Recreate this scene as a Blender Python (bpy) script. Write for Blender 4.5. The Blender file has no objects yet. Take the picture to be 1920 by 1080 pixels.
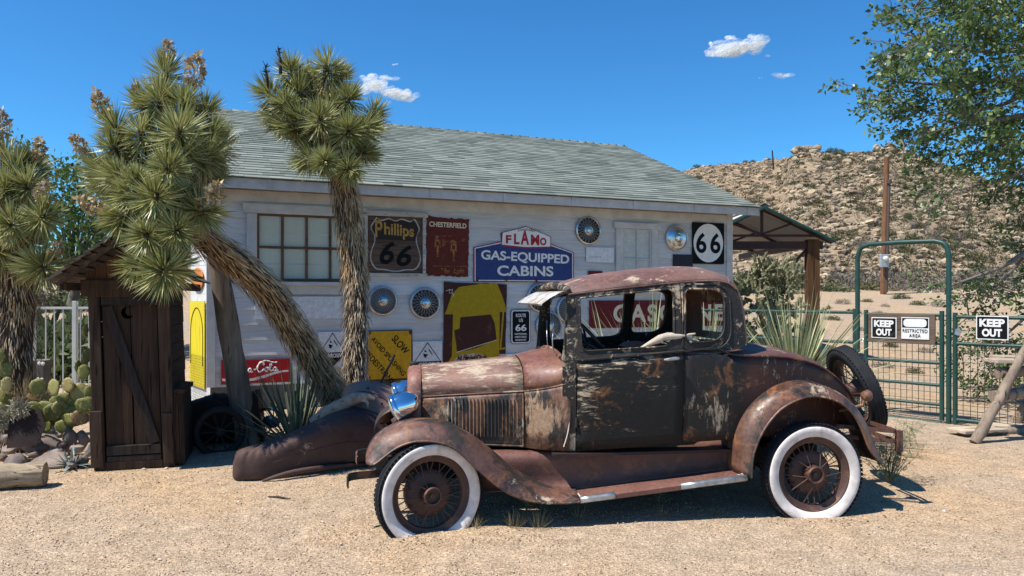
import bpy, math, random
import numpy as np
from mathutils import Vector, Matrix, noise as mnoise
from mathutils.geometry import tessellate_polygon

random.seed(7)
rng = np.random.default_rng(7)
PI = math.pi
SC = bpy.context.scene

# ------------------------------------------------------------------ camera, sky, sun, exposure
FPX, HX, HY, CAMZ = 1400.0, 960.0, 555.0, 1.55      # focal length in photo pixels, principal x, horizon y, eye height
cam_d = bpy.data.cameras.new('camera')
cam = bpy.data.objects.new('camera', cam_d)
SC.collection.objects.link(cam)
cam.location = (0, 0, CAMZ)
cam.rotation_euler = (math.radians(90), 0, 0)
cam_d.sensor_width = 36
cam_d.lens = 36 * FPX / 1920
cam_d.shift_y = (HY - 540) / 1920
cam_d.clip_start = 0.05
cam_d.clip_end = 6000
SC.camera = cam

SUN = Vector((-0.47, -0.22, 0.855)).normalized()     # towards the sun
sun_el = math.asin(SUN.z)
sun_az = math.atan2(SUN.x, SUN.y)
world = bpy.data.worlds.new('World')
SC.world = world
world.use_nodes = True
wn = world.node_tree
bg = wn.nodes['Background']
sky = wn.nodes.new('ShaderNodeTexSky')
sky.sky_type = 'NISHITA'
sky.sun_disc = False
sky.sun_elevation = sun_el
sky.sun_rotation = sun_az
sky.altitude = 1400
sky.air_density = 1.0
sky.dust_density = 0.2
sky.ozone_density = 3.0
hs = wn.nodes.new('ShaderNodeHueSaturation')
hs.inputs['Saturation'].default_value = 1.15
hs.inputs['Hue'].default_value = 0.505
wn.links.new(sky.outputs[0], hs.inputs['Color'])
tint = wn.nodes.new('ShaderNodeMix')
tint.data_type = 'RGBA'
tint.blend_type = 'MULTIPLY'
tint.inputs[0].default_value = 1.0
tint.inputs[7].default_value = (.66, 1.42, 1.66, 1)
wn.links.new(hs.outputs[0], tint.inputs[6])
wn.links.new(tint.outputs[2], bg.inputs[0])
bg.inputs[1].default_value = 0.076
sun_d = bpy.data.lights.new('sun', 'SUN')
sun_d.energy = 5.0
sun_d.angle = math.radians(0.53)
sun_d.color = (1.0, 0.95, 0.87)
sun = bpy.data.objects.new('sun', sun_d)
SC.collection.objects.link(sun)
sun.rotation_euler = (-SUN).to_track_quat('-Z', 'Y').to_euler()
SC.view_settings.view_transform = 'Standard'
SC.view_settings.look = 'None'
SC.view_settings.exposure = 0.50
SC.view_settings.gamma = 1.0
SC.cycles.use_denoising = True
SC.cycles.transparent_max_bounces = 80
SC.cycles.max_bounces = 7
SC.cycles.diffuse_bounces = 2

# ------------------------------------------------------------------ helpers
COL = SC.collection


def link(o):
    COL.objects.link(o)
    return o


class MB:
    def __init__(s):
        s.v, s.f = [], []

    def add(s, vs, fs, M=None):
        b = len(s.v)
        if M is not None:
            vs = [M @ Vector(p) for p in vs]
        s.v.extend([tuple(p) for p in vs])
        s.f.extend([tuple(i + b for i in f) for f in fs])
        return s

    def box(s, c, d, rot=None, taper=1.0):
        x, y, z = d[0] / 2, d[1] / 2, d[2] / 2
        vs = [(-x, -y, -z), (x, -y, -z), (x, y, -z), (-x, y, -z),
              (-x * taper, -y * taper, z), (x * taper, -y * taper, z), (x * taper, y * taper, z), (-x * taper, y * taper, z)]
        M = Matrix.Translation(Vector(c))
        if rot is not None:
            M = M @ rot
        return s.add(vs, [(3, 2, 1, 0), (4, 5, 6, 7), (0, 1, 5, 4), (1, 2, 6, 5), (2, 3, 7, 6), (3, 0, 4, 7)], M)

    def bar(s, a, b, w, h=None, up=(0, 0, 1)):
        a, b = Vector(a), Vector(b)
        h = h or w
        d = b - a
        L = d.length
        d.normalize()
        u = Vector(up)
        if abs(d.dot(u)) > .97:
            u = Vector((0, 1, 0))
        x = u.cross(d).normalized()
        y = d.cross(x)
        R = Matrix((x, y, d)).transposed().to_4x4()
        return s.box((a + b) / 2, (w, h, L), R)

    def tube(s, pts, rad, n=8, caps=True, closed=False, jit=0.0):
        pts = [Vector(p) for p in pts]
        if not hasattr(rad, '__len__'):
            rad = [rad] * len(pts)
        m = len(pts)
        vs, fs = [], []
        prev = None
        for i, p in enumerate(pts):
            if closed:
                t = pts[(i + 1) % m] - pts[i - 1]
            else:
                t = pts[min(i + 1, m - 1)] - pts[max(i - 1, 0)]
            t.normalize()
            if prev is None:
                u = Vector((0, 0, 1)) if abs(t.z) < .9 else Vector((1, 0, 0))
                x = u.cross(t).normalized()
            else:
                x = (prev - t * prev.dot(t)).normalized()
            prev = x
            y = t.cross(x)
            for k in range(n):
                a = 2 * PI * k / n
                r = rad[i] * (1 + (random.uniform(-jit, jit) if jit else 0))
                vs.append(p + x * math.cos(a) * r + y * math.sin(a) * r)
        rows = m if closed else m - 1
        for i in range(rows):
            j = (i + 1) % m
            for k in range(n):
                k2 = (k + 1) % n
                fs.append((i * n + k, i * n + k2, j * n + k2, j * n + k))
        if caps and not closed:
            fs.append(tuple(reversed(range(n))))
            fs.append(tuple((m - 1) * n + k for k in range(n)))
        return s.add(vs, fs)

    def lathe(s, prof, n=48, M=None, closed=False):
        """profile of (r, h): turned about local y (h runs along y)"""
        vs, fs = [], []
        m = len(prof)
        for k in range(n):
            a = 2 * PI * k / n
            for r, h in prof:
                vs.append((r * math.cos(a), h, r * math.sin(a)))
        for k in range(n):
            k2 = (k + 1) % n
            for i in range(m if closed else m - 1):
                j = (i + 1) % m
                fs.append((k * m + i, k * m + j, k2 * m + j, k2 * m + i))
        return s.add(vs, fs, M)

    def loft(s, rows, closed=False):
        n = len(rows[0])
        vs = [p for r in rows for p in r]
        fs = []
        for i in range(len(rows) - 1):
            for k in range(n if closed else n - 1):
                k2 = (k + 1) % n
                fs.append((i * n + k, i * n + k2, (i + 1) * n + k2, (i + 1) * n + k))
        return s.add(vs, fs)

    def prism(s, loops, fn, t0, t1):
        """2D loops (outer, holes) -> slab; fn(u, w, t) gives the 3D point"""
        flat = [p for l in loops for p in l]
        tris = tessellate_polygon([[Vector((p[0], p[1], 0)) for p in l] for l in loops])
        n = len(flat)
        vs = [fn(p[0], p[1], t0) for p in flat] + [fn(p[0], p[1], t1) for p in flat]
        fs = [tuple(t) for t in tris] + [tuple(i + n for i in reversed(t)) for t in tris]
        b = 0
        for l in loops:
            m = len(l)
            for i in range(m):
                j = (i + 1) % m
                fs.append((b + i, b + j, b + j + n, b + i + n))
            b += m
        return s.add(vs, fs)

    def build(s, name, m, parent=None, smooth=None, bevel=0, solid=0, loc=None):
        me = bpy.data.meshes.new(name)
        me.from_pydata(s.v, [], s.f)
        me.update()
        if smooth:
            me.polygons.foreach_set('use_smooth', [True] * len(me.polygons))
            me.set_sharp_from_angle(angle=math.radians(smooth))
        me.materials.append(m)
        o = bpy.data.objects.new(name, me)
        link(o)
        if parent:
            o.parent = parent
        if loc is not None:
            o.location = loc
        if solid:
            md = o.modifiers.new('solid', 'SOLIDIFY')
            md.thickness = solid
            md.offset = 0
        if bevel:
            md = o.modifiers.new('bevel', 'BEVEL')
            md.width = bevel
            md.segments = 2
            md.limit_method = 'ANGLE'
            md.angle_limit = math.radians(50)
        return o


def polys(name, V, m, parent=None, F=None):
    """V: (N,k,3) array, every row one k-gon of its own"""
    N, k = V.shape[:2]
    me = bpy.data.meshes.new(name)
    me.vertices.add(N * k)
    me.vertices.foreach_set('co', V.reshape(-1).astype(np.float32))
    me.loops.add(N * k)
    me.loops.foreach_set('vertex_index', np.arange(N * k, dtype=np.int32))
    me.polygons.add(N)
    me.polygons.foreach_set('loop_start', np.arange(0, N * k, k, dtype=np.int32))
    me.update(calc_edges=True)
    me.validate()
    me.materials.append(m)
    o = link(bpy.data.objects.new(name, me))
    if parent:
        o.parent = parent
    return o


def tag(o, label, cat, group=None, kind=None):
    if label:
        o['label'] = label
    if cat:
        o['category'] = cat
    if group:
        o['group'] = group
    if kind:
        o['kind'] = kind
    return o


def thing(name, label, cat, loc=(0, 0, 0), rz=0, group=None):
    o = link(bpy.data.objects.new(name, None))
    o.empty_display_size = .1
    o.location = loc
    o.rotation_euler = (0, 0, rz)
    return tag(o, label, cat, group)


def dup(root, loc=None, rot=None, scale=None, label=None, group=None):
    r = root.copy()
    link(r)
    if loc is not None:
        r.location = loc
    if rot is not None:
        r.rotation_euler = rot
    if scale is not None:
        r.scale = scale
    if label:
        r['label'] = label
    if group:
        r['group'] = group
    for ch in list(root.children):
        c = ch.copy()
        link(c)
        c.parent = r
        for g in list(ch.children):
            d = g.copy()
            link(d)
            d.parent = c
    return r


def spline(pts, n):
    """Catmull-Rom resample of points (tuples of any dimension) to n points"""
    P = np.array(pts, float)
    d = np.r_[0, np.cumsum(np.linalg.norm(np.diff(P, axis=0), axis=1) ** .5 + 1e-9)]
    out = []
    for t in np.linspace(0, d[-1], n):
        i = min(max(np.searchsorted(d, t, 'right') - 1, 0), len(P) - 2)
        u = (t - d[i]) / (d[i + 1] - d[i])
        p1, p2 = P[i], P[i + 1]
        h = d[i + 1] - d[i]
        m1 = (P[i + 1] - P[i - 1]) / (d[i + 1] - d[i - 1]) * h if i > 0 else (p2 - p1)
        m2 = (P[i + 2] - P[i]) / (d[i + 2] - d[i]) * h if i + 2 < len(P) else (p2 - p1)
        a = 2 * u**3 - 3 * u**2 + 1
        b = u**3 - 2 * u**2 + u
        c = -2 * u**3 + 3 * u**2
        e = u**3 - u**2
        out.append(tuple(a * p1 + b * m1 + c * p2 + e * m2))
    return out


def rounded(poly, rad, n=7):
    """round every corner of a 2D polygon; rad is a number or a list"""
    out = []
    m = len(poly)
    for i in range(m):
        p = np.array(poly[i], float)
        a = np.array(poly[i - 1], float)
        b = np.array(poly[(i + 1) % m], float)
        r = rad[i] if hasattr(rad, '__len__') else rad
        la, lb = np.linalg.norm(a - p), np.linalg.norm(b - p)
        if r <= 0:
            out.append(tuple(p))
            continue
        q0 = p + (a - p) / la * min(r, la * .49)
        q1 = p + (b - p) / lb * min(r, lb * .49)
        for k in range(n):
            t = k / (n - 1)
            out.append(tuple((1 - t)**2 * q0 + 2 * t * (1 - t) * p + t * t * q1))
    return out


def W(px, py, Y):
    """the point at depth Y (metres from the camera plane) that projects to photo pixel (px, py)"""
    return Vector(((px - HX) / FPX * Y, Y, CAMZ - (py - HY) / FPX * Y))


def groundY(py, z=0.0):
    return FPX * (CAMZ - z) / (py - HY)


class Plane:
    """a vertical plane: a point, a unit direction to the right; normal faces the camera"""

    def __init__(s, o, d):
        s.o = np.array(o, float)
        s.d = np.array(d, float) / np.linalg.norm(d)
        s.n = np.array((s.d[1], -s.d[0]))
        s.ang = math.atan2(s.d[1], s.d[0])

    def uz(s, px, py, off=0.0):
        k = (px - HX) / FPX
        o = s.o + s.n * off
        u = (k * o[1] - o[0]) / (s.d[0] - k * s.d[1])
        Y = o[1] + s.d[1] * u
        return u, CAMZ - (py - HY) / FPX * Y

    def at(s, u, z, off=0.0):
        p = s.o + s.d * u + s.n * off
        return Vector((p[0], p[1], z))


# ------------------------------------------------------------------ materials
class NT:
    def __init__(s, name):
        s.m = bpy.data.materials.new(name)
        s.m.use_nodes = True
        s.t = s.m.node_tree
        s.b = s.t.nodes['Principled BSDF']
        s.out = s.t.nodes['Material Output']

    def n(s, typ, **kw):
        nd = s.t.nodes.new(typ)
        for k, v in kw.items():
            setattr(nd, k, v)
        return nd

    def l(s, a, b):
        s.t.links.new(a, b)

    def co(s, scale=(1, 1, 1), kind='Object', loc=(0, 0, 0), rot=(0, 0, 0)):
        tc = s.n('ShaderNodeTexCoord')
        mp = s.n('ShaderNodeMapping')
        mp.inputs['Scale'].default_value = scale
        mp.inputs['Location'].default_value = loc
        mp.inputs['Rotation'].default_value = rot
        s.l(tc.outputs[kind], mp.inputs[0])
        return mp.outputs[0]

    def noise(s, scale, vec=None, detail=4, rough=.55, dist=0, out=0):
        nd = s.n('ShaderNodeTexNoise')
        nd.inputs['Scale'].default_value = scale
        nd.inputs['Detail'].default_value = detail
        nd.inputs['Roughness'].default_value = rough
        nd.inputs['Distortion'].default_value = dist
        if vec is None:
            vec = s.co()
        s.l(vec, nd.inputs['Vector'])
        return nd.outputs[out]

    def voro(s, scale, vec=None, feature='F1', out='Color'):
        nd = s.n('ShaderNodeTexVoronoi', feature=feature)
        nd.inputs['Scale'].default_value = scale
        if vec is None:
            vec = s.co()
        s.l(vec, nd.inputs['Vector'])
        return nd.outputs[out]

    def ramp(s, fac, stops, interp='LINEAR'):
        nd = s.n('ShaderNodeValToRGB')
        cr = nd.color_ramp
        cr.interpolation = interp
        while len(cr.elements) < len(stops):
            cr.elements.new(.5)
        for el, (p, c) in zip(cr.elements, stops):
            el.position = p
            if not hasattr(c, '__len__'):
                c = (c, c, c)
            el.color = (*c[:3], 1)
        s.l(fac, nd.inputs[0])
        return nd.outputs[0]

    def mix(s, fac, a, b, mode='MIX'):
        nd = s.n('ShaderNodeMix', data_type='RGBA', blend_type=mode)
        for sock, val in ((nd.inputs[0], fac), (nd.inputs[6], a), (nd.inputs[7], b)):
            if isinstance(val, (int, float)):
                sock.default_value = val if sock.type == 'VALUE' else (val, val, val, 1)
            elif isinstance(val, tuple):
                sock.default_value = (*val[:3], 1)
            else:
                s.l(val, sock)
        return nd.outputs[2]

    def math(s, op, a, b=0.0, clamp=False):
        nd = s.n('ShaderNodeMath', operation=op, use_clamp=clamp)
        for i, val in enumerate((a, b)):
            if isinstance(val, (int, float)):
                nd.inputs[i].default_value = val
            else:
                s.l(val, nd.inputs[i])
        return nd.outputs[0]

    def island(s):
        return s.n('ShaderNodeNewGeometry').outputs['Random Per Island']

    def objrand(s):
        return s.n('ShaderNodeObjectInfo').outputs['Random']

    def sep(s, axis, kind='Object'):
        tc = s.n('ShaderNodeTexCoord')
        sp = s.n('ShaderNodeSeparateXYZ')
        s.l(tc.outputs[kind], sp.inputs[0])
        return sp.outputs[axis]

    def step(s, val, a, b):
        nd = s.n('ShaderNodeMapRange', interpolation_type='SMOOTHSTEP')
        s.l(val, nd.inputs[0])
        nd.inputs[1].default_value = a
        nd.inputs[2].default_value = b
        return nd.outputs[0]

    def bump(s, h, strength=.5, dist=.01):
        nd = s.n('ShaderNodeBump')
        nd.inputs['Strength'].default_value = strength
        nd.inputs['Distance'].default_value = dist
        s.l(h, nd.inputs['Height'])
        s.l(nd.outputs[0], s.b.inputs['Normal'])
        return s

    def set(s, color=None, rough=None, metal=None, spec=None):
        for key, val in (('Base Color', color), ('Roughness', rough), ('Metallic', metal), ('Specular IOR Level', spec)):
            if val is None:
                continue
            if isinstance(val, tuple):
                s.b.inputs[key].default_value = (*val[:3], 1)
            elif isinstance(val, (int, float)):
                s.b.inputs[key].default_value = val
            else:
                s.l(val, s.b.inputs[key])
        return s


def mul(c, k):
    return tuple(min(1, x * k) for x in c)


def plain(name, c, rough=.6, metal=0.0, var=.25, scale=9.0, bump=0.15, spec=.4):
    """a surface of one colour with wear: uneven tone and a slightly uneven face"""
    t = NT(name)
    f = t.noise(scale, detail=6, rough=.65)
    t.set(t.ramp(f, [(.25, mul(c, 1 - var)), (.75, mul(c, 1 + var))]), rough, metal, spec)
    if bump:
        t.bump(t.noise(scale * 6, detail=4), bump, .003)
    return t.m


def leafmat(name, stops, trans=.3, rough=.5, spec=.35):
    t = NT(name)
    c = t.ramp(t.island(), stops)
    t.set(c, rough, 0, spec)
    if trans:
        tr = t.n('ShaderNodeBsdfTranslucent')
        t.l(t.mix(.5, c, (.5, .5, .1), 'MULTIPLY') if False else c, tr.inputs[0])
        mx = t.n('ShaderNodeMixShader')
        mx.inputs[0].default_value = trans
        t.l(t.b.outputs[0], mx.inputs[1])
        t.l(tr.outputs[0], mx.inputs[2])
        t.l(mx.outputs[0], t.out.inputs[0])
    return t.m


def wood(name, dark, light, grain=(30, 30, 1.5), rough=.85, bump=.5, isl=.35, crack=True):
    """weathered timber, grain along the axis with the small scale"""
    t = NT(name)
    tc = t.co(grain)
    add = t.n('ShaderNodeVectorMath', operation='ADD')
    t.l(tc, add.inputs[0])
    sc = t.n('ShaderNodeVectorMath', operation='SCALE')
    cmb = t.n('ShaderNodeCombineXYZ')
    t.l(t.island(), cmb.inputs[0])
    t.l(t.island(), cmb.inputs[1])
    t.l(t.island(), cmb.inputs[2])
    t.l(cmb.outputs[0], sc.inputs[0])
    sc.inputs['Scale'].default_value = 37.0
    t.l(sc.outputs[0], add.inputs[1])
    v = add.outputs[0]
    g = t.noise(1.0, v, 7, .65, .6)
    c = t.ramp(g, [(.25, dark), (.5, tuple((a + b) / 2 for a, b in zip(dark, light))), (.78, light)])
    big = t.noise(2.0, t.co(), 3)
    c = t.mix(.6, c, t.ramp(big, [(.3, .55), (.7, 1.25)]), 'MULTIPLY')
    c = t.mix(isl, c, t.ramp(t.island(), [(0, .45), (1, 1.5)]), 'MULTIPLY')
    if crack:
        k = t.noise(1.7, v, 3, .5)
        c = t.mix(t.ramp(k, [(.62, 0), (.70, 1)]), c, mul(dark, .3))
    t.set(c, rough, 0, .25)
    t.bump(g, bump, .006)
    return t.m


def paint(name, base, black=0.0, tan=0.0, rust=0.0, rough=.42, grain=(3, 3, 3), seed=0, dust=.15, spec=.5, regions=None, tanc=((.30, .22, .14), (.55, .45, .32))):
    """old car paint: primer brown, leftovers of black, scratched tan metal and orange rust, as chips with a shape of their own"""
    t = NT(name)
    off = (seed * 3.1, seed * 1.7, seed * 2.3)
    big = t.noise(2.2, t.co((1, 1, 1), loc=off), 7, .62, .4)
    c = t.ramp(big, [(.28, mul(base, .5)), (.5, base), (.74, mul(base, 1.5))])
    fine = t.noise(38, t.co((1, 1, 1), loc=off), 5, .7)
    c = t.mix(.8, c, t.ramp(fine, [(.3, .5), (.5, 1.0), (.7, 1.4)]), 'MULTIPLY')
    pit = t.noise(90, t.co(loc=off), 3, .6)
    c = t.mix(t.ramp(pit, [(.30, .7), (.38, 0)]), c, mul(base, .3))
    if black:
        nb = t.noise(3.3, t.co((1, 1, .6), loc=(off[1], off[0], off[2])), 9, .68, .5)
        e = 1 - black
        fb = t.ramp(nb, [(max(0, .30 + .4 * e - .035), 0), (min(1, .30 + .4 * e + .02), 1)])
        if regions:
            fb = regions(t, fb, nb)
        c = t.mix(fb, c, t.ramp(fine, [(.3, (.006, .0065, .007)), (.75, (.020, .020, .019))]))
    if rust:
        nr = t.noise(4.3, t.co((1, 1, 1), loc=(off[2], off[1] + 5, off[0])), 9, .7, .6)
        e = 1 - rust
        c = t.mix(t.ramp(nr, [(.34 + .36 * e - .04, 0), (.34 + .36 * e + .05, .85)]), c,
                  t.ramp(fine, [(.3, (.16, .06, .022)), (.7, (.30, .13, .055))]))
    if tan:
        ns = t.noise(5.0, t.co(grain, loc=(off[0] + 9, off[2], off[1])), 12, .78, .8)
        zone = t.noise(2.6, t.co((1, 1, 1), loc=(off[0] + 2, off[1] + 4, 1)), 5, .6)
        comb = t.math('ADD', t.math('MULTIPLY', ns, .55), t.math('MULTIPLY', zone, .45))
        e = 1 - tan
        c = t.mix(t.ramp(comb, [(.385 + .24 * e, 0), (.385 + .24 * e + .03, .9)]), c,
                  t.ramp(fine, [(.3, tanc[0]), (.7, tanc[1])]))
    if dust:
        nd = t.noise(1.6, t.co(loc=(5, off[0], 2)), 6, .6)
        c = t.mix(t.ramp(nd, [(.35, 0), (.8, dust)]), c, (.36, .27, .2))
    t.set(c, t.math('ADD', t.ramp(big, [(.3, rough - .08), (.7, rough + .16)]), t.ramp(fine, [(.35, -.0), (.65, .22)]), True), 0, spec)
    dent = t.noise(7.0, t.co(loc=off), 2, .5)
    t.bump(t.math('ADD', t.math('ADD', t.math('MULTIPLY', fine, 1.1), big), t.math('MULTIPLY', dent, 2.2)), .32, .006)
    return t.m


M = {}
M['chrome'] = NT('chrome').set((.85, .87, .9), .06, 1.0).m
M['chrome_old'] = plain('old_chrome', (.52, .54, .57), .22, 1.0, .3, 14, .1)
M['steel_dull'] = plain('dull_steel', (.50, .51, .52), .42, .9, .35, 12, .15)
M['black_paint'] = plain('black_paint', (.012, .012, .014), .5, 0, .3, 10)
M['dark'] = plain('dark_iron', (.018, .014, .012), .75, 0, .4, 8)
M['rubber'] = plain('rubber', (.020, .021, .024), .8, 0, .45, 14, .3, spec=.2)
M['white_paint'] = plain('white_paint', (.72, .72, .70), .55, 0, .12, 6)
M['sign_white'] = plain('sign_white', (.70, .70, .68), .45, 0, .12, 9)
M['sign_black'] = plain('sign_black', (.007, .008, .009), .65, 0, .3, 9, spec=.1)
M['green_pipe'] = plain('green_pipe', (.016, .056, .046), .45, 0, .35, 9)
M['green_trim'] = plain('green_trim', (.012, .060, .055), .5, 0, .3, 7)
M['wire'] = plain('wire', (.055, .045, .035), .7, .3, .4, 20)

# ------------------------------------------------------------------ ground and hill
def fbm(x, y, s, o=4):
    return mnoise.fractal(Vector((x * s, y * s, 3.7)), 1.0, 2.0, o)


def gz(x, y):
    z = 0.0
    if y > 12.5:
        z = 1.64 * ((y - 12.5) / 27.5) ** 1.15
        if y > 60:
            z = 1.64 * ((60 - 12.5) / 27.5) ** 1.15
    a = .012 + .05 * min(1, max(0, (y - 13) / 20))
    if abs(x - .8) < 2.6 and 4.2 < y < 7.2:
        a = .004
    return z + a * fbm(x, y, .55) + (.008 * fbm(x, y, 3.1, 3) if y < 12 else 0)


t = NT('gravel')
c0 = t.co()
sandy = t.noise(.42, c0, 5, .6, .3)
base = t.ramp(sandy, [(.36, (.43, .332, .236)), (.52, (.455, .335, .222)), (.66, (.50, .342, .20))])
near = t.voro(120, c0)
nearv = t.n('ShaderNodeSeparateColor')
t.l(near, nearv.inputs[0])
grain = t.ramp(nearv.outputs[0], [(0, .52), (.35, .86), (.72, 1.12), (1, 1.5)])
coarse = t.noise(46, c0, 3, .7)
grain2 = t.ramp(coarse, [(.3, .62), (.5, 1.0), (.7, 1.26)])
c = t.mix(.85, base, grain, 'MULTIPLY')
c = t.mix(.75, c, grain2, 'MULTIPLY')
mid = t.noise(5.5, c0, 6, .62)
c = t.mix(.6, c, t.ramp(mid, [(.3, .66), (.7, 1.25)]), 'MULTIPLY')
t.set(c, .95, 0, .15)
hgt = t.math('ADD', t.math('MULTIPLY', nearv.outputs[0], .5), t.math('MULTIPLY', coarse, 1.0))
lump = t.noise(3.4, c0, 4, .6)
hgt = t.math('ADD', hgt, t.math('MULTIPLY', lump, 3.2))
t.bump(hgt, .8, .014)
M['gravel'] = t.m

xs = np.unique(np.r_[-600, -300, -150, -90, -60, np.linspace(-40, -9, 16), np.linspace(-8, 8, 110), np.linspace(9, 45, 20), 65, 95, 150, 300, 600])
ys = np.unique(np.r_[-200, -60, -20, -8, -3, np.linspace(0, 13, 100), np.linspace(13.3, 34, 42), np.linspace(35, 62, 14), 80, 120, 300, 900, 2500])
g = MB()
g.v = [(x, y, gz(x, y)) for y in ys for x in xs]
nx = len(xs)
g.f = [(j * nx + i, j * nx + i + 1, (j + 1) * nx + i + 1, (j + 1) * nx + i) for j in range(len(ys) - 1) for i in range(nx - 1)]
tag(g.build('ground', M['gravel'], smooth=180), None, None, kind='structure')

CREST = [(-900, 470), (-400, 490), (0, 503), (160, 498), (300, 480), (600, 440), (1000, 395), (1180, 350), (1280, 321), (1330, 310), (1390, 306),
         (1450, 299), (1478, 298), (1492, 287), (1505, 283), (1540, 285), (1600, 287), (1640, 284), (1665, 277), (1690, 281), (1720, 292),
         (1780, 312), (1850, 335), (1920, 352), (2100, 400), (2400, 450), (3200, 500)]


def crest(u):
    py = np.interp(u, [p[0] for p in CREST], [p[1] for p in CREST])
    w = min(1, max(0, (u - 1455) / 35))
    Y = (135 * (1 - w) + 96 * w) if u > 1000 else 120
    return Y, CAMZ - (py - HY) / FPX * Y


def hz(x, y):
    u = x / y * FPX + HX
    Yc, zc = crest(u)
    y0 = 47.0
    z0 = 1.55
    s = (y - y0) / (Yc - y0)
    if s <= 1:
        s = max(s, -.3)
        prof = (s if s < 0 else s ** 1.12)
        z = z0 + (zc - z0) * prof
        z += .8 * fbm(x, y, .09, 4) * min(1, max(0, s)) * min(1, (1.02 - s) * 6)
    else:
        z = zc - (s - 1) * 30
    return z


t = NT('hill_soil')
c0 = t.co()
n1 = t.noise(.16, c0, 7, .65, .3)
c = t.ramp(n1, [(.3, (.25, .18, .12)), (.5, (.34, .25, .165)), (.68, (.40, .295, .195))])
n2 = t.noise(1.3, c0, 7, .72)
c = t.mix(.8, c, t.ramp(n2, [(.3, .55), (.7, 1.35)]), 'MULTIPLY')
scrub = t.noise(.75, c0, 8, .7, .5)
c = t.mix(t.ramp(scrub, [(.53, 0), (.60, .8)]), c, (.105, .09, .062))
t.set(c, .95, 0, .1)
t.bump(n2, .8, .35)
M['hill_soil'] = t.m
us = np.linspace(-900, 3200, 300)
ss = np.r_[-.25, np.linspace(-.1, 1.0, 60), 1.1, 1.4]
h = MB()
for s_ in ss:
    for u in us:
        Yc, zc = crest(u)
        y = 47 + s_ * (Yc - 47)
        x = (u - HX) / FPX * y
        h.v.append((x, y, hz(x, y)))
n = len(us)
h.f = [(j * n + i, j * n + i + 1, (j + 1) * n + i + 1, (j + 1) * n + i) for j in range(len(ss) - 1) for i in range(n - 1)]
tag(h.build('hill', M['hill_soil'], smooth=180), None, None, kind='structure')


# ------------------------------------------------------------------ boulders and desert shrubs
def ico(sub):
    import bmesh
    bm = bmesh.new()
    bmesh.ops.create_icosphere(bm, subdivisions=sub, radius=1)
    v = np.array([p.co[:] for p in bm.verts])
    f = [tuple(q.index for q in p.verts) for p in bm.faces]
    bm.free()
    return v, f


ICO2, ICO3, ICO1 = ico(2), ico(3), ico(1)


def rock_verts(base, seed, flat=.7, rough=.35, cuts=5):
    """a stone: a sphere sheared off by a few random planes, with noise"""
    v, f = base
    r = random.Random(seed)
    v = v.copy()
    for _ in range(cuts):
        d = np.array((r.gauss(0, 1), r.gauss(0, 1), r.gauss(0, 1)))
        d /= np.linalg.norm(d)
        k = r.uniform(.45, .8)
        dot = v @ d
        over = np.maximum(0, dot - k)
        v -= np.outer(over * .92, d)
    o = Vector((seed * 3.3, seed * 1.1, 0))
    nz = np.array([mnoise.fractal(Vector(p) * 1.6 + o, 1.0, 2.0, 4) for p in v])
    v *= (1 + rough * .45 * nz)[:, None]
    v *= np.array((r.uniform(.9, 1.25), r.uniform(.75, 1.0), flat))
    return v, f


def stone_mat(name, cols, per='obj', scale=5.0):
    t = NT(name)
    rnd = t.objrand() if per == 'obj' else t.island()
    c = t.ramp(rnd, [(i / (len(cols) - 1), c) for i, c in enumerate(cols)])
    nn = t.noise(scale, detail=8, rough=.7)
    c = t.mix(.8, c, t.ramp(nn, [(.3, .55), (.7, 1.35)]), 'MULTIPLY')
    t.set(c, .9, 0, .2)
    t.bump(nn, .6, .12 / scale)
    return t.m


HC = [(.17, .115, .085), (.34, .265, .175), (.40, .315, .205), (.22, .16, .105), (.48, .385, .26), (.18, .13, .09), (.33, .255, .165)]
M['boulder'] = stone_mat('boulder_stone', HC, 'obj', 1.5)
M['boulder_stuff'] = stone_mat('scree_stone', HC, 'island', 1.0)
BVAR = []
for k in range(6):
    v, f = rock_verts(ICO2, 40 + k, .80, .5, 7)
    me = bpy.data.meshes.new('boulder')
    me.from_pydata([tuple(p) for p in v], [], f)
    me.materials.append(M['boulder'])
    BVAR.append(me)
nb = 0


def boulder(u, s_, r, cat='boulder', label='tan weathered boulder lying on the rocky slope behind the green gate', group='boulders strewn over the hillside', sink=.25):
    Yc, zc = crest(u)
    y = 47 + s_ * (Yc - 47)
    x = (u - HX) / FPX * y
    o = link(bpy.data.objects.new('boulder', random.choice(BVAR)))
    o.location = (x, y, hz(x, y) + r * sink)
    o.rotation_euler = (random.uniform(-.35, .35), random.uniform(-.35, .35), random.uniform(0, 6.28))
    o.scale = (r * random.uniform(.9, 1.4), r * random.uniform(.8, 1.1), r * random.uniform(.8, 1.25))
    tag(o, label, cat, group)


OC = 'boulder in the dark brown rock outcrop standing on the hill crest'
for u, lo, hi, nn in ((1503, -14, 34, 34), (1668, -28, 28, 20)):
    for k in range(nn):
        boulder(u + random.uniform(lo, hi), random.uniform(.93, 1.0), random.uniform(.28, .62), label=OC, group='boulders of the crest outcrops', sink=random.uniform(.1, 1.3))
for k in range(215):
    u = random.uniform(1295, 1935)
    s_ = random.random() ** .75 * .78 + .2
    if u < 1490:
        s_ *= .62
    boulder(u, s_, random.choice((.26, .30, .34, .38, .44, .52, .66)))
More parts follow.
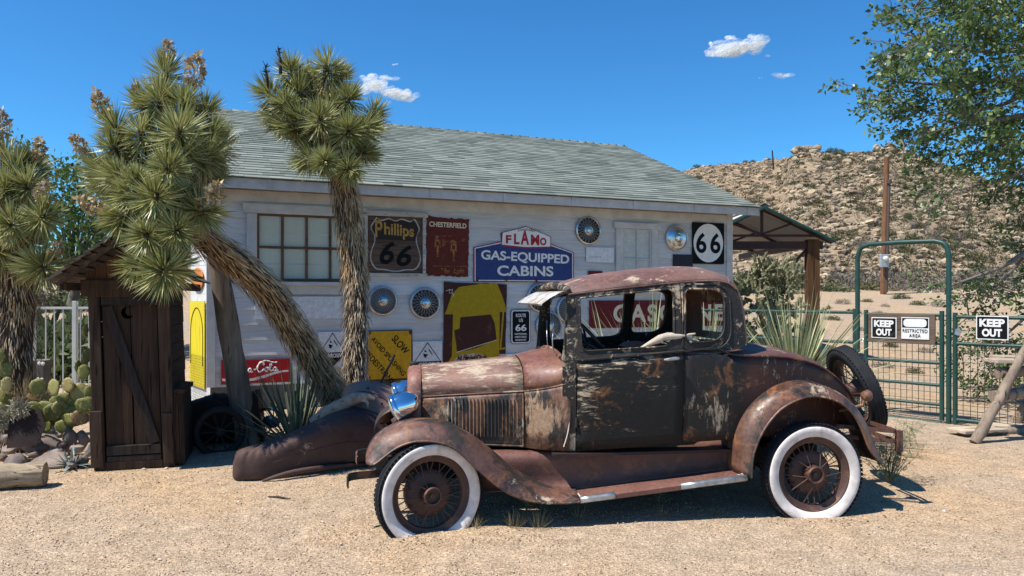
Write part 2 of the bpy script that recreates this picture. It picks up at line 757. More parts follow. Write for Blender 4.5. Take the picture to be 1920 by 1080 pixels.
# the countless smaller stones of the slope
vv, ff = [], 0
ST = [rock_verts(ICO1, 90 + k, .85, .3, 4) for k in range(8)]
tri = []
for k in range(4600):
    u = random.uniform(1180, 2050)
    s_ = random.random() ** .8 * .97 + .03
    Yc, zc = crest(u)
    y = 47 + s_ * (Yc - 47)
    x = (u - HX) / FPX * y
    r = random.choice((.16, .20, .25, .30, .36, .42))
    if fbm(x, y, .10, 3) < -.08 and random.random() < .72:
        continue
    v, f = random.choice(ST)
    a = random.uniform(0, 6.28)
    R = np.array(((math.cos(a), -math.sin(a), 0), (math.sin(a), math.cos(a), 0), (0, 0, 1)))
    p = (v * np.array((r * random.uniform(.9, 1.6), r, r * random.uniform(.6, 1)))) @ R.T + np.array((x, y, hz(x, y) + r * .2))
    b = len(vv)
    vv.extend(map(tuple, p))
    tri.extend((a1 + b, a2 + b, a3 + b) for a1, a2, a3 in f)
mb = MB()
mb.v, mb.f = vv, tri
tag(mb.build('scree', M['boulder_stuff']), None, None, kind='stuff')


def leaf_cloud(N, rad, size, elong=2.2, up=0.3, flat=.7, base=0.0, seed=0, hollow=.5, spiky=0.0):
    """N small kite leaves spread through a half-ball"""
    r = np.random.default_rng(seed)
    d = r.normal(size=(N, 3))
    d[:, 2] = np.abs(d[:, 2])
    d /= np.linalg.norm(d, axis=1)[:, None]
    k = (hollow + (1 - hollow) * r.random(N)) ** .7
    lump = np.array([1 + .38 * mnoise.noise(Vector(q) * 2.3 + Vector((seed, 0, 0))) for q in d])
    c = d * (k * lump)[:, None] * np.array((rad, rad, rad * flat * 1.35))
    c[:, 2] += base
    return kites(c, d, size, elong, r, spread=.9)


def kites(c, d, size, elong, r, spread=.8):
    N = len(c)
    ax = d + r.normal(size=(N, 3)) * spread
    ax /= np.linalg.norm(ax, axis=1)[:, None]
    sd = np.cross(ax, r.normal(size=(N, 3)))
    sd /= np.linalg.norm(sd, axis=1)[:, None] + 1e-9
    L = size * r.uniform(.6, 1.25, N)[:, None]
    w = L / elong
    nrm = np.cross(ax, sd)
    V = np.stack((c, c + ax * L * .45 + sd * w * .5 + nrm * w * .12, c + ax * L, c + ax * L * .45 - sd * w * .5 + nrm * w * .12), 1)
    return V


M['shrub_olive'] = leafmat('shrub_olive', [(0, (.055, .060, .028)), (.5, (.12, .115, .055)), (1, (.22, .20, .10))], .2, .8, .1)
M['shrub_grey'] = leafmat('shrub_grey', [(0, (.10, .085, .070)), (.5, (.19, .16, .13)), (1, (.28, .25, .20))], .1, .9, .1)
M['shrub_green'] = leafmat('shrub_green', [(0, (.040, .058, .024)), (.5, (.085, .108, .045)), (1, (.16, .18, .085))], .3, .7, .2)
M['shrub_hill'] = leafmat('shrub_hill', [(0, (.05, .052, .028)), (.6, (.105, .10, .055)), (1, (.18, .165, .10))], .1, .9, .1)
SHR = []
for k in range(6):
    mm = M[('shrub_olive', 'shrub_grey', 'shrub_green')[k % 3]]
    V = leaf_cloud(520, 1.0, .24, 4.5 if k % 3 == 1 else 2.6, seed=200 + k, flat=.62, hollow=.25)
    me = polys('shrub', V, mm)
    SHR.append(me.data)
    bpy.data.objects.remove(me)


def shrub(x, y, z, r, var=None, label='low scrubby desert bush growing among the rocks of the hillside', group='bushes on the hillside', hgt=1.0):
    o = link(bpy.data.objects.new('desert_shrub', SHR[var] if var is not None else random.choice(SHR)))
    o.location = (x, y, z - .05 * r)
    o.rotation_euler = (0, 0, random.uniform(0, 6.28))
    o.scale = (r * random.uniform(.85, 1.25), r * random.uniform(.85, 1.2), r * hgt * random.uniform(.75, 1.1))
    return tag(o, label, 'bush', group)


for k in range(215):
    u = random.uniform(1290, 1930)
    s_ = random.random() ** .9 * .94 + .04
    if u < 1480:
        s_ = min(s_, .9)
    Yc, zc = crest(u)
    y = 47 + s_ * (Yc - 47)
    x = (u - HX) / FPX * y
    shrub(x, y, hz(x, y), random.uniform(.35, .8), random.choice((0, 0, 1, 1, 1, 2, 3, 4, 5)))
for u in (1307, 1398, 1412, 1440, 1560, 1575, 1735):
    Yc, zc = crest(u)
    x = (u - HX) / FPX * Yc
    shrub(x, Yc, hz(x, Yc), random.uniform(.5, .9), 2, 'small dark bush standing against the sky on the hill crest', 'bushes on the hill crest')
# the countless small tufts between the stones
cs_, ds_ = [], []
rr = np.random.default_rng(77)
for k in range(4200):
    u = rr.uniform(1180, 2050)
    s_ = rr.random() ** .85 * .97 + .02
    Yc, zc = crest(u)
    y = 47 + s_ * (Yc - 47)
    x = (u - HX) / FPX * y
    z = hz(x, y)
    rad = rr.uniform(.2, .62)
    if fbm(x + 50, y, .07, 3) < -.1 and rr.random() < .6:
        continue
    d = rr.normal(size=(26, 3))
    d[:, 2] = np.abs(d[:, 2])
    d /= np.linalg.norm(d, axis=1)[:, None]
    cs_.append(d * rad * rr.uniform(.4, 1, (26, 1)) + np.array((x, y, z)))
    ds_.append(d)
tag(polys('scrub', kites(np.concatenate(cs_), np.concatenate(ds_), .20, 2.6, rr, .7), M['shrub_hill']), None, None, kind='stuff')
# the belt of grey and green brush on the flat behind the gate
for px, py, r, var, hg in ((1440, 545, 1.5, 2, 1.3), (1400, 530, 1.3, 5, 1.1), (1475, 520, 1.2, 2, 1.2), (1545, 532, 1.0, 0, 1), (1580, 525, 1.1, 1, 1.1), (1570, 542, .9, 2, .8),
                           (1625, 515, 1.2, 1, 1.0), (1640, 532, .9, 0, .8), (1685, 520, 1.3, 4, 1.1), (1700, 537, 1.0, 1, .9), (1730, 515, 1.2, 1, 1.2),
                           (1760, 525, 1.1, 4, 1.1), (1780, 510, 1.3, 1, 1.2), (1600, 500, 1.0, 2, 1), (1660, 497, 1.1, 1, 1), (1710, 495, 1.0, 3, 1),
                           (1810, 520, 1.3, 4, 1.1), (1850, 530, 1.3, 1, 1.1), (1900, 520, 1.4, 1, 1.1), (1505, 535, 1.0, 4, 1.0), (1748, 545, .8, 1, .8)):
    Y = 41 + (552 - py) * .14
    x = (px - HX) / FPX * Y
    z = gz(x, Y) if Y < 48 else max(gz(x, Y), hz(x, Y))
    shrub(x, Y, z - .1, r * 1.15, var, 'bushy desert shrub in the belt of brush at the foot of the hill', 'brush at the foot of the hill', hg)
for px, py, r, var in ((1600, 588, .35, 0), (1648, 590, .3, 1), (1560, 600, .3, 0), (1720, 572, .3, 0), (1690, 600, .25, 1), (1660, 575, .22, 4), (1625, 566, .3, 0), (1640, 610, .22, 1), (1700, 640, .2, 4), (1740, 600, .28, 0), (1612, 620, .25, 1), (1670, 650, .2, 0),
                        (1735, 660, .22, 1), (1655, 690, .2, 4), (1580, 570, .35, 1), (1715, 700, .18, 0), (1690, 560, .4, 2), (1760, 575, .35, 4)):
    Y = next((q for q in np.linspace(11.5, 38, 400) if HY + (CAMZ - gz((px - HX) / FPX * q, q)) / q * FPX <= py), 38.0)
    x = (px - HX) / FPX * Y
    shrub(x, Y, gz(x, Y), r, var, 'small weedy tuft on the bare sand behind the gate', 'tufts on the sand behind the gate', .8)

# ------------------------------------------------------------------ clapboard building
WALL = Plane((-3.99, 9.9), (.92, .3915))
WL = 8.55
WZ0, WZ1 = .34, 3.0
DEPTH = 8.0
SIDE = np.array((-.3915, .92))


def wp(u, z, off=0.0, back=0.0):
    """point on the building: u along the front wall, off towards the camera, back into the building"""
    p = WALL.at(u, z, off - back)
    return p


bld = thing('clapboard_building', 'white weathered clapboard building with a grey green shingle roof, covered in old signs', 'building', WALL.at(0, 0), WALL.ang)
# local frame of the building: x along the wall, y into it (away from the camera), z up
t = NT('clapboard_paint')
n1 = t.noise(1.0, t.co((1.6, 30, 26)), 8, .7, .4)
n2 = t.noise(1.6, t.co(), 5)
c = t.ramp(n2, [(.3, (.50, .51, .515)), (.7, (.62, .625, .625))])
c = t.mix(.5, c, t.ramp(t.island(), [(0, .80), (1, 1.08)]), 'MULTIPLY')
c = t.mix(t.ramp(n1, [(.61, 0), (.68, .75)]), c, (.30, .27, .235))
c = t.mix(.5, c, t.ramp(t.noise(1.0, t.co((2.5, 9, 60)), 4), [(.35, .72), (.6, 1.05)]), 'MULTIPLY')
t.set(c, .75, 0, .25)
t.bump(n1, .4, .006)
M['clapboard'] = t.m
M['trim_paint'] = plain('trim_paint', (.48, .48, .47), .7, 0, .22, 5, .3)
M['brown_sash'] = wood('brown_sash', (.085, .042, .025), (.20, .105, .065), (20, 20, 20), isl=.2, crack=False)

w = MB()
ph = .205
z = WZ0
while z < WZ1 + .02:
    # split a course at one random butt joint
    cuts = sorted([0, WL] + [random.uniform(.8, WL - .8) for _ in range(2)])
    for a, b in zip(cuts, cuts[1:]):
        a2, b2 = a + .0012, b - .0012
        vs = []
        for x in (a2, b2):
            vs += [(x, -.031, z), (x, -.010, z + ph + .010), (x, .010, z + ph + .010), (x, .010, z)]
        w.add(vs, [(0, 4, 5, 1), (1, 5, 6, 2), (2, 6, 7, 3), (3, 7, 4, 0), (0, 1, 2, 3), (7, 6, 5, 4)])
    z += ph
w.build('wall', M['clapboard'], bld)
# sheathing behind the boards, the two gable ends and the back
s = MB()
ridge_b, ridge_z = 4.055, 4.90
s.add([(0.01, .02, 0), (WL - .01, .02, 0), (WL - .01, .02, WZ1 + .1), (.01, .02, WZ1 + .1)], [(0, 1, 2, 3)])
for x in (0, WL):
    s.add([(x, .012, 0), (x, DEPTH, 0), (x, DEPTH, WZ1), (x, ridge_b, ridge_z - .1), (x, .012, WZ1)], [(0, 1, 2, 3, 4)])
s.add([(0, DEPTH, 0), (WL, DEPTH, 0), (WL, DEPTH, WZ1), (0, DEPTH, WZ1)], [(0, 1, 2, 3)])
s.build('side_wall', M['clapboard'], bld)
# corrugated skirt
sk = MB()
rows = []
for i in range(int(WL / .0135)):
    x = i * .0135
    rows.append([(x, -.012 + .011 * math.sin(x * 2 * PI / .076), zz) for zz in (-.05, WZ0 - .004)])
sk.loft(rows)
M['corrugated'] = plain('corrugated_iron', (.095, .10, .105), .6, .3, .45, 4, .2)
sk.build('skirting', M['corrugated'], bld, smooth=180)
# corner boards, frieze, soffit, fascia with short butt blocks
cb = MB()
cb.box((-.004, -.022, (WZ0 + WZ1) / 2), (.11, .046, WZ1 - WZ0))
cb.build('corner_board', M['trim_paint'], bld, bevel=.004)
cb = MB()
cb.box((WL - .05, -.022, (WZ0 + WZ1) / 2), (.13, .046, WZ1 - WZ0))
cb.build('corner_board', M['trim_paint'], bld, bevel=.004)
EO = .40            # eave overhang
eave_z = 3.10
fr = MB()
fr.box((WL / 2, -.0235, 2.90), (WL - .24, .043, .15))
fr.build('frieze_board', M['trim_paint'], bld, bevel=.003)
sf = MB()
sf.add([(-.33, -EO + .03, eave_z - .135), (WL + .28, -EO + .03, eave_z - .135), (WL + .28, .0, eave_z - .10), (-.33, .0, eave_z - .10)], [(3, 2, 1, 0)])
sf.build('soffit', M['trim_paint'], bld)
fa = MB()
x = -.34
while x < WL + .29:
    x2 = min(x + random.uniform(1.0, 1.25), WL + .29)
    fa.box(((x + x2) / 2, -EO + .012, eave_z - .085 + random.uniform(-.003, .003)), (x2 - x - .006, .024, .135))
    if x2 < WL + .2:
        fa.box((x2, -EO - .006, eave_z - .085), (.05, .016, .13))
    x = x2
fa.build('fascia', M['trim_paint'], bld, bevel=.003)
bg_ = MB()
for x in (-.34, WL + .28):
    bg_.add([(x, -EO, eave_z - .16), (x, -EO, eave_z - .02), (x, ridge_b, ridge_z + .06), (x, ridge_b, ridge_z - .09)], [(0, 1, 2, 3)])
    bg_.add([(x, DEPTH + .4, eave_z - .16), (x, DEPTH + .4, eave_z - .02), (x, ridge_b, ridge_z + .06), (x, ridge_b, ridge_z - .09)], [(0, 1, 2, 3)])
bg_.build('bargeboard', M['trim_paint'], bld, solid=.03)
# shingles, tab by tab
t = NT('shingle')
c = t.ramp(t.island(), [(0, (.120, .140, .122)), (.3, (.172, .194, .168)), (.7, (.205, .226, .198)), (1, (.255, .275, .243))])
gn = t.noise(150, None, 3, .7)
c = t.mix(.55, c, t.ramp(gn, [(.3, .6), (.7, 1.35)]), 'MULTIPLY')
c = t.mix(.6, c, t.ramp(t.noise(.9, None, 6, .65), [(.3, .78), (.7, 1.18)]), 'MULTIPLY')
t.set(c, .93, 0, .15)
t.bump(gn, .5, .004)
M['shingle'] = t.m
rf = MB()
ev = Vector((0, -EO - .04, eave_z - .015))
rg = Vector((0, ridge_b, ridge_z + .085))
sl = (rg - ev)
SLN = sl.length
sl.normalize()
nrm = Vector((0, -sl.z, sl.y))
expo = .142
course = int(SLN / expo)
for k in range(course + 1):
    d0 = k * expo
    d1 = min(d0 + expo + .03, SLN + .01)
    x = -.36 - random.uniform(0, .3)
    lift0 = random.uniform(-.001, .002)
    while x < WL + .30:
        x2 = x + .305 + random.choice((0, 0, .03, -.03, .06))
        xa, xb = max(x, -.36) + .002, min(x2, WL + .30) - .002
        if xb - xa > .02:
            e = random.uniform(-.008, .008)
            l0 = .012 + lift0 + random.uniform(0, .003)
            a = ev + sl * (d0 + e)
            b = ev + sl * d1
            p = [a + nrm * 0, a + nrm * l0, b + nrm * .002]
            vs = [(xa, q.y, q.z) for q in p] + [(xb, q.y, q.z) for q in p]
            rf.add(vs, [(1, 4, 5, 2), (0, 3, 4, 1), (0, 1, 2), (3, 5, 4)])
        x = x2
roof = rf.build('roof', M['shingle'], bld)
rb = MB()
rb.add([(-.36, -EO - .03, eave_z - .02), (WL + .30, -EO - .03, eave_z - .02), (WL + .30, ridge_b, ridge_z + .08), (-.36, ridge_b, ridge_z + .08),
        (WL + .30, DEPTH + .4, eave_z), (-.36, DEPTH + .4, eave_z)], [(0, 1, 2, 3), (3, 2, 4, 5)])
rb.build('roof_deck', M['shingle'], bld)
cp = MB()
x = -.36
while x < WL + .3:
    x2 = min(x + .20, WL + .3)
    hgt = random.uniform(.010, .02)
    yz = [(-.15, -.055), (0, .012 + hgt), (.15, -.055)]
    cp.add([(x, ridge_b + a, ridge_z + .085 + b) for a, b in yz] + [(x2 + .05, ridge_b + a, ridge_z + .078 + b - hgt) for a, b in yz],
           [(0, 3, 4, 1), (1, 4, 5, 2)])
    x = x2
cp.build('ridge_cap', M['shingle'], roof)


def wall_local(px, py, off=0.03):
    u, z = WALL.uz(px, py, off)
    return u, z


# paned window left, small sash window right
t = NT('blinded_glass')
c = t.ramp(t.noise(1.0, t.co((3, 3, 1.2)), 5), [(.3, (.44, .49, .40)), (.7, (.54, .58, .47))])
c = t.mix(t.ramp(t.noise(1.0, t.co((26, 26, 4)), 5, .7), [(.62, 0), (.72, .5)]), c, (.55, .62, .58))
t.set(c, .45, 0, .2)
M['pane_green'] = t.m
u0, zt = wall_local(483, 402)
u1 = wall_local(662, 520)[0]
_, zb = wall_local(483, 524)
win = MB()
for a, b, d in (((u0 - .16, zt + .045), (u1 + .16, zt + .045), .13), ):
    win.box(((a[0] + b[0]) / 2, -.045, a[1] + d / 2 - .03), (b[0] - a[0] + .06, .045, d))
win.box((u0 - .075, -.042, (zt + zb) / 2), (.13, .04, zt - zb + .02))
win.box((u1 + .075, -.042, (zt + zb) / 2), (.13, .04, zt - zb + .02))
win.box(((u0 + u1) / 2, -.06, zb - .055), (u1 - u0 + .34, .10, .05))
win.box(((u0 + u1) / 2, -.038, zb - .14), (u1 - u0 + .26, .03, .12))
wo = win.build('window', M['trim_paint'], bld, bevel=.004)
wo['label'] = 'wide eight pane window with flaking brown sash bars and pale green panes'
pn = MB()
pn.add([(u0 - .02, -.029, zb - .02), (u1 + .02, -.029, zb - .02), (u1 + .02, -.029, zt + .02), (u0 - .02, -.029, zt + .02)], [(0, 1, 2, 3)])
pn.build('pane', M['pane_green'], wo)
sb = MB()
for i in range(5):
    x = u0 + (u1 - u0) * i / 4
    sb.box((x, -.043, (zt + zb) / 2), (.042 if i in (0, 4) else .034, .026, zt - zb + .04))
for zz in (zb, (zb + zt) / 2, zt):
    sb.box(((u0 + u1) / 2, -.041, zz), (u1 - u0, .022, .034))
sb.build('sash', M['brown_sash'], wo, bevel=.003)

u0, zt = wall_local(1167, 429)
u1 = wall_local(1219, 429)[0]
zb = zt - 1.0
win = MB()
win.box(((u0 + u1) / 2, -.05, zt + .055), (u1 - u0 + .36, .06, .10))
win.box((u0 - .07, -.044, (zt + zb) / 2 + .02), (.13, .04, zt - zb))
win.box((u1 + .07, -.044, (zt + zb) / 2 + .02), (.13, .04, zt - zb))
win.box(((u0 + u1) / 2, -.06, zb - .04), (u1 - u0 + .34, .10, .06))
wo = win.build('window', M['trim_paint'], bld, bevel=.004)
wo['label'] = 'narrow white sash window with drawn slat blind'
pn = MB()
n = 26
rows = []
for i in range(n + 1):
    zz = zb + (zt - zb) * i / n
    rows.append([(u0 - .01, -.030, zz), (u1 + .01, -.030, zz)])
    rows.append([(u0 - .01, -.036, zz + .006), (u1 + .01, -.036, zz + .006)])
pn.loft(rows)
M['blind'] = plain('slat_blind', (.50, .53, .50), .4, 0, .15, 12)
pn.build('pane', M['blind'], wo)
sb = MB()
for x in (u0 + .012, (u0 + u1) / 2, u1 - .012):
    sb.box((x, -.046, (zt + zb) / 2), (.025, .022, zt - zb))
for zz in (zb + .02, zt - .50, zt - .012):
    sb.box(((u0 + u1) / 2, -.045, zz), (u1 - u0, .018, .025))
sb.build('sash', M['trim_paint'], wo, bevel=.002)

# ------------------------------------------------------------------ canopy beyond the right end
pY = 15.6
t = NT('canopy_sheet')
c = t.ramp(t.noise(1.0, t.co((1, 1, 1)), 5), [(.3, (.40, .36, .31)), (.7, (.56, .52, .46))])
t.set(c, .55, .1, .3)
M['canopy_sheet'] = t.m
M['canopy_wood'] = wood('canopy_post_wood', (.045, .020, .009), (.19, .095, .04), (9, 9, 1.2), isl=.3)
can = thing('open_canopy', 'open shelter with a ridged metal roof, green edge trim and a brown timber post', 'canopy', (W(1435, 555, pY).x, pY, 0))
cx0 = W(1435, 555, pY).x
pk = W(1432, 386, pY)
re = W(1564, 450, pY)
le = Vector((pk.x - (re.x - pk.x), pY, re.z + .02))
L3 = 5.0


def cl(v, y=0.0):
    return (v.x - cx0, y, v.z)


rm = MB()
for A, B in ((pk, re), (pk, le)):
    rows = []
    nn = 60
    for i in range(int(L3 / .05)):
        yy = i * .05
        o = .012 if i % 4 in (0, 1) else -.004
        rows.append([(A.x - cx0, yy, A.z + o), (B.x - cx0, yy, B.z + o)])
    rm.loft(rows)
rm.build('roof_sheet', M['canopy_sheet'], can)
tr = MB()
for A, B in ((pk, re), (pk, le)):
    d = (B - A)
    tr.bar(cl(A, -.03) if A is not pk else (A.x - cx0, -.03, A.z - .04), (B.x - cx0, -.03, B.z - .04), .05, .15, up=(0, 1, 0))
tr.build('edge_trim', M['green_trim'], can, bevel=.006)
rc = MB()
rc.add([(pk.x - cx0 - .22, -.05, pk.z - .06), (pk.x - cx0, -.05, pk.z + .055), (pk.x - cx0 + .14, -.05, pk.z - .01),
        (pk.x - cx0 - .22, L3, pk.z - .06), (pk.x - cx0, L3, pk.z + .055), (pk.x - cx0 + .14, L3, pk.z - .01)], [(0, 3, 4, 1), (1, 4, 5, 2)])
rc.build('ridge_cap', M['steel_dull'], can, solid=.004)
M['truss'] = plain('truss_steel', (.060, .022, .018), .6, 0, .3, 8)
for q, yy in enumerate((.12, 2.4, 4.7)):
    ts = MB()
    tie = CAMZ - (441 - HY) / FPX * pY
    ts.bar((le.x - cx0 + .1, yy, tie), (re.x - cx0 - .1, yy, tie), .05, .05)
    ts.bar((pk.x - cx0, yy, pk.z - .05), (pk.x - cx0, yy, tie), .05, .05)
    for sgn in (-1, 1):
        ts.bar((pk.x - cx0, yy, tie + .03), (pk.x - cx0 + sgn * .62, yy, pk.z - .36), .045, .045)
        E = re if sgn > 0 else le
        ts.bar((pk.x - cx0, yy, pk.z - .06), (E.x - cx0, yy, E.z - .05), .045, .06)
    ts.build('truss', M['truss'], can)
bm_ = MB()
bz = CAMZ - (459 - HY) / FPX * pY
bm_.box(((le.x + re.x) / 2 - cx0 - .06, .16, bz), (re.x - le.x - .25, .12, .16))
px_ = W(1528.5, 500, pY).x - cx0
bm_.box((px_, L3 / 2 + .2, bz + .02), (.12, L3 - .2, .14))
bm_.build('beam', M['truss'], can, bevel=.008)
for yy in (.16,):
    po = MB()
    po.box((px_ - .065, yy, (bz - .08) / 2 + .1), (.125, .2, bz - .08 + .2))
    po.box((px_ + .067, yy + .012, (bz - .08) / 2 + .1), (.125, .2, bz - .08 + .2))
    po.build('post', M['canopy_wood'], can, bevel=.008)
br = MB()
br.bar((px_ - .14, .16, bz - .1), (px_ - .48, .20, bz - .5), .035, .05)
br.build('brace', M['truss'], can)


# ------------------------------------------------------------------ lettering and signs
def text_geo(s, bold=0.0, spacing=1.0, shear=0.0):
    cu = bpy.data.curves.new('lettering', 'FONT')
    cu.body = s
    cu.size = 1.0
    cu.offset = bold
    cu.space_character = spacing
    cu.shear = shear
    cu.align_x = 'CENTER'
    cu.resolution_u = 6
    o = link(bpy.data.objects.new('lettering', cu))
    bpy.context.view_layer.update()
    dg = bpy.context.evaluated_depsgraph_get()
    me = o.evaluated_get(dg).to_mesh()
    V = np.array([v.co[:] for v in me.vertices])
    Fs = [tuple(p.vertices) for p in me.polygons]
    o.evaluated_get(dg).to_mesh_clear()
    bpy.data.objects.remove(o)
    bpy.data.curves.remove(cu)
    lo, hi = V[:, :2].min(0), V[:, :2].max(0)
    V[:, :2] = (V[:, :2] - (lo + hi) / 2)
    return V, Fs, (hi - lo)


def put_text(mb, s, cx, cz, w=None, h=None, y=-.003, bold=.02, spacing=1.0, shear=0.0, rot=0.0, arch=0.0):
    V, Fs, sz = text_geo(s, bold, spacing, shear)
    sx = (w / sz[0]) if w else (h / sz[1])
    sy = (h / sz[1]) if h else sx
    X, Z = V[:, 0] * sx, V[:, 1] * sy
    if arch:
        Z = Z - arch * (X / (w / 2)) ** 2
    ca, sa = math.cos(rot), math.sin(rot)
    mb.add([(cx + ca * a - sa * b, y, cz + sa * a + ca * b) for a, b in zip(X, Z)], Fs)
    return mb


class Sign:
    """a flat sign fixed on a vertical plane; local frame x right, y into the wall, z up, origin in its middle"""

    def __init__(s, plane, name, label, corners, m, thick=.012, off=.045, outline=None, roll=0.0, group=None, cat='sign'):
        px0, py0, px1, py1 = corners
        pm = (px0 + px1) / 2
        u0 = plane.uz(px0, py0, off)[0]
        u1 = plane.uz(px1, py0, off)[0]
        z1 = plane.uz(pm, py0, off)[1]
        z0 = plane.uz(pm, py1, off)[1]
        s.w, s.h = u1 - u0, z1 - z0
        mb = MB()
        if outline is None:
            lp = [(-s.w / 2, -s.h / 2), (s.w / 2, -s.h / 2), (s.w / 2, s.h / 2), (-s.w / 2, s.h / 2)]
        else:
            lp = [((a - .5) * s.w, (b - .5) * s.h) for a, b in outline]
        mb.prism([lp], lambda a, b, t: (a, t, b), 0.0, thick)
        s.root = mb.build(name, m)
        s.root.location = plane.at((u0 + u1) / 2, (z0 + z1) / 2, off)
        s.root.rotation_euler = (0, roll, plane.ang)
        tag(s.root, label, cat, group)
        s.th = thick

    def part(s, name, m, fn, depth=.0015):
        mb = MB()
        fn(mb)
        return mb.build(name, m, s.root)

    def text(s, m, items, name='lettering', y=-.003):
        mb = MB()
        for it in items:
            it = dict(it)
            tx = it.pop('s')
            for k_, dim in (('cx', s.w), ('cz', s.h), ('w', s.w), ('h', s.h)):
                if k_ in it and it[k_] is not None:
                    it[k_] *= dim
            it.setdefault('y', y)
            put_text(mb, tx, **it)
        return mb.build(name, m, s.root)

    def screws(s, ins=.05, spots=((0, 0), (1, 0), (0, 1), (1, 1))):
        # rusted screw heads, each with a ragged bloom of rust round it
        for i, (a, b) in enumerate(spots):
            cx, cy = ins + a * (1 - 2 * ins), ins + b * (1 - 2 * ins)
            k = s.h / s.w
            mb = MB()
            rg = ragged([((cx - .5) * s.w + .02 * math.cos(q) * random.uniform(.5, 1.3), (cy - .5) * s.h + .024 * math.sin(q) * random.uniform(.5, 1.5) - .006) for q in np.linspace(0, 2 * PI, 15)[:-1]], .002, .006, i + int(s.w * 99))
            mb.prism([rg], lambda u_, w_, t_: (u_, t_, w_), -.0095, -.0085)
            mb.lathe([(.006, -.009), (.005, -.013), (.001, -.014)], 10, Matrix.Translation(((cx - .5) * s.w, 0, (cy - .5) * s.h)))
            mb.build('screw', M['screw_rust'], s.root)

    def shape(s, name, m, loops, y=-.002, t=.0018):
        mb = MB()
        L = [[((a - .5) * s.w, (b - .5) * s.h) for a, b in l] for l in loops]
        mb.prism(L, lambda a, b, tt: (a, tt, b), y, y + t)
        return mb.build(name, m, s.root)


def ring(cx, cy, rx, ry, n=40):
    return [(cx + rx * math.cos(2 * PI * k / n), cy + ry * math.sin(2 * PI * k / n)) for k in range(n)]


def ragged(pts, amp, step, seed):
    """a polygon with a chipped, uneven edge"""
    r = random.Random(seed)
    out = []
    for i in range(len(pts)):
        a, b = np.array(pts[i]), np.array(pts[(i + 1) % len(pts)])
        n_ = max(1, int(np.linalg.norm(b - a) / step))
        for k in range(n_):
            p = a + (b - a) * k / n_
            out.append((p[0] + r.uniform(-amp, amp), p[1] + r.uniform(-amp, amp)))
    return out


def worn(name, base, stain, lo=.58, scale=5, rough=.5, bump=.2, strong=.9):
    t = NT(name)
    n1 = t.noise(scale, t.co(loc=(random.random() * 9, 0, 0)), 8, .7, .4)
    n2 = t.noise(scale * 3, None, 5, .6)
    c = t.ramp(n2, [(.3, mul(base, .8)), (.7, mul(base, 1.15))])
    c = t.mix(t.ramp(n1, [(lo, 0), (lo + .05, strong)]), c, stain)
    t.set(c, rough, 0, .2)
    t.bump(n1, bump, .004)
    return t.m


M['yellow_sign'] = worn('yellow_sign', (.56, .31, .012), (.20, .10, .02), .64, 5)
M['red_rust_sign'] = worn('red_rust_sign', (.11, .020, .015), (.21, .075, .025), .60, 5, .7)
M['blue_enamel'] = worn('blue_enamel', (.024, .046, .175), (.03, .018, .014), .62, 7, .4)
M['red_enamel'] = worn('red_enamel', (.36, .016, .022), (.12, .03, .02), .70, 5, .4)
M['gas_red'] = worn('dark_red_enamel', (.125, .008, .014), (.05, .016, .014), .64, 5, .5)
M['coke_red'] = worn('bright_red_enamel', (.44, .018, .022), (.16, .03, .02), .72, 5, .4)
M['brown_sheet'] = worn('brown_sheet', (.055, .019, .015), (.11, .05, .03), .60, 3, .7)
M['mustard'] = worn('mustard_paint', (.37, .25, .007), (.12, .06, .02), .66, 6, .6)
M['cream'] = worn('cream_letter', (.66, .58, .42), (.16, .05, .03), .62, 14, .6)
M['letter_white'] = worn('white_letter', (.70, .70, .68), (.06, .04, .03), .66, 8, .5)
M['gold_letter'] = worn('gold_letter', (.42, .25, .06), (.10, .05, .02), .55, 16, .7)
M['orange_faded'] = worn('faded_orange', (.34, .15, .045), (.12, .03, .02), .50, 16, .7, strong=1)
M['screw_rust'] = plain('screw_rust', (.075, .03, .016), .85, 0, .5, 60)
M['navy_sheet'] = plain('navy_sheet', (.008, .009, .022), .55, 0, .3, 6)
M['placard_white'] = worn('white_placard', (.62, .64, .66), (.25, .2, .15), .70, 6)
M['board_wood'] = wood('sign_board_wood', (.045, .026, .018), (.17, .115, .085), (1.6, 30, 34), isl=0)
M['frame_wood'] = wood('flaking_frame_wood', (.26, .22, .18), (.62, .61, .58), (4, 26, 26), isl=.2)

# wooden board with the shield
S = Sign(WALL, 'shield_board', 'dark wooden board with a faded shield and black 66 in a flaking white frame', (689, 406, 792, 512), M['board_wood'], .02)
fm = MB()
fm.box((0, -.004, S.h / 2 + .035), (S.w + .16, .05, .07))
fm.box((0, -.004, -S.h / 2 - .025), (S.w + .14, .045, .045))
for sg in (-1, 1):
    fm.box((sg * (S.w / 2 + .024), -.005, 0), (.045, .045, S.h - .002))
fm.build('frame', M['frame_wood'], S.root, bevel=.004)
shl = [(.16, .98), (.24, .93), (.38, .97), (.5, .93), (.62, .97), (.78, .93), (.86, .97), (.95, .80), (.90, .68), (.90, .55), (.95, .38), (.97, .22), (.88, .07), (.70, .05), (.5, .02),
       (.30, .05), (.14, .07), (.05, .22), (.06, .38), (.12, .55), (.11, .68), (.05, .80)]
shs = spline(shl + [shl[0]], 90)[:-1]
inn = [(.5 + (a - .5) * .955, .5 + (b - .5) * .955) for a, b in shs]
S.shape('shield_outline', M['frame_wood'], [shs, inn])
top = [(a, b) for a, b in inn if b > .60]
a0 = max(top, key=lambda p: p[0] - p[1])
S.shape('shield_field', plain('dark_field', (.022, .016, .014), .8, 0, .4, 20), [[(.14, .59), (.86, .57), (.90, .70), (.92, .80), (.85, .935), (.78, .90), (.62, .94), (.5, .905), (.38, .94), (.24, .90), (.16, .94), (.09, .80), (.13, .70)]], y=-.0035)
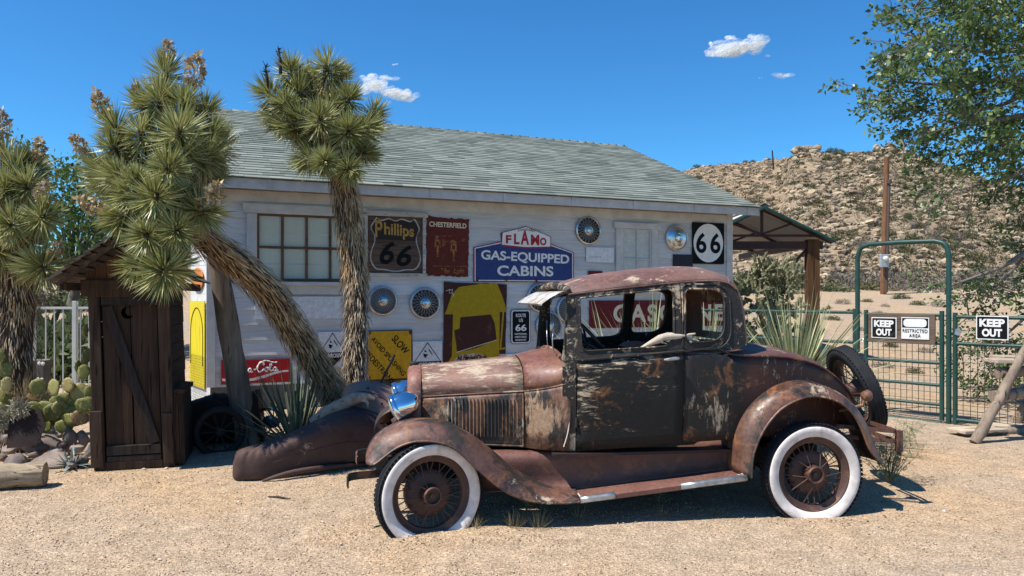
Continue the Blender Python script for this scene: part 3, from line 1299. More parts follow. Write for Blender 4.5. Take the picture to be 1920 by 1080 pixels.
S.text(M['gold_letter'], [dict(s='P', cx=-.30, cz=.27, h=.30, w=.13, bold=.02, y=-.006), dict(s='hillips', cx=.065, cz=.235, w=.56, h=.27, bold=.025, shear=-.1, y=-.006, rot=-.06)])
S.text(M['sign_black'], [dict(s='6', cx=-.15, cz=-.145, h=.40, w=.27, bold=.022, shear=.25, y=-.006), dict(s='6', cx=.16, cz=-.19, h=.38, w=.28, bold=.022, shear=.25, y=-.006)], 'number')

S = Sign(WALL, 'rusted_tin_sign', 'rust red tin sign with chipped edges and two faded lantern drawings', (799, 406, 880, 519), M['red_rust_sign'], .006,
         outline=ragged([(.0, .02), (.97, .0), (1.0, .96), (.02, 1.0)], .012, .05, 4))
S.text(M['cream'], [dict(s='CHESTERFIELD', cx=.0, cz=.36, w=.86, h=.085, bold=.03, rot=-.02)])


def lamps(mb):
    for cx, cz in ((-.24, .05), (.13, -.01)):
        for a, b, ww, hh in ((0, .11, .10, .03), (0, .085, .16, .015), (0, .0, .15, .13), (0, -.10, .05, .09), (0, -.17, .025, .07), (0, -.22, .05, .012)):
            x, z = (cx + a) * S.w, (cz + b) * S.h
            W_, H_ = ww * S.w / 2, hh * S.h / 2
            if hh == .13:
                mb.prism([[(x - W_, z - H_), (x + W_, z - H_), (x + W_ * .85, z + H_), (x - W_ * .85, z + H_)],
                          [(x - W_ * .5, z - H_ * .5), (x + W_ * .5, z - H_ * .5), (x + W_ * .5, z + H_ * .5), (x - W_ * .5, z + H_ * .5)]], lambda a_, b_, t_: (a_, t_, b_), -.003, -.001)
            else:
                mb.prism([[(x - W_, z - H_), (x + W_, z - H_), (x + W_ * .8, z + H_), (x - W_ * .8, z + H_)]], lambda a_, b_, t_: (a_, t_, b_), -.003, -.001)
    for x0, x1, z in ((-.38, -.25, .165), (-.03, .36, .085), (-.34, .38, -.33), (-.2, -.05, .168), (.0, .08, .17)):
        mb.prism([[(x0 * S.w, z * S.h), (x1 * S.w, z * S.h + .004), (x1 * S.w, z * S.h + .011), (x0 * S.w, z * S.h + .009)]], lambda a_, b_, t_: (a_, t_, b_), -.003, -.001)
    put_text(mb, 'The', -.06 * S.w, -.405 * S.h, w=.2 * S.w, h=.1 * S.h, bold=.02, shear=.4)
    put_text(mb, 'Light', .25 * S.w, -.41 * S.h, w=.26 * S.w, h=.1 * S.h, bold=.02, shear=.4)


S.part('printing', M['orange_faded'], lamps)
S.screws(.06)

# enamel cabins sign
ol = [(0, 0), (1, 0), (1, .555), (.758, .70), (.758, .82), (.745, .835), (.51, 1.0), (.275, .88), (.262, .86), (.265, .72), (0, .60)]
S = Sign(WALL, 'enamel_sign', 'blue enamel sign with a stepped top and a white peaked panel, advertising cabins', (888, 424, 1076, 529), M['blue_enamel'], .01, outline=ol)
bl = [(0, 0), (1, 0), (1, .555), (.758, .70), (.262, .715), (0, .60)]
bi = [(.010, .018), (.990, .018), (.990, .545), (.752, .685), (.268, .70), (.010, .588)]
bo2 = [(.018, .034), (.982, .034), (.982, .535), (.748, .67), (.272, .685), (.018, .575)]
S.shape('edge_line', M['red_enamel'], [bl, bi], y=-.0012)
S.shape('border', M['letter_white'], [bi, bo2], y=-.0024)
wo_ = [(.262, .635), (.5, .60), (.76, .625), (.762, .825), (.51, 1.0), (.27, .875)]
S.shape('top_panel', M['red_enamel'], [wo_], y=-.004)
wi_ = [(.27, .66), (.5, .628), (.752, .648), (.754, .82), (.51, .985), (.278, .868)]
S.shape('top_panel_field', M['sign_white'], [wi_], y=-.0056)
S.text(M['letter_white'], [dict(s='GAS-EQUIPPED', cx=.01, cz=-.065, w=.88, h=.195, bold=.028, rot=-.03),
                           dict(s='CABINS', cx=.005, cz=-.30, w=.56, h=.185, bold=.028)], y=-.004)
S.text(M['red_enamel'], [dict(s='F', cx=-.165, cz=.255, w=.055, h=.15, bold=.04), dict(s='L', cx=-.085, cz=.265, w=.055, h=.19, bold=.035),
                         dict(s='A', cx=-.005, cz=.295, w=.085, h=.255, bold=.035), dict(s='M', cx=.098, cz=.258, w=.085, h=.19, bold=.04),
                         dict(s='O', cx=.18, cz=.235, w=.065, h=.135, bold=.04)], 'panel_lettering', y=-.0085)
S.text(M['sign_black'], [dict(s='STANDARD', cx=.01, cz=.44, w=.17, h=.04, bold=.01, arch=.022)], 'small_lettering', y=-.0085)

S.screws(.035, ((0, 0), (1, 0), (0, .54), (1, .5), (.3, .02), (.62, 0)))
# yellow diamond-lettered road sign
S = Sign(WALL, 'road_warning_sign', 'square yellow road sign with slanted black words beside the upright tree trunk', (688, 619, 773, 712), M['yellow_sign'], .005, roll=.0)
for d_ in (dict(s='SLOW', cx=.235, cz=.20, w=.46, h=.15, bold=.02, rot=-.86), dict(s='AVOID SPLASHING', cx=-.03, cz=-.03, w=1.08, h=.105, bold=.012, rot=-.86),
           dict(s='PEDESTRIANS', cx=-.22, cz=-.24, w=.88, h=.115, bold=.012, rot=-.86)):
    S.text(M['sign_black'], [d_])
S.screws()
ed = [(0, 0), (1, 0), (1, 1), (0, 1)]
S.shape('edge_line', M['brown_sheet'], [ed, [(.018, .018), (.982, .018), (.982, .982), (.018, .982)]])


def placard(lab, corners, cx=.0):
    S = Sign(WALL, 'hazard_placard', lab, corners, M['placard_white'], .006)
    a = S.h / S.w
    hw = .47
    S.shape('diamond', M['sign_black'], [[(.5, .98), (.98, .40), (.5, -.0 + .02), (.02, .40)], [(.5, .94), (.93, .43), (.07, .43)]])
    bar = MB()
    S.shape('band', M['sign_black'], [[(.04, .27), (.96, .27), (.97, .43), (.03, .43)]], y=-.003)
    S.text(M['sign_white'], [dict(s='CORROSIVE', cx=0, cz=-.155, w=.80, h=.115, bold=.03)], y=-.0065)

    def hand(mb):
        for x0, z0, x1, z1 in ((.36, .60, .50, .585), (.38, .55, .46, .54), (.54, .74, .66, .60), (.40, .70, .46, .69)):
            mb.prism([[((x0 - .5) * S.w, (z0 - .5) * S.h), ((x1 - .5) * S.w, (z1 - .5) * S.h), ((x1 - .5) * S.w, (z1 - .5) * S.h + .02), ((x0 - .5) * S.w, (z0 - .5) * S.h + .03)]],
                     lambda a_, b_, t_: (a_, t_, b_), -.003, -.001)
    S.part('pictogram', M['sign_black'], hand)


placard('white hazard placard with a black banded diamond beneath the spoked wheel covers', (774, 640, 829, 706))
placard('white hazard placard with a black banded diamond half hidden between the two tree trunks', (597, 622, 650, 690))

# brown and mustard panel
S = Sign(WALL, 'painted_panel', 'tall brown metal panel with a large mustard yellow radio shape and worn oval', (831, 529, 951, 716), M['brown_sheet'], .008,
         outline=ragged([(.0, .0), (.96, .0), (1.0, .98), (.01, 1.0)], .004, .06, 8))
yo = [(.02, .68), (.06, .74), (.13, .88), (.24, .95), (.60, .985), (.84, .985), (.92, .86), (.985, .73), (.98, .70), (.88, .70), (.87, .27), (.92, .20), (.88, .0), (.56, .0), (.55, .12),
      (.48, .12), (.47, .03), (.30, .02), (.27, .0), (.05, .0), (.07, .20), (.13, .27), (.15, .68)]
S.shape('mustard_shape', M['mustard'], [yo, [(.26, .65), (.74, .675), (.80, .58), (.83, .42), (.52, .34), (.21, .30), (.19, .40), (.165, .52), (.25, .54)]])
S.shape('scratch', M['cream'], [[(.20, .298), (.83, .412), (.83, .418), (.20, .306)]], y=-.004)
S.shape('oval', worn('worn_oval', (.50, .40, .28), (.16, .07, .04), .50, 9), [ring(.43, .205, .28, .085)], y=-.0045)
S.shape('oval_patch', M['brown_sheet'], [ragged([(.30, .08), (.62, .06), (.60, .20), (.30, .20)], .01, .05, 3)], y=-.006)
S.text(M['sign_black'], [dict(s='All Fender Cards', cx=-.06, cz=-.255, w=.46, h=.052, bold=.03)], y=-.0075)
S.screws(.04)
S.shape('bracket_line', M['mustard'], [[(.925, .70), (.95, .70), (.905, .33), (.965, .34), (.965, .318), (.875, .312)]])
S.part('scrawl', M['sign_white'], lambda mb: [mb.tube([(a * S.w, -.004, b * S.h) for a, b in pl], .004, 5) for pl in
                                              ([(-.46, .41), (-.40, .425), (-.36, .42)], [(-.40, .42), (-.41, .39), (-.37, .39), (-.36, .43)], [(-.37, .39), (-.33, .38), (-.36, .35)])])

# black highway marker
S = Sign(WALL, 'route_marker', 'small upright black highway marker with a white border and ROUTE US 66', (958, 581, 995, 644), M['sign_black'], .006,
         outline=rounded([(0, 0), (1, 0), (1, 1), (0, 1)], .1))
S.shape('border', M['sign_white'], [rounded([(.02, .012), (.98, .012), (.98, .988), (.02, .988)], .1), rounded([(.07, .04), (.93, .04), (.93, .96), (.07, .96)], .09)])
S.text(M['sign_white'], [dict(s='ROUTE', cx=0, cz=.335, w=.50, h=.105, bold=.02), dict(s='US', cx=0, cz=.19, w=.20, h=.10, bold=.02), dict(s='66', cx=0, cz=-.03, w=.56, h=.20, bold=.025),
                         dict(s='NATIONAL', cx=0, cz=-.215, w=.62, h=.055, bold=.02), dict(s='HISTORIC', cx=0, cz=-.305, w=.60, h=.055, bold=.02),
                         dict(s='HIGHWAY', cx=0, cz=-.395, w=.56, h=.055, bold=.02)])

# black 66 sign
S = Sign(WALL, 'route_number_sign', 'large square black sign with a white disc and the number 66 near the wall end', (1298, 415, 1358, 495), M['sign_black'], .008,
         outline=rounded([(0, 0), (1, 0), (1, 1), (0, 1)], .06))
S.shape('disc', M['sign_white'], [ring(.5, .49, .46, .45, 60)])
S.text(M['sign_black'], [dict(s='6', cx=-.225, cz=-.01, w=.32, h=.48, bold=.025), dict(s='6', cx=.215, cz=-.01, w=.32, h=.48, bold=.025)], 'number', y=-.0045)

# red fuel sign behind the car
S = Sign(WALL, 'fuel_sign', 'long dark red sign with cream letters, seen through the car windows', (1105, 563, 1366, 613), M['gas_red'], .008)
S.text(M['cream'], [dict(s='GASOLINE', cx=.06, cz=.02, w=.80, h=.66, bold=.03, spacing=1.2)])

# red soft drink sign: white script and ribbon
S = Sign(WALL, 'drink_sign', 'red enamel sign with white flowing script behind the leaning timber post', (414, 673, 545, 719), M['coke_red'], .008)
S.shape('border', worn('grey_edge', (.16, .14, .13), (.1, .05, .03), .6, 6), [[(0, 0), (1, 0), (1, 1), (0, 1)], [(.012, .035), (.988, .035), (.988, .965), (.012, .965)]])
S.shape('ribbon', M['letter_white'], [[(.02, .26), (.12, .22), (.26, .20), (.45, .22), (.60, .32), (.75, .44), (.90, .50), (.97, .50), (.97, .43), (.88, .42), (.76, .35), (.62, .22), (.46, .12), (.26, .09), (.10, .12), (.02, .16)]])


def script(mb):
    def stroke(pl, r=.010, n_=26):
        P = spline(pl, n_)
        mb.tube([((a - .5) * S.w, -.003, (b - .5) * S.h) for a, b in P], [r * (.55 + .6 * abs(math.sin(k * .55 + 1))) for k in range(n_)], 5)
    # C o c a - C o l a as looping strokes
    stroke([(.235, .80), (.215, .86), (.175, .82), (.150, .62), (.170, .48), (.215, .52), (.25, .62)], .012)
    stroke([(.285, .62), (.262, .60), (.258, .52), (.282, .47), (.300, .55), (.286, .62), (.31, .60)])
    stroke([(.350, .60), (.325, .60), (.320, .50), (.345, .47), (.375, .54)])
    stroke([(.420, .62), (.392, .60), (.388, .50), (.410, .48), (.425, .60), (.424, .48), (.45, .50)])
    stroke([(.465, .56), (.495, .57)], .009, 4)
    stroke([(.60, .74), (.605, .84), (.56, .86), (.515, .66), (.53, .48), (.575, .50), (.61, .60)], .012)
    stroke([(.56, .86), (.64, .92), (.74, .84), (.80, .84)], .009)
    stroke([(.652, .64), (.628, .62), (.622, .53), (.645, .48), (.665, .56), (.652, .64), (.68, .62)])
    stroke([(.675, .54), (.715, .70), (.715, .80), (.698, .76), (.695, .56), (.712, .48), (.735, .54)])
    stroke([(.785, .64), (.752, .62), (.746, .52), (.770, .49), (.790, .62), (.788, .49), (.815, .53)])


S.part('script_lettering', M['letter_white'], script)
S.shape('corner_mark', M['letter_white'], [[(.045, .62), (.10, .58), (.10, .66), (.06, .86)]])

# plain placards and boards on the wall
S = Sign(WALL, 'blank_placard', 'faded white placard below the highest wheel cover', (1099, 464, 1151, 492), M['placard_white'], .006)
S.shape('faded_print', worn('faded_print', (.50, .51, .53), (.6, .6, .6), .55, 9), [[(.1, .3), (.55, .3), (.55, .42), (.1, .42)], ])
S = Sign(WALL, 'tin_plate', 'small plain dark red tin plate just above the car roof', (1103, 508, 1130, 526), M['gas_red'], .006)
S = Sign(WALL, 'tin_plate', 'plain dark navy tin plate beside the large 66 sign', (1262, 477, 1299, 512), M['navy_sheet'], .006)
S = Sign(WALL, 'white_board', 'long blank white board fixed below the paned window', (478, 556, 652, 598), M['placard_white'], .016, cat='board')
S = Sign(WALL, 'white_board', 'blank white board low on the wall, just above the car bonnet', (930, 662, 1062, 700), M['placard_white'], .016, cat='board')


# ------------------------------------------------------------------ wheel covers on the wall
M['spoke_steel'] = plain('spoke_steel', (.30, .30, .31), .45, .6, .3, 12)


def hubcap(px, py, rpx, label, style=0, name='wheel_cover'):
    u, z = WALL.uz(px, py, .06)
    p = WALL.at(u, z, .06)
    r = rpx * p.y / FPX
    root = thing(name, label, 'hubcap', WALL.at(u, z, .045), WALL.ang, 'old wheel covers hung on the wall')
    mb = MB()
    mb.lathe([(r * .99, 0), (r, -.012), (r * .96, -.030), (r * .89, -.034), (r * .84, -.022), (r * .82, -.006)], 56)
    mb.build('rim', M['steel_dull'] if style != 2 else M['chrome_old'], root, smooth=50)
    bk = MB()
    if style == 3:       # smooth dish
        bk.lathe([(r * .86, -.016), (r * .80, -.030), (r * .6, -.050), (r * .36, -.060), (r * .32, -.052), (r * .29, -.052), (r * .27, -.066), (r * .15, -.074), (0.001, -.076)], 56)
        bk.build('dish', M['chrome_old'], root, smooth=50)
        ct = MB()
        ct.lathe([(r * .20, -.0735), (r * .19, -.084), (r * .12, -.086), (r * .11, -.078), (.001, -.078)], 32)
        ct.build('centre_cap', M['chrome'], root, smooth=40)
        return
    bk.lathe([(r * .84, -.004), (r * .5, -.010), (.001, -.012)], 40)
    bk.build('backing', M['dark'] if style != 1 else plain('grey_backing', (.055, .057, .062), .7, 0, .3, 20), root, smooth=60)
    sp = MB()
    n_ = 20 if style in (0, 2) else 34
    for k in range(n_):
        for sg in ((1, -1) if style in (0, 2) else (0,)):
            a = 2 * PI * k / n_
            b = a + sg * .30
            sp.bar((r * .34 * math.cos(a), -.034, r * .34 * math.sin(a)), (r * .845 * math.cos(b), -.020, r * .845 * math.sin(b)), .0042 if style in (0, 2) else .006, .004, up=(0, 1, 0))
    sp.build('spokes', M['spoke_steel'], root)
    ct = MB()
    ct.lathe([(r * .34, -.014), (r * .33, -.030), (r * .29, -.034), (r * .26, -.028), (r * .22, -.032), (r * .19, -.056), (r * .12, -.062), (.001, -.062)], 40)
    ct.build('centre_cap', M['chrome_old'], root, smooth=40)


hubcap(718, 564, 28, 'finned steel wheel cover with a chrome hexagon centre beside the upright trunk', 1)
hubcap(797.5, 568.5, 30, 'dark wire spoked wheel cover with a pale button centre beside the mustard panel', 0)
hubcap(1103.5, 432, 27, 'bright wire spoked wheel cover hung highest on the wall, right of the cabins sign', 2)
hubcap(1269.5, 446, 25, 'smooth domed steel wheel cover between the sash window and the 66 sign', 3)
hubcap(1014, 558, 28, 'wire wheel cover partly hidden behind the car sun visor', 0)
hubcap(1030, 611, 28, 'wheel cover right of the small black highway marker, half hidden by the windscreen post', 1)
hubcap(1068, 580, 27, 'wheel cover seen through the windscreen opening of the car', 1)

# panel and orange disc on an added wing wall, angled to catch the sun
ENDW = Plane(WALL.at(0, 0)[:2], -SIDE)         # the left end wall: right direction points to the front corner
t = NT('yellow_sheet')
c = t.ramp(t.noise(1.0, t.co((14, 14, 2.2)), 6, .7), [(.35, (.70, .60, .02)), (.6, (.66, .50, .015)), (.72, (.30, .17, .02))])
t.set(c, .5, 0, .3)
M['yellow_sheet'] = t.m
WINGO = WALL.at(-.03, 0, 0)
yp = Plane((WINGO.x, WINGO.y), (.60, -.80))
wg = MB()
for k in range(12):
    z0 = .02 + k * .195
    p0, p1 = yp.at(-1.0, 0, -.03), yp.at(0, 0, -.03)
    wg.bar((p0.x, p0.y, z0 + .095), (p1.x, p1.y, z0 + .095), .026, .19)
Mi = Matrix.Rotation(-WALL.ang, 4, 'Z') @ Matrix.Translation(-WALL.at(0, 0))
wg.v = [tuple(Mi @ Vector(p)) for p in wg.v]
wg.build('added_wing_wall', plain('bright_clapboard', (.60, .60, .58), .7, 0, .2, 6, .3), bld)
mb = MB()
lp = [(-.93, 0), (-.17, 0), (-.17, 1.18), (-.93, 1.18)]
mb.prism([lp], lambda a, b, t_: (a, t_, b), 0, .012)
yo_ = mb.build('yellow_panel', M['yellow_sheet'])
yo_.location = yp.at(0, .30, .012)
yo_.rotation_euler = (0, 0, yp.ang)
tag(yo_, 'sunlit yellow panel with a rounded outline and wire netting beside the outhouse', 'panel')
ar = MB()
P = spline([(-.86, .3), (-.86, .8), (-.75, 1.0), (-.55, 1.09), (-.35, 1.0), (-.24, .8), (-.24, .3)], 30)
ar.tube([(a, -.004, b) for a, b in P], .005, 5)
ar.build('arch_outline', M['sign_black'], yo_)
nt_ = MB()
for k in range(12):
    for j in range(18):
        x, zz = -.92 + k * .07 + (j % 2) * .035, -.20 + j * .036
        nt_.bar((x, -.006, zz), (x + .035, -.006, zz + .018), .0018)
        nt_.bar((x + .035, -.006, zz + .018), (x + .07, -.006, zz), .0018)
        nt_.bar((x + .035, -.006, zz + .018), (x + .035, -.006, zz + .036), .0018)
nt_.build('wire_netting', M['wire'], yo_)

od_ = MB()
od_.prism([ring(0, 0, .30, .16, 32)], lambda a, b, t_: (a, t_, b), 0, .01)
o = od_.build('round_sign', worn('orange_sign', (.62, .20, .03), (.15, .06, .03), .66, 5))
o.location = yp.at(-.55, 1.78, .012)
o.rotation_euler = (0, 0, yp.ang)
tag(o, 'sunlit orange round sign above the yellow panel, behind the outhouse roof', 'sign')

# ------------------------------------------------------------------ the old coupe
CF = np.array((-0.539, 4.9))
CE = np.array((.9914, .1302))
CN = np.array((-.1302, .9914))
CANG = math.atan2(CE[1], CE[0])
CC = .75                 # centre line, measured across from the near wheel faces
car = thing('vintage_coupe', 'rusty vintage coupe with whitewall tyres and no glass, parked on the gravel', 'car', (CF[0], CF[1], 0), CANG)


def Cp(px, py, v):
    """photo pixel -> (along, across, up) in the car's own frame, on the lengthwise plane at distance v"""
    kx = (px - HX) / FPX
    Y = (v + CF @ CN) / (kx * CN[0] + CN[1])
    P = np.array((kx * Y, Y))
    return ((P - CF) @ CE, v, CAMZ - (py - HY) / FPX * Y)


ZB = 1.13


def hw(s):
    return np.interp(s, [.80, .92, 1.10, 1.4, 1.75, 2.1, 2.4, 2.7, 3.1], [.575, .605, .635, .662, .675, .665, .625, .555, .44])


def side_v(s, z):
    v = CC - hw(s)
    if z > ZB:
        v += (z - ZB) * .10 + (z - ZB) ** 2 * .10
    elif z < .85:
        v += (.85 - z) * .10
    return v


def Cs(px, py):
    v = .1
    for _ in range(5):
        s, _, z = Cp(px, py, v)
        v = side_v(s, z)
    return s, z


def mir(o_rows):
    return [[(a, 2 * CC - b, c) for a, b, c in r] for r in o_rows]


M['primer'] = paint('primer_red', (.185, .072, .050), black=.0, tan=.32, rust=.34, grain=(1.2, 3, 4), seed=1, rough=.36, dust=.25)
M['roof_red'] = paint('roof_primer', (.125, .053, .042), tan=.36, rust=.26, grain=(1.5, 3, 2), seed=2, rough=.46, dust=.3)
M['hood_paint'] = paint('hood_primer', (.185, .080, .057), tan=.61, rust=.30, grain=(.8, 2.2, 5), seed=3, rough=.46, dust=.35)
M['hood_side'] = paint('hood_side_paint', (.21, .115, .070), black=.56, tan=.36, rust=.42, grain=(3, 3, .9), seed=4, rough=.42)
M['cowl_paint'] = paint('cowl_paint', (.18, .085, .056), black=.46, tan=.42, rust=.45, grain=(3, 3, .8), seed=5, rough=.42, tanc=((.24, .13, .07), (.46, .32, .20)))


def door_regions(t, fb, nb):
    z = t.sep(2)
    low = t.step(z, .50, .66)            # bare and rusty patches gather low on the door
    return t.math('MAXIMUM', fb, t.math('MULTIPLY', low, t.ramp(nb, [(.27, 0), (.31, 1)])))


def quarter_regions(t, fb, nb):
    x = t.sep(0)
    back = t.step(x, 2.16, 2.30)         # the black stops where the maroon tail paint begins
    return t.math('MULTIPLY', fb, t.math('SUBTRACT', 1.0, back))


M['door_paint'] = paint('door_paint', (.20, .10, .055), black=.88, tan=.27, rust=.24, grain=(1.0, 3, 7), seed=6, rough=.46, dust=.02, spec=.25, regions=door_regions)
M['quarter_paint'] = paint('quarter_paint', (.058, .022, .017), black=.76, tan=.28, rust=.30, grain=(5, 3, 1.1), seed=7, rough=.40, dust=.03, spec=.35, regions=quarter_regions)
M['frame_paint'] = paint('window_frame_paint', (.10, .055, .04), black=.86, tan=.42, rust=.04, grain=(2.5, 3, 2.5), seed=8, rough=.45, dust=.08, spec=.35)
M['fender_paint'] = paint('fender_paint', (.112, .050, .037), black=.46, tan=.20, rust=.34, grain=(2, 2, 2), seed=9, rough=.36, dust=.16)
M['rear_fender_paint'] = paint('rear_fender_paint', (.125, .052, .032), black=.36, tan=.20, rust=.42, grain=(2, 2, 2), seed=10, rough=.36, dust=.16)
M['board_paint'] = paint('running_board_paint', (.125, .046, .033), tan=.20, rust=.30, grain=(2, 4, 2), seed=11, rough=.48, dust=.2)
M['far_frame_shaded'] = paint('far_frame_shaded_paint', (.04, .022, .018), black=.7, tan=.1, rust=.05, seed=18, rough=.6, dust=.02, spec=.2)  # darker copy of the frame paint, cabin shade put into its colour
M['interior'] = plain('dark_interior', (.030, .016, .013), .7, 0, .4, 6)
M['bright_trim'] = plain('bright_trim', (.42, .43, .43), .42, .8, .45, 18)
M['thin_cream'] = plain('worn_cream_strip', (.55, .48, .40), .6, 0, .3, 20)
M['visor_white'] = worn('visor_white', (.50, .51, .50), (.30, .19, .11), .50, 9, .5)
M['wheel_red'] = paint('wheel_paint', (.055, .019, .014), rust=.3, tan=0, seed=12, rough=.5)
M['whitewall'] = worn('whitewall', (.70, .635, .59), (.46, .37, .30), .57, 5, .7, .2, .6)
M['seat_cloth'] = plain('seat_cloth', (.26, .125, .095), .9, 0, .3, 10, .4)

# ---- bonnet
s_f = Cp(788, 743, .47)[0]
s_r = Cp(981, 733, .33)[0]
HOODS = []
NS = 10
for i in range(NS):
    f = i / (NS - 1)
    s = s_f + (s_r - s_f) * f
    w_ = .285 + (.435 - .285) * f ** 1.1
    top = Cp(788 + (972 - 788) * f, 686.5 + (667.5 - 686.5) * f, CC)[2]
    zh = Cp(790 + (981 - 790) * f, 743.5 + (733 - 743.5) * f, CC - w_)[2]
    zb = .50 + (.485 - .50) * f
    HOODS.append((s, w_, top, zh, zb))


def hood_sec(s, w_, top, zh, side=1, n=13):
    out = []
    for k in range(n):
        a = PI / 2 * k / (n - 1)
        y = w_ * math.sin(a) ** .95
        z = zh + (top - zh) * max(0, math.cos(a)) ** .62
        out.append((s, CC - side * y, z))
    return out


hood = MB()
for side in (1, -1):
    hood.loft([hood_sec(*h[:4], side=side) for h in HOODS])
hd = hood.build('bonnet', M['hood_paint'], car, smooth=50, solid=.004)
hg = MB()
hg.tube([(h[0], CC, h[2] + .003) for h in HOODS], .007, 6)
for side in (1, -1):
    hg.tube([(h[0], CC - side * (h[1] + .001), h[3] - .001) for h in HOODS], .006, 6)
hg.build('hinge', M['primer'], hd, smooth=60)
for side in (1, -1):
    hsd = MB()
    rows = []
    for s, w_, top, zh, zb in HOODS:
        rows.append([(s, CC - side * (w_ + q), z) for q, z in ((.0, zh - .008), (.006, zh - .03), (.010, (zh + zb) / 2), (.006, zb + .02), (0, zb))])
    hsd.loft(rows)
    hp = hsd.build('bonnet_side', M['hood_side'], car, smooth=60, solid=.003)
    lv = MB()
    n_l = 20
    for k in range(n_l):
        f = .275 + .665 * k / (n_l - 1)
        s = s_f + (s_r - s_f) * f
        w_ = np.interp(s, [h[0] for h in HOODS], [h[1] for h in HOODS])
        z1, z0 = .815, .545
        vv_ = []
        for zz, dz in ((z0, 0), (z0 + .02, 1), (z1 - .02, 1), (z1, 0)):
            vv_.append([(s - .007, CC - side * (w_ + .010), zz), (s - .002, CC - side * (w_ + .011 + .015 * dz), zz), (s + .009, CC - side * (w_ + .008), zz)])
        lv.loft(vv_)
    lv.build('louvers', M['hood_side'], hp, smooth=30)
    ed_ = MB()
    ed_.tube([(h[0], CC - side * (h[1] + .008), h[4]) for h in HOODS], .008, 6)
    ed_.tube([(HOODS[-1][0] - .004, CC - side * (HOODS[-1][1] + .010), HOODS[-1][3] - .02), (HOODS[-1][0] - .004, CC - side * (HOODS[-1][1] + .010), HOODS[-1][4])], .007, 6)
    ed_.build('edge_bead', M['hood_side'], hp, smooth=60)

# ---- radiator shell
rad = MB()
rows = []
s0 = Cp(767, 700, .47)[0]
w0, tp0, zh0 = .30, HOODS[0][2] + .012, HOODS[0][3]


def shell_loop(s, k, dz=0.0):
    lp_ = hood_sec(s, w0 * k, tp0 * 1 - dz, zh0, 1, 12)
    low = [(s, CC - w0 * k, .68), (s, CC - w0 * k * .97, .52), (s, CC - w0 * k * .8, .47)]
    near_ = lp_ + low
    far_ = [(a, 2 * CC - b, c) for a, b, c in near_]
    return near_ + far_[::-1]


rad.loft([shell_loop(s_f + .004, 1.0), shell_loop(s_f - .012, 1.02), shell_loop(s0 + .03, 1.01), shell_loop(s0, .97, .012), shell_loop(s0 - .012, .90, .035), shell_loop(s0 + .01, .86, .06)])
sh = rad.build('radiator_shell', M['primer'], car, smooth=50)
core = MB()
lp_ = shell_loop(s0 + .012, .87, .055)
core.add(lp_, [tuple(range(len(lp_)))])
core.build('radiator_core', M['dark'], sh)
capm = MB()
capm.lathe([(.03, 0), (.034, .004), (.034, .022), (.026, .03), (0.001, .034)], 20, Matrix.Translation((s0 + .035, CC, tp0 - .008)) @ Matrix.Rotation(PI / 2, 4, 'X'))
capm.build('radiator_cap', M['dark'], sh, smooth=40)

# ---- cowl: widens from the bonnet to the windscreen posts
cw = MB()
CST = []
s_c1 = Cp(1068, 700, .14)[0]
for i in range(12):
    f = i / 11
    s = s_r + .006 + (s_c1 - s_r) * f
    w_ = .438 + (.606 - .438) * math.sin(f * PI / 2) ** .9
    top = np.interp(f, [0, .5, .8, 1], [HOODS[-1][2] + .006, Cp(1010, 658, CC)[2], Cp(1036, 655, CC)[2], Cp(1045, 655, CC)[2]])
    zh = np.interp(f, [0, .5, 1], [Cp(981, 733, .31)[2], Cp(1025, 727, .2)[2], Cp(1069, 717, .14)[2]])
    CST.append((s, w_, top, zh))
for side in (1, -1):
    cw.loft([hood_sec(*c, side=side) for c in CST])
cwl = cw.build('cowl', M['primer'], car, smooth=50, solid=.004)
for side in (1, -1):
    cs_ = MB()
    rows = []
    for s, w_, top, zh in CST:
        f = (s - s_r) / (s_c1 - s_r)
        zb = .472
        rows.append([(s, CC - side * (w_ + q * 1.0), z) for q, z in ((.0, zh - .002), (.004, zh - .03), (.004, .75), (-.012, .60), (-.028, zb))])
    cs_.loft(rows)
    cs_.build('cowl_side', M['cowl_paint'], cwl, smooth=60, solid=.003)
    bd = MB()
    bd.tube([(c[0], CC - side * (c[1] + .001), c[3] - .001) for c in CST], .006, 6)
    # light curved strip down the cowl's rear edge
    bd.build('bead', M['cowl_paint'], cwl, smooth=60)
    stp = MB()
    pts_ = [Cp(a, b, side_v(.9, .8) - .004) for a, b in ((1070, 700), (1071, 735), (1069.5, 770), (1065, 810), (1057, 838))]
    if side < 0:
        pts_ = [(a, 2 * CC - b, c) for a, b, c in pts_]
    stp.tube(spline(pts_, 20), .0045, 6)
    stp.build('edge_strip', M['thin_cream'], cwl, smooth=60)
# scuttle top closing below the windscreen + rounded gasket
gk = MB()
P = [hood_sec(CST[-1][0] - .03, .60, CST[-1][2] + .012, CST[-1][3], 1)]
pp = P[0][::-1] + [(a, 2 * CC - b, c) for a, b, c in P[0][1:]]
gk.tube(pp, .014, 6)
gk.build('scuttle_rim', M['primer'], cwl, smooth=60)

# ---- lower body side: door + quarter, and window frames above
SILL = [(1057, 846), (1091, 844.6), (1283, 830), (1378, 822.5), (1450, 815), (1640, 800)]
sill_pts = [Cs(*p) for p in SILL]
BELT = [(1069, 677), (1100, 675.5), (1180, 668), (1267, 660), (1340, 652), (1372, 668)]
belt_pts = [Cs(*p) for p in BELT[:-1]]


def sill_z(s):
    return np.interp(s, [p[0] for p in sill_pts], [p[1] for p in sill_pts])


def belt_z(s):
    return np.interp(s, [p[0] for p in belt_pts], [p[1] for p in belt_pts])


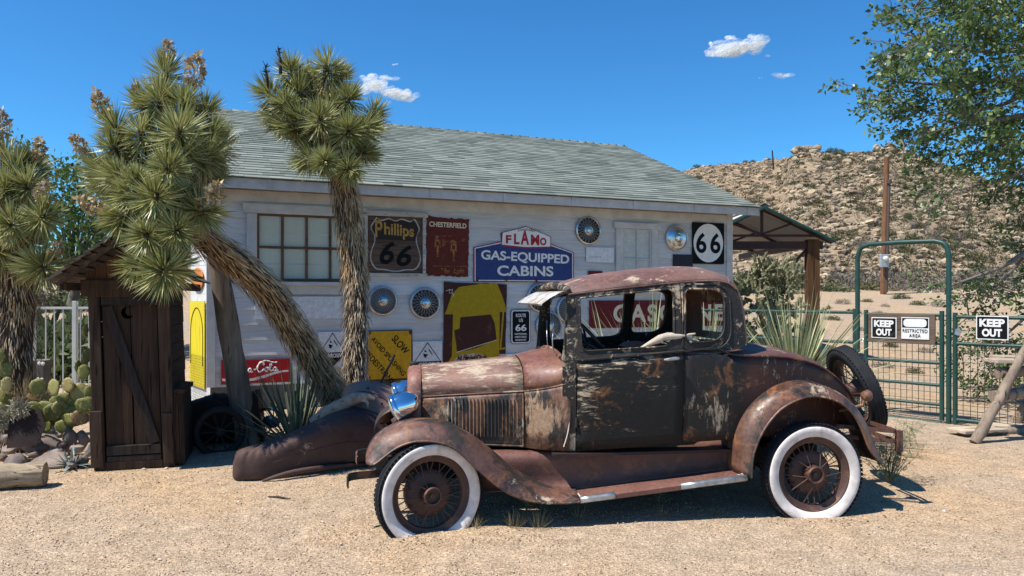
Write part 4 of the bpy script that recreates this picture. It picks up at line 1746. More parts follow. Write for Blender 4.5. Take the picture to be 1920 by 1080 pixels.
DECK = [(1345, 664), (1372, 668), (1410, 668), (1451, 668.5), (1495.6, 674), (1540, 689), (1577, 717), (1599, 748), (1612, 790)]
deck_pts = []
for p in DECK:
    deck_pts.append(Cs(*p))


def deck_z(s):
    return np.interp(s, [p[0] for p in deck_pts], [p[1] for p in deck_pts])


S_A = Cs(1064, 690)[0]
S_D0 = Cs(1081, 700)[0]
S_D1 = Cs(1281.5, 700)[0]
S_CB = Cs(1400, 645)[0]
S_END = deck_pts[-1][0]


def side_pt(s, z, o=0.0, far=False):
    v = side_v(s, z) - o
    return (s, 2 * CC - v if far else v, z)


def lower_panel(sa, sb, topf, o, far, n=12, botf=sill_z):
    rows = []
    for s in np.linspace(sa, sb, n):
        zb, zt = botf(s), topf(s)
        rows.append([side_pt(s, zb + (zt - zb) * k / 8, o, far) for k in range(9)])
    return rows


def px_loop(pts, rad):
    return rounded([Cs(*p) for p in pts], rad)


door_win = [(1085, 559), (1262.5, 541), (1264, 648.5), (1091, 658.5)]
q_win = [(1284, 541.5), (1357, 543), (1358.5, 640), (1284, 642)]
roof_edge = [(1065, 551), (1118, 545), (1178, 538), (1267, 529), (1320, 525.5), (1348, 526), (1366, 531), (1380, 543), (1388, 562), (1393, 590), (1397, 620), (1399, 646)]
re_pts = [Cs(*p) for p in roof_edge]


def roofz(s):
    return np.interp(s, [p[0] for p in re_pts[:8]], [p[1] for p in re_pts[:8]])


for far in (False, True):
    # door with its window frame
    dr = MB()
    dr.loft(lower_panel(S_D0 + .004, S_D1 - .004, lambda s: belt_z(s), .006, far))
    out = [(S_D0 + .004, belt_z(S_D0)), (S_D1 - .004, belt_z(S_D1)), (S_D1 - .004, roofz(S_D1) - .012), (S_D0 + .004, roofz(S_D0) - .012)]
    outd = []
    for i in range(4):
        a, b = np.array(out[i]), np.array(out[(i + 1) % 4])
        outd += [tuple(a + (b - a) * k / 8) for k in range(8)]
    door = dr.build('door', M['door_paint'], car, smooth=40, solid=.012)
    wf = MB()
    wf.prism([outd, px_loop(door_win, [.03, .06, .10, .05])], lambda a, b, t_: side_pt(a, b, t_, far), -.028, .007)
    wfo = wf.build('window_frame', M['far_frame_shaded'] if far else M['frame_paint'], door, smooth=35)
    bead = MB()
    lo = px_loop(door_win, [.03, .06, .10, .05])
    bead.tube([side_pt(a, b, .008, far) for a, b in lo], .007, 6, closed=True)
    bead.tube([side_pt(s, belt_z(s) + .004, .010, far) for s in np.linspace(S_D0, S_D1, 14)], .010, 6)
    bead.build('moulding', M['frame_paint'], door, smooth=60)
    hn = MB()
    hs_, hz_ = Cs(1262, 672)
    hb = np.array(side_pt(hs_, hz_, .004, far))
    o_ = 1 if far else -1
    hn.tube([tuple(hb), tuple(hb + (0, o_ * .035, 0))], [.012, .010], 10)
    hn.tube([tuple(hb + (.028, o_ * .036, .004)), tuple(hb + (.0, o_ * .040, .002)), tuple(hb + (-.05, o_ * .040, -.004)), tuple(hb + (-.078, o_ * .036, -.006))], [.009, .013, .011, .006], 10)
    hn.build('handle', M['bright_trim'], door, smooth=60)
    hi = MB()
    for a, b in ((1078, 700), (1080, 792)):
        s_, z_ = Cs(a, b)
        p_ = side_pt(s_, z_, .010, far)
        hi.tube([(p_[0], p_[1], p_[2] - .035), (p_[0], p_[1], p_[2] + .035)], .011, 8)
    hi.build('hinge', M['frame_paint'], door, smooth=50)
    # front post, from the cowl up to the roof
    ap = MB()
    ap.loft(lower_panel(S_A - .035, S_D0 - .002, lambda s: belt_z(s), .002, far, 4))
    pl = [Cs(1063, 690), Cs(1083.5, 690), Cs(1083.5, 551), Cs(1064, 552)]
    ap.prism([pl], lambda a, b, t_: side_pt(a, b, t_, far), -.045, .004)
    ap.build('windscreen_post', M['frame_paint'], car, smooth=35, solid=0)
    # quarter panel and tail side
    qp = MB()
    rows = []
    for s in np.r_[np.linspace(S_D1 + .002, S_CB, 9), np.linspace(S_CB, S_END, 14)[1:]]:
        zt = belt_z(s) if s <= belt_pts[-1][0] else deck_z(s)
        if s > belt_pts[-1][0]:
            zt = min(zt, belt_pts[-1][1])
        zb = sill_z(s) if s < 2.2 else np.interp(s, [2.2, S_END], [sill_z(2.2), .55])
        zt = max(zt, zb + .02)
        rows.append([side_pt(s, zb + (zt - zb) * k / 9, 0, far) for k in range(10)])
    qp.loft(rows)
    q = qp.build('quarter_panel', M['quarter_paint'], car, smooth=50, solid=.01)
    qf = MB()
    o2 = [(S_D1 + .003, belt_z(S_D1) - .01), (S_D1 + .003, roofz(S_D1) - .004)]
    o2 = [(S_D1 + .003, belt_z(S_D1) - .012 + (roofz(S_D1) - .004 - belt_z(S_D1) + .012) * k / 8) for k in range(9)]
    o2 += [(a, b - .004) for a, b in re_pts if a > S_D1 + .01]
    e_ = o2[-1]
    o2 += [(e_[0] - .002 + (S_D1 + .003 - e_[0]) * k / 8, e_[1] - .006 + (belt_z(S_D1) - .012 - e_[1] + .006) * k / 8 - .03 * math.sin(PI * k / 8)) for k in range(1, 8)]
    qw = px_loop(q_win, [.05, .10, .13, .06])
    qf.prism([o2, qw], lambda a, b, t_: side_pt(a, b, t_, far), -.028, .005)
    qf.build('window_frame', M['far_frame_shaded'] if far else M['frame_paint'], q, smooth=35)
    md = MB()
    md.tube([side_pt(a, b, .006, far) for a, b in qw], .008, 6, closed=True)
    big = px_loop([(1279.5, 533), (1366, 533), (1372, 655), (1279.5, 656)], [.04, .14, .17, .06])
    md.tube([side_pt(a, b, .006, far) for a, b in big], .006, 6, closed=True)
    sd_ = [side_pt(a, b, .004, far) for a, b in spline([Cs(*p) for p in ((1283, 659.5), (1340, 653), (1372, 665))] + deck_pts[2:], 40)]
    md.tube(sd_, .008, 6)
    md.build('moulding', M['frame_paint'] if False else M['quarter_paint'], q, smooth=60)

# ---- roof: from the windscreen header over and down the back
rfm = MB()
rows = []
ncr = 41
prof = [(re_pts[i][0], re_pts[i][1]) for i in range(len(re_pts))]
crown = [.062, .105, .118, .120, .112, .095, .075, .055, .03, .012, .004, .0]
push = [0, 0, 0, 0, 0, .01, .03, .05, .065, .07, .07, .06]
dense = spline([(a, b, c, d) for (a, b), c, d in zip(prof, crown, push)], 90)
for s, z, cr, pu in dense:
    r_ = []
    v0 = side_v(s, z) - .004
    half = CC - v0
    for k in range(ncr):
        a = -1 + 2 * k / (ncr - 1)
        a = math.sin(a * PI / 2)
        sh_ = (1 - abs(a) ** 3.2) ** .62 if abs(a) < 1 else 0
        r_.append((s + pu * sh_, CC + a * half, z + cr * sh_))
    rows.append(r_)
rfm.loft(rows)


def rear_glass(f):
    c = np.mean([rfm.v[i] for i in f], axis=0)
    return c[0] > S_CB - .25 and 1.27 < c[2] < 1.50 and abs(c[1] - CC) < .33


rfm.f = [f for f in rfm.f if not rear_glass(f)]
roof_o = rfm.build('roof', M['roof_red'], car, smooth=60, solid=.006)
for far in (False, True):
    dp = MB()
    dp.tube([side_pt(s, z - .004, .008, far) for s, z, _, _ in dense[:62]], .007, 6)
    dp.build('drip_rail', M['roof_red'], roof_o, smooth=60)
sm = MB()
i_s = 56
sm.tube([(p[0], p[1], p[2] + .004) for p in rows[i_s]], .006, 6)
sm.build('seam', M['roof_red'], roof_o, smooth=60)
# back panel of the cab under the roof skin (rear window left open above it)
# windscreen header roll and visor
vh = MB()
hA = [(re_pts[0][0] - .01, v, CAMZ + .035 + .045 * (1 - ((v - CC) / .6) ** 2)) for v in np.linspace(side_v(1, 1.5), 2 * CC - side_v(1, 1.5), 15)]
vh.tube(hA, .028, 8)
vh.build('windscreen_header', M['frame_paint'], car, smooth=60)
vs_ = MB()
rows = []
zt_, zb_ = Cp(1061, 547, .15)[2], Cp(1062, 569, .13)[2]
sa_ = Cp(1061, 547, .15)[0]
for v in np.linspace(.15, 1.35, 9):
    rows.append([(sa_ - .01, v, zt_ + .004), (sa_ - .05, v, zt_ - .012), (sa_ - .115, v, (zt_ + zb_) / 2 - .005), (sa_ - .17, v, zb_ - .004), (sa_ - .165, v, zb_ - .016)])
vs_.loft(rows)
vs_.build('sun_visor', M['visor_white'], car, smooth=40, solid=.003)
vb = MB()
for v in (.15, 1.35):
    vb.bar((sa_ + .01, v, zt_), (sa_ - .1, v, zt_ - .05), .012)
vb.build('visor_bracket', M['frame_paint'], car)

# ---- boot deck
dk = MB()
tops = [(1403, 643.5), (1451, 652), (1495.6, 663), (1536, 673), (1562, 690), (1592, 724), (1608, 760)]
rows = []
for s in np.linspace(S_CB - .10, S_END, 22):
    z = min(deck_z(s), belt_pts[-1][1] + .03)
    v0 = side_v(s, z) - .004
    half = CC - v0
    f = (s - S_CB) / (S_END - S_CB)
    cr = .075 * (1 - .3 * max(0, f))
    r_ = []
    for k in range(15):
        a = math.sin((-1 + 2 * k / 14) * PI / 2)
        sh_ = (1 - abs(a) ** 2.4) ** .7 if abs(a) < 1 else 0
        r_.append((s + .05 * sh_ * max(0, f), CC + a * half, z + cr * sh_))
    rows.append(r_)
dk.loft(rows)
M['deck_paint'] = paint('deck_paint', (.11, .042, .029), black=.10, tan=.28, rust=.28, grain=(1, 3, 3), seed=14, rough=.42, dust=.15)
dko = dk.build('boot_lid', M['deck_paint'], car, smooth=60, solid=.006)
bp_ = MB()
last = rows[-1]
bp_.loft([last, [(p[0] + .02, CC + (p[1] - CC) * .96, .52) for p in last]])
bp_.build('tail_panel', M['deck_paint'], dko, smooth=60)


# ---- fenders
def fender(O, L, vo, vi, m, name, parent, far, lipv=-.03, n=44):
    st = []
    for (o, l, v_o, v_i) in zip(O, L, vo, vi):
        so, _, zo = Cp(*o, v_o)
        sl_, _, zl = Cp(*l, lipv)
        st.append((so, v_o, zo, sl_, lipv, zl, v_i))
    D = spline(st, n)
    rows = []
    for so, v_o, zo, sl_, vl, zl, v_i in D:
        ctrl = [(sl_, vl + .012, zl - .004), (sl_, vl, zl + .004), (sl_ * .72 + so * .28, vl + .002 + (v_o - vl) * .10, zl * .66 + zo * .34),
                (sl_ * .3 + so * .7, vl + (v_o - vl) * .42, zl * .2 + zo * .8), (so, v_o, zo), (so + .0, v_o * .5 + v_i * .5, zo + .004), (so, v_i, zo - .016)]
        r_ = spline(ctrl, 16)
        if far:
            r_ = [(a, 2 * CC - b, c) for a, b, c in r_]
        rows.append(r_)
    mb = MB()
    mb.loft(rows)
    o = mb.build(name, m, parent, smooth=60, solid=.005)
    bd = MB()
    bd.tube([r_[1] for r_ in rows], .009, 6)
    bd.build('rolled_edge', m, o, smooth=60)
    return o


fO = [(686.5, 862), (687, 849), (699.6, 826), (717.8, 812), (743.7, 800), (769.6, 793.7), (800.7, 792.4), (829, 795), (855, 804), (881, 818), (909.6, 838), (935.6, 858.5),
      (964, 882), (995, 899), (1023.7, 909), (1055, 911), (1076, 911)]
fL = [(687.5, 869), (700, 872), (722, 856), (738, 844), (757, 834.5), (779, 828.7), (808, 828.2), (836, 834), (860, 847), (886, 871.5), (912, 895), (938, 915.6),
      (964, 930), (995, 940), (1023.7, 944), (1060, 944), (1087, 941.5)]
vo_ = [.10, .11, .12, .12, .12, .12, .12, .12, .12, .12, .13, .15, .18, .21, .24, .25, .25]
vi_ = [.32, .34, .36, .38, .40, .41, .41, .40, .38, .36, .34, .32, .31, .31, .31, .31, .31]
rO = [(1377, 884), (1379, 822), (1395.5, 778), (1425, 744), (1462, 724), (1499, 716.7), (1532.6, 719.5), (1570, 735), (1599, 759), (1621.5, 792.6), (1640, 837), (1653.5, 869)]
rL = [(1409, 897), (1413, 852), (1432, 807), (1462, 770), (1494, 751), (1520, 744), (1545, 745), (1575, 755), (1599, 776), (1616, 806), (1632, 845), (1652, 870)]
vor = [.10] * 9 + [.09, .06, .0]
vir = [.20, .26, .30, .32, .33, .34, .34, .34, .34, .34, .34, .34]
for far in (False, True):
    fender(fO, fL, vo_, vi_, M['fender_paint'], 'front_fender', car, far)
    fender(rO, rL, vor, vir, M['rear_fender_paint'], 'rear_fender', car, far)

# ---- apron, running boards
rb_f = Cp(1088, 934, -.01)
rb_r = Cp(1400, 892, -.01)
zrb0, zrb1 = rb_f[2], rb_r[2]


def rbz(s):
    return np.interp(s, [rb_f[0], rb_r[0]], [zrb0, zrb1])


for far in (False, True):
    fl = (lambda p: (p[0], 2 * CC - p[1], p[2])) if far else (lambda p: p)
    ap = MB()
    rows = []
    for s in np.linspace(.36, rb_r[0] + .06, 20):
        zt = sill_z(max(s, S_A)) - .012
        zf = rbz(s)
        if s < rb_f[0]:
            zf = zrb0 + .0
        k = np.interp(s, [.36, .62, .75, 1.0], [.6, .95, 1.0, 1.0])
        bulge = .028 * math.exp(-((s - .70) / .16) ** 2)
        c_ = [(s, .335, zt + .0), (s, .285 - bulge, zt - .018), (s, .262 - bulge, zt - .06), (s, .258 - bulge * .6, (zt + zf) / 2 + .02), (s, .252, zf + .05), (s, .225, zf + .018), (s, .20, zf + .006)]
        rows.append([fl(p) for p in spline(c_, 14)])
    ap.loft(rows)
    ap.build('splash_apron', M['board_paint'], car, smooth=60, solid=.004)
    rbm = MB()
    n_ = 10
    lp0 = []
    for s in np.linspace(rb_f[0], rb_r[0], n_):
        z = rbz(s)
        lp0.append([fl(p) for p in ((s, .235, z + .004), (s, .0, z + .002), (s, -.014, z - .006), (s, -.014, z - .034), (s, -.004, z - .040), (s, .235, z - .035))])
    rbm.loft(lp0, closed=True)
    for q in (0, -1):
        b = len(rbm.v)
        rbm.add(lp0[q], [tuple(range(6))])
    rbo = rbm.build('running_board', M['board_paint'], car, smooth=30)
    for a, b in ((rb_f[0], Cp(1154, 933, -.02)[0]), (Cp(1277, 914, -.02)[0], rb_r[0] + .002)):
        tm = MB()
        rows = []
        for s in np.linspace(a, b, 5):
            z = rbz(s)
            rows.append([fl(p) for p in ((s, .012, z + .0055), (s, -.012, z + .004), (s, -.0195, z - .006), (s, -.0195, z - .030), (s, -.013, z - .036))])
        tm.loft(rows)
        tm.build('edge_trim', M['bright_trim'], rbo, smooth=30, solid=.002)
    st_ = MB()
    st_.tube([fl((s, .213, rbz(s) + .008)) for s in np.linspace(rb_f[0] + .0, rb_r[0] - .01, 14)], .0045, 5)
    st_.tube([fl((rb_f[0] + .004, v, zrb0 + .007)) for v in np.linspace(.0, .21, 6)], .005, 5)
    st_.tube([fl((rb_r[0] - .02 + (v * .0), v, zrb1 + .006)) for v in np.linspace(.0, .2, 6)], .005, 5)
    st_.build('cream_bead', M['thin_cream'], rbo)

# ---- chassis, floor, firewall, interior
ch = MB()
for v in (.42, 1.08):
    ch.box((1.28, v, .36), (3.3, .06, .12))
ch.box((1.4, CC, .40), (1.9, .72, .03))
ch.box((.42, CC, .40), (.62, .36, .22))
ch.box((-.02, CC, .28), (.07, 1.3, .05))
ch.box((2.69, CC, .30), (.09, 1.3, .09))
ch.lathe([(.001, -.13), (.10, -.11), (.14, 0), (.10, .11), (.001, .13)], 20, Matrix.Translation((2.69, CC, .30)))
ch.build('chassis', M['dark'], car)
it = MB()
it.box((.93, CC, .72), (.03, 1.10, .56))
it.box((1.50, CC, .45), (1.30, 1.24, .02))
it.box((2.13, CC, .80), (.03, 1.22, .66))
it.box((1.02, CC, 1.05), (.06, 1.08, .10))
it.build('cabin_lining', M['interior'], car)
se = MB()
bs = []
sx0 = Cp(1160, 640, .6)[0]
for s, z0, z1 in ((sx0 + .17, .62, 1.13), (sx0 + .22, .62, 1.165), (sx0 + .33, .62, 1.17), (sx0 + .38, .62, 1.12)):
    bs.append([(s - .10 * (z1 - z0) * 0, v, z) for v, z in ((.24, z0), (.22, z1 - .05), (.27, z1), (CC, z1 + .008), (1.22, z1), (1.27, z1 - .05), (1.25, z0))])
se.loft(bs)
se.box((sx0 + .0, CC, .68), (.52, 1.02, .17))
se.build('seat', M['seat_cloth'], car, smooth=50)
sw = MB()
wc = np.array(Cp(1108, 637, .46))
ax_ = Vector((-.75, 0, -.66)).normalized()
Rw = ax_.to_track_quat('Y', 'Z').to_matrix().to_4x4()
sw.lathe([(.20 + .013 * math.cos(a), .013 * math.sin(a)) for a in np.linspace(0, 2 * PI, 9)[:-1]], 40, Matrix.Translation(Vector(wc)) @ Rw, closed=True)
cpt = Vector(wc) + ax_ * .04
for k in range(4):
    a = PI / 4 + PI / 2 * k
    e = Matrix.Translation(Vector(wc)) @ Rw @ Vector((.2 * math.cos(a), 0, .2 * math.sin(a)))
    sw.tube([cpt, e], .009, 6)
sw.tube([cpt - ax_ * .03, cpt + ax_ * .55], .018, 8)
sw.build('steering_wheel', M['black_paint'], car, smooth=60)
wfm = MB()
for v in (.185, 1.315):
    wfm.bar((S_A - .012, v, 1.10), (S_A + .03, v + (.02 if v < 1 else -.02), 1.58), .028, .03)
wfm.bar((S_A - .012, .18, 1.115), (S_A - .012, 1.32, 1.115), .02, .03, up=(1, 0, 0))
wfm.build('windscreen_frame', M['frame_paint'], car)
wpm = MB()
wpm.tube(spline([(S_A - .05, .40, 1.14), (S_A - .06, .38, 1.24), (S_A - .04, .42, 1.33), (S_A - .03, .52, 1.28)], 14), .005, 5)
wpm.tube(spline([(S_A - .05, .60, 1.13), (S_A - .07, .55, 1.25), (S_A - .05, .66, 1.36)], 12), .004, 5)
wpm.build('loose_wire', M['steel_dull'], car)


# ---- wheels: axis along local y, outer face towards -y
def wheel_parts(root, ground, spare=False, nsp=30):
    R, Wd = .362, .064
    tp = [(.262, -.030), (.272, -.046), (.300, -.058), (.326, -.060), (.343, -.052), (.354, -.040), (.361, -.022), (.362, 0),
          (.361, .022), (.354, .040), (.343, .052), (.326, .060), (.300, .058), (.272, .046), (.262, .030)]
    ty = MB()
    ty.lathe(tp, 96)
    for sg in (-1, 1):
        for k in range(72):
            a = 2 * PI * (k + .25 * sg) / 72
            Mx = Matrix.Rotation(-a, 4, 'Y') @ Matrix.Translation((.352, sg * .038, 0)) @ Matrix.Rotation(sg * -.75, 4, 'Z')
            ty.box((0, 0, 0), (.008, .030, .022), Mx)
    for sg in (-.016, 0, .016):
        ty.lathe([(.361, sg - .006), (.3655, sg - .005), (.3655, sg + .005), (.361, sg + .006)], 96)
    ww = MB()
    ww.lathe([(.258, -.034), (.270, -.0485), (.285, -.0555), (.300, -.0605), (.316, -.0625), (.330, -.0612), (.338, -.0570), (.3385, -.0540)], 96)

    def squash(mb):
        out = []
        for x, y, z in mb.v:
            d = ground - z          # depth below the soil line in wheel coordinates
            lift = 0
            if d > -.10:
                k = (d + .10) / .10
                y = y * (1 + .26 * min(k, 1.6))
            if d > 0:
                z = ground + .004 * (1 - min(1, d / .12)) - d * .02
                y = y * (1 + d * 1.0)
            out.append((x, y, z))
        mb.v = out
    if ground is not None:
        squash(ty)
        squash(ww)
    tyo = ty.build('tyre', M['rubber'], root, smooth=40)
    if not spare:
        ww.build('whitewall', M['whitewall'], tyo, smooth=60)
    rm_ = MB()
    rm_.lathe([(.262, -.038), (.266, -.044), (.258, -.047), (.250, -.040), (.243, -.030), (.222, -.022), (.216, 0), (.222, .022), (.243, .030), (.258, .047), (.266, .040)], 72)
    rm_.build('rim', M['wheel_red'], root, smooth=40)
    sp = MB()
    for k in range(nsp):
        a = 2 * PI * k / nsp
        b = a + (.26 if k % 2 else -.26)
        if k % 3 == 0:
            p0, y0 = .060, -.058
        else:
            p0, y0 = .075, .03
        sp.tube([(p0 * math.cos(b), y0, p0 * math.sin(b)), (.222 * math.cos(a), -.008, .222 * math.sin(a))], .0038, 5, caps=False)
    sp.build('spokes', M['wheel_red'], root)
    hb = MB()
    hb.lathe([(.075, .04), (.072, .01), (.062, -.03), (.062, -.066), (.056, -.074), (.048, -.072), (.046, -.050), (.020, -.048), (.018, -.058), (.001, -.060)], 40)
    hb.build('hub', M['wheel_red'], root, smooth=35)
    if not spare:
        dr_ = MB()
        dr_.lathe([(.001, .005), (.09, .004), (.125, .012), (.145, .018), (.158, .030), (.160, .075), (.15, .08), (.001, .085)], 56)
        dr_.build('brake_drum', M['wheel_red'], root, smooth=35)


HF, HR = Cp(806, 930, 0), Cp(1527.5, 890, 0)
for nm, hub, v, steer, flip in (('wheel', HF, .045, .30, 0), ('wheel', HR, .045, 0, 0), ('wheel', HF, 2 * CC - .045, .30, 1), ('wheel', HR, 2 * CC - .045, 0, 1)):
    w_ = link(bpy.data.objects.new(nm, None))
    w_.parent = car
    w_.location = (hub[0], v, hub[2])
    w_.rotation_euler = (0, 0, (PI if flip else 0) + steer * 1.0)
    w_.empty_display_size = .1
    wheel_parts(w_, -hub[2] - .010)

# spare on the tail
sp_c = Cp(1600, 727, CC)
spw = link(bpy.data.objects.new('spare_wheel', None))
spw.parent = car
spw.empty_display_size = .1
spw.location = (sp_c[0] + .02, CC, sp_c[2] - .01)
spw.rotation_euler = Matrix(((0, -1, 0), (1, 0, 0), (0, 0, 1))).to_euler()
spw.rotation_euler = (Matrix.Rotation(math.radians(-8), 4, 'Z') @ Matrix.Rotation(math.radians(-20), 4, 'Y') @ Matrix.Rotation(math.radians(-90), 4, 'Z')).to_euler()
wheel_parts(spw, None, True, 24)
smt = MB()
smt.tube([(sp_c[0] - .25, CC, sp_c[2] - .06), (sp_c[0] + .06, CC, sp_c[2] - .01)], .05, 10)
smt.tube([(sp_c[0] - .25, CC, .45), (sp_c[0] - .1, CC, sp_c[2])], .03, 8)
smt.build('spare_carrier', M['dark'], car)

# ---- head lamps
AX = Vector((math.cos(math.radians(24)), 0, math.sin(math.radians(24))))      # from the lens towards the back of the shell
Rl = AX.to_track_quat('Y', 'Z').to_matrix().to_4x4()
for v in (.40, 2 * CC - .40):
    p = Cp(742, 766.5, .40)
    hl = MB()
    pf = [(.100, -.012), (.112, -.006), (.114, .008), (.110, .020), (.105, .024), (.104, .05), (.096, .085), (.082, .118), (.062, .148), (.036, .172), (.012, .182), (.001, .184)]
    Mx = Matrix.Translation((p[0], v, p[2])) @ Rl
    hl.lathe(pf, 56, Mx)
    ho = hl.build('headlight', M['chrome'], car, smooth=35)
    ln = MB()
    ln.lathe([(.101, -.010), (.07, -.026), (.035, -.034), (.001, -.036)], 40, Mx)
    ln.build('lens', plain('lamp_glass', (.45, .47, .46), .1, 0, .2, 12), ho, smooth=60)
    stk = MB()
    b = Vector((p[0] + .06, v, p[2] - .05))
    stk.tube([b, b + Vector((.03, .01, -.10))], [.03, .018], 10)
    stk.build('stalk', M['dark'], ho, smooth=50)
lb = MB()
p = Cp(765, 790, .4)
lb.tube(spline([(p[0] + .04, .40, p[2] - .02), (p[0] + .05, .60, p[2] - .07), (p[0] + .05, CC, p[2] - .085), (p[0] + .05, .90, p[2] - .07), (p[0] + .04, 1.10, p[2] - .02)], 20), .018, 8)
lb.build('lamp_bar', M['fender_paint'], car, smooth=60)

# ---- bumpers
bl_ = Cp(652, 896, .12)
bu_ = Cp(669, 852, .12)
for nm, P0, hgt, back in (('bumper_arm', bl_, .052, .13), ('bumper_arm', bu_, .05, .10)):
    fb = MB()
    path = spline([(P0[0] + .006, .085, P0[2] - .035), (P0[0] - .002, .10, P0[2] - .012), (P0[0] + .008, .125, P0[2] + .002), (P0[0] + .06, .15, P0[2] + .006), (P0[0] + .20, .20, P0[2] + .004), (P0[0] + .36, .30, P0[2])], 30)
    rows = []
    for i, q in enumerate(path):
        a = np.array(path[max(i - 1, 0)])
        b = np.array(path[min(i + 1, len(path) - 1)])
        d = (b - a)[:2]
        d /= np.linalg.norm(d)
        nn_ = np.array((-d[1], d[0])) * .005
        rows.append([(q[0] + nn_[0], q[1] + nn_[1], q[2] - hgt / 2), (q[0] + nn_[0], q[1] + nn_[1], q[2] + hgt / 2), (q[0] - nn_[0], q[1] - nn_[1], q[2] + hgt / 2), (q[0] - nn_[0], q[1] - nn_[1], q[2] - hgt / 2)])
    fb.loft(rows, closed=True)
    fb.build(nm, M['fender_paint'], car, smooth=40)
e0 = Cp(1690, 828, .12)
z_u, z_l = Cp(1660, 811, .12)[2], Cp(1660, 830, .12)[2]
for far in (False, True):
    fl = (lambda p: (p[0], 2 * CC - p[1], p[2])) if far else (lambda p: p)
    rbp = MB()
    for z in (z_u, z_l):
        P = [fl(q) for q in spline([(e0[0] - .42, .34, z + .02), (e0[0] - .22, .22, z + .015), (e0[0] - .05, .14, z + .005), (e0[0] - .005, .20, z), (e0[0] + .01, .40, z), (e0[0] + .02, .52, z)], 24)]
        rows = []
        for i, q in enumerate(P):
            a, b = np.array(P[max(i - 1, 0)]), np.array(P[min(i + 1, len(P) - 1)])
            d = (b - a)[:2]
            d /= np.linalg.norm(d)
            nn_ = np.array((-d[1], d[0])) * .005
            hh_ = .015
            rows.append([(q[0] + nn_[0], q[1] + nn_[1], q[2] - hh_), (q[0] + nn_[0], q[1] + nn_[1], q[2] + hh_), (q[0] - nn_[0], q[1] - nn_[1], q[2] + hh_), (q[0] - nn_[0], q[1] - nn_[1], q[2] - hh_)])
        rbp.loft(rows, closed=True)
    c_ = fl((e0[0] - .005, .14, 0))
    rbp.box((c_[0], c_[1], (z_u + z_l) / 2 - .03), (.035, .045, .155))
    rbp.tube([(c_[0], c_[1], z_l - .03), (c_[0] + .004, c_[1], z_l - .10)], .016, 8)
    rbp.build('rear_bumper', M['fender_paint'], car, smooth=40)
tl = MB()
p = Cp(1632, 742, .20)
tl.lathe([(.001, -.02), (.035, -.018), (.045, 0), (.03, .04), (.001, .05)], 20, Matrix.Translation((p[0] - .02, .20, p[2])) @ Matrix.Rotation(PI / 2, 4, 'Z'))
tl.tube([(p[0] - .04, .20, p[2]), (p[0] - .06, .2, p[2] - .07), (p[0] - .2, .28, p[2] - .12)], .014, 8)
tl.build('tail_lamp', M['rear_fender_paint'], car, smooth=50)

# bleached driftwood on the window sill
dw = MB()
q = Cs(1268, 634)
b = Vector(side_pt(q[0], q[1], -.01))
dw.tube(spline([b + Vector((-.26, .02, -.075)), b + Vector((-.17, .0, -.03)), b + Vector((-.08, -.01, .01)), b + Vector((.02, -.01, .012)), b + Vector((.14, -.005, .03))], 16), [.006, .010, .013, .016, .02, .024, .026, .026, .026, .025, .022, .018, .013, .010, .008, .005], 8, jit=.12)
dw.tube(spline([b + Vector((-.02, 0, .01)), b + Vector((.06, .01, -.005)), b + Vector((.16, .02, -.02)), b + Vector((.20, .02, -.05))], 10), [.02, .02, .018, .015, .013, .012, .010, .008, .006, .004], 8, jit=.12)
M['bleached'] = wood('bleached_wood', (.36, .29, .22), (.62, .54, .44), (20, 20, 4), isl=0)
dwo = dw.build('driftwood_stick', M['bleached'], None, smooth=50)
dwo.location = (CF[0], CF[1], 0)
dwo.rotation_euler = (0, 0, CANG)
tag(dwo, 'bleached forked piece of driftwood lying on the car window sill', 'driftwood')

# ------------------------------------------------------------------ green pipe gate, arch and fence
GA = np.array((4.575, 9.9))
GB = np.array((5.314, 9.05))
GATE = Plane(GA, GB - GA)


def gl(px, py, off=0.0):
    return GATE.uz(px, py, off)


def pipe_obj(name, label, cat, u, group=None):
    return thing(name, label, cat, GATE.at(u, 0), GATE.ang, group)


# arch
uL, uR = gl(1608, 600)[0], gl(1779, 600)[0]
zA = gl(1694, 455)[1]
arch = pipe_obj('gate_arch', 'tall dark green pipe arch framing the gate', 'arch', (uL + uR) / 2)
hw_ = (uR - uL) / 2
am = MB()
lp = [(-hw_, .0, -.05), (-hw_, 0, 1.0), (-hw_, 0, zA - .16), (-hw_ + .045, 0, zA - .045), (-hw_ + .16, 0, zA), (0, 0, zA + .006), (hw_ - .16, 0, zA), (hw_ - .045, 0, zA - .045), (hw_, 0, zA - .16), (hw_, 0, 1.0), (hw_, 0, -.05)]
am.tube(lp[:2] + spline(lp[2:5], 8) + [lp[5]] + spline(lp[6:9], 8) + lp[9:], .030, 12)
am.build('arch_pipe', M['green_pipe'], arch, smooth=60)


def mesh_panel(parent, x0, x1, z0, z1, dx=.085, dz=.075, y=.0, name='wire_mesh', r=.0028):
    mb = MB()
    n = int((x1 - x0) / dx)
    for i in range(n + 1):
        x = x0 + (x1 - x0) * i / n + random.uniform(-.004, .004)
        mb.box((x, y, (z0 + z1) / 2), (r * 2, r * 2, z1 - z0))
    n = int((z1 - z0) / dz)
    for i in range(n + 1):
        z = z0 + (z1 - z0) * i / n
        mb.box(((x0 + x1) / 2, y + r * 1.6, z), (x1 - x0, r * 1.6, r * 1.6))
    o = mb.build(name, M['wire'], parent)
    return o


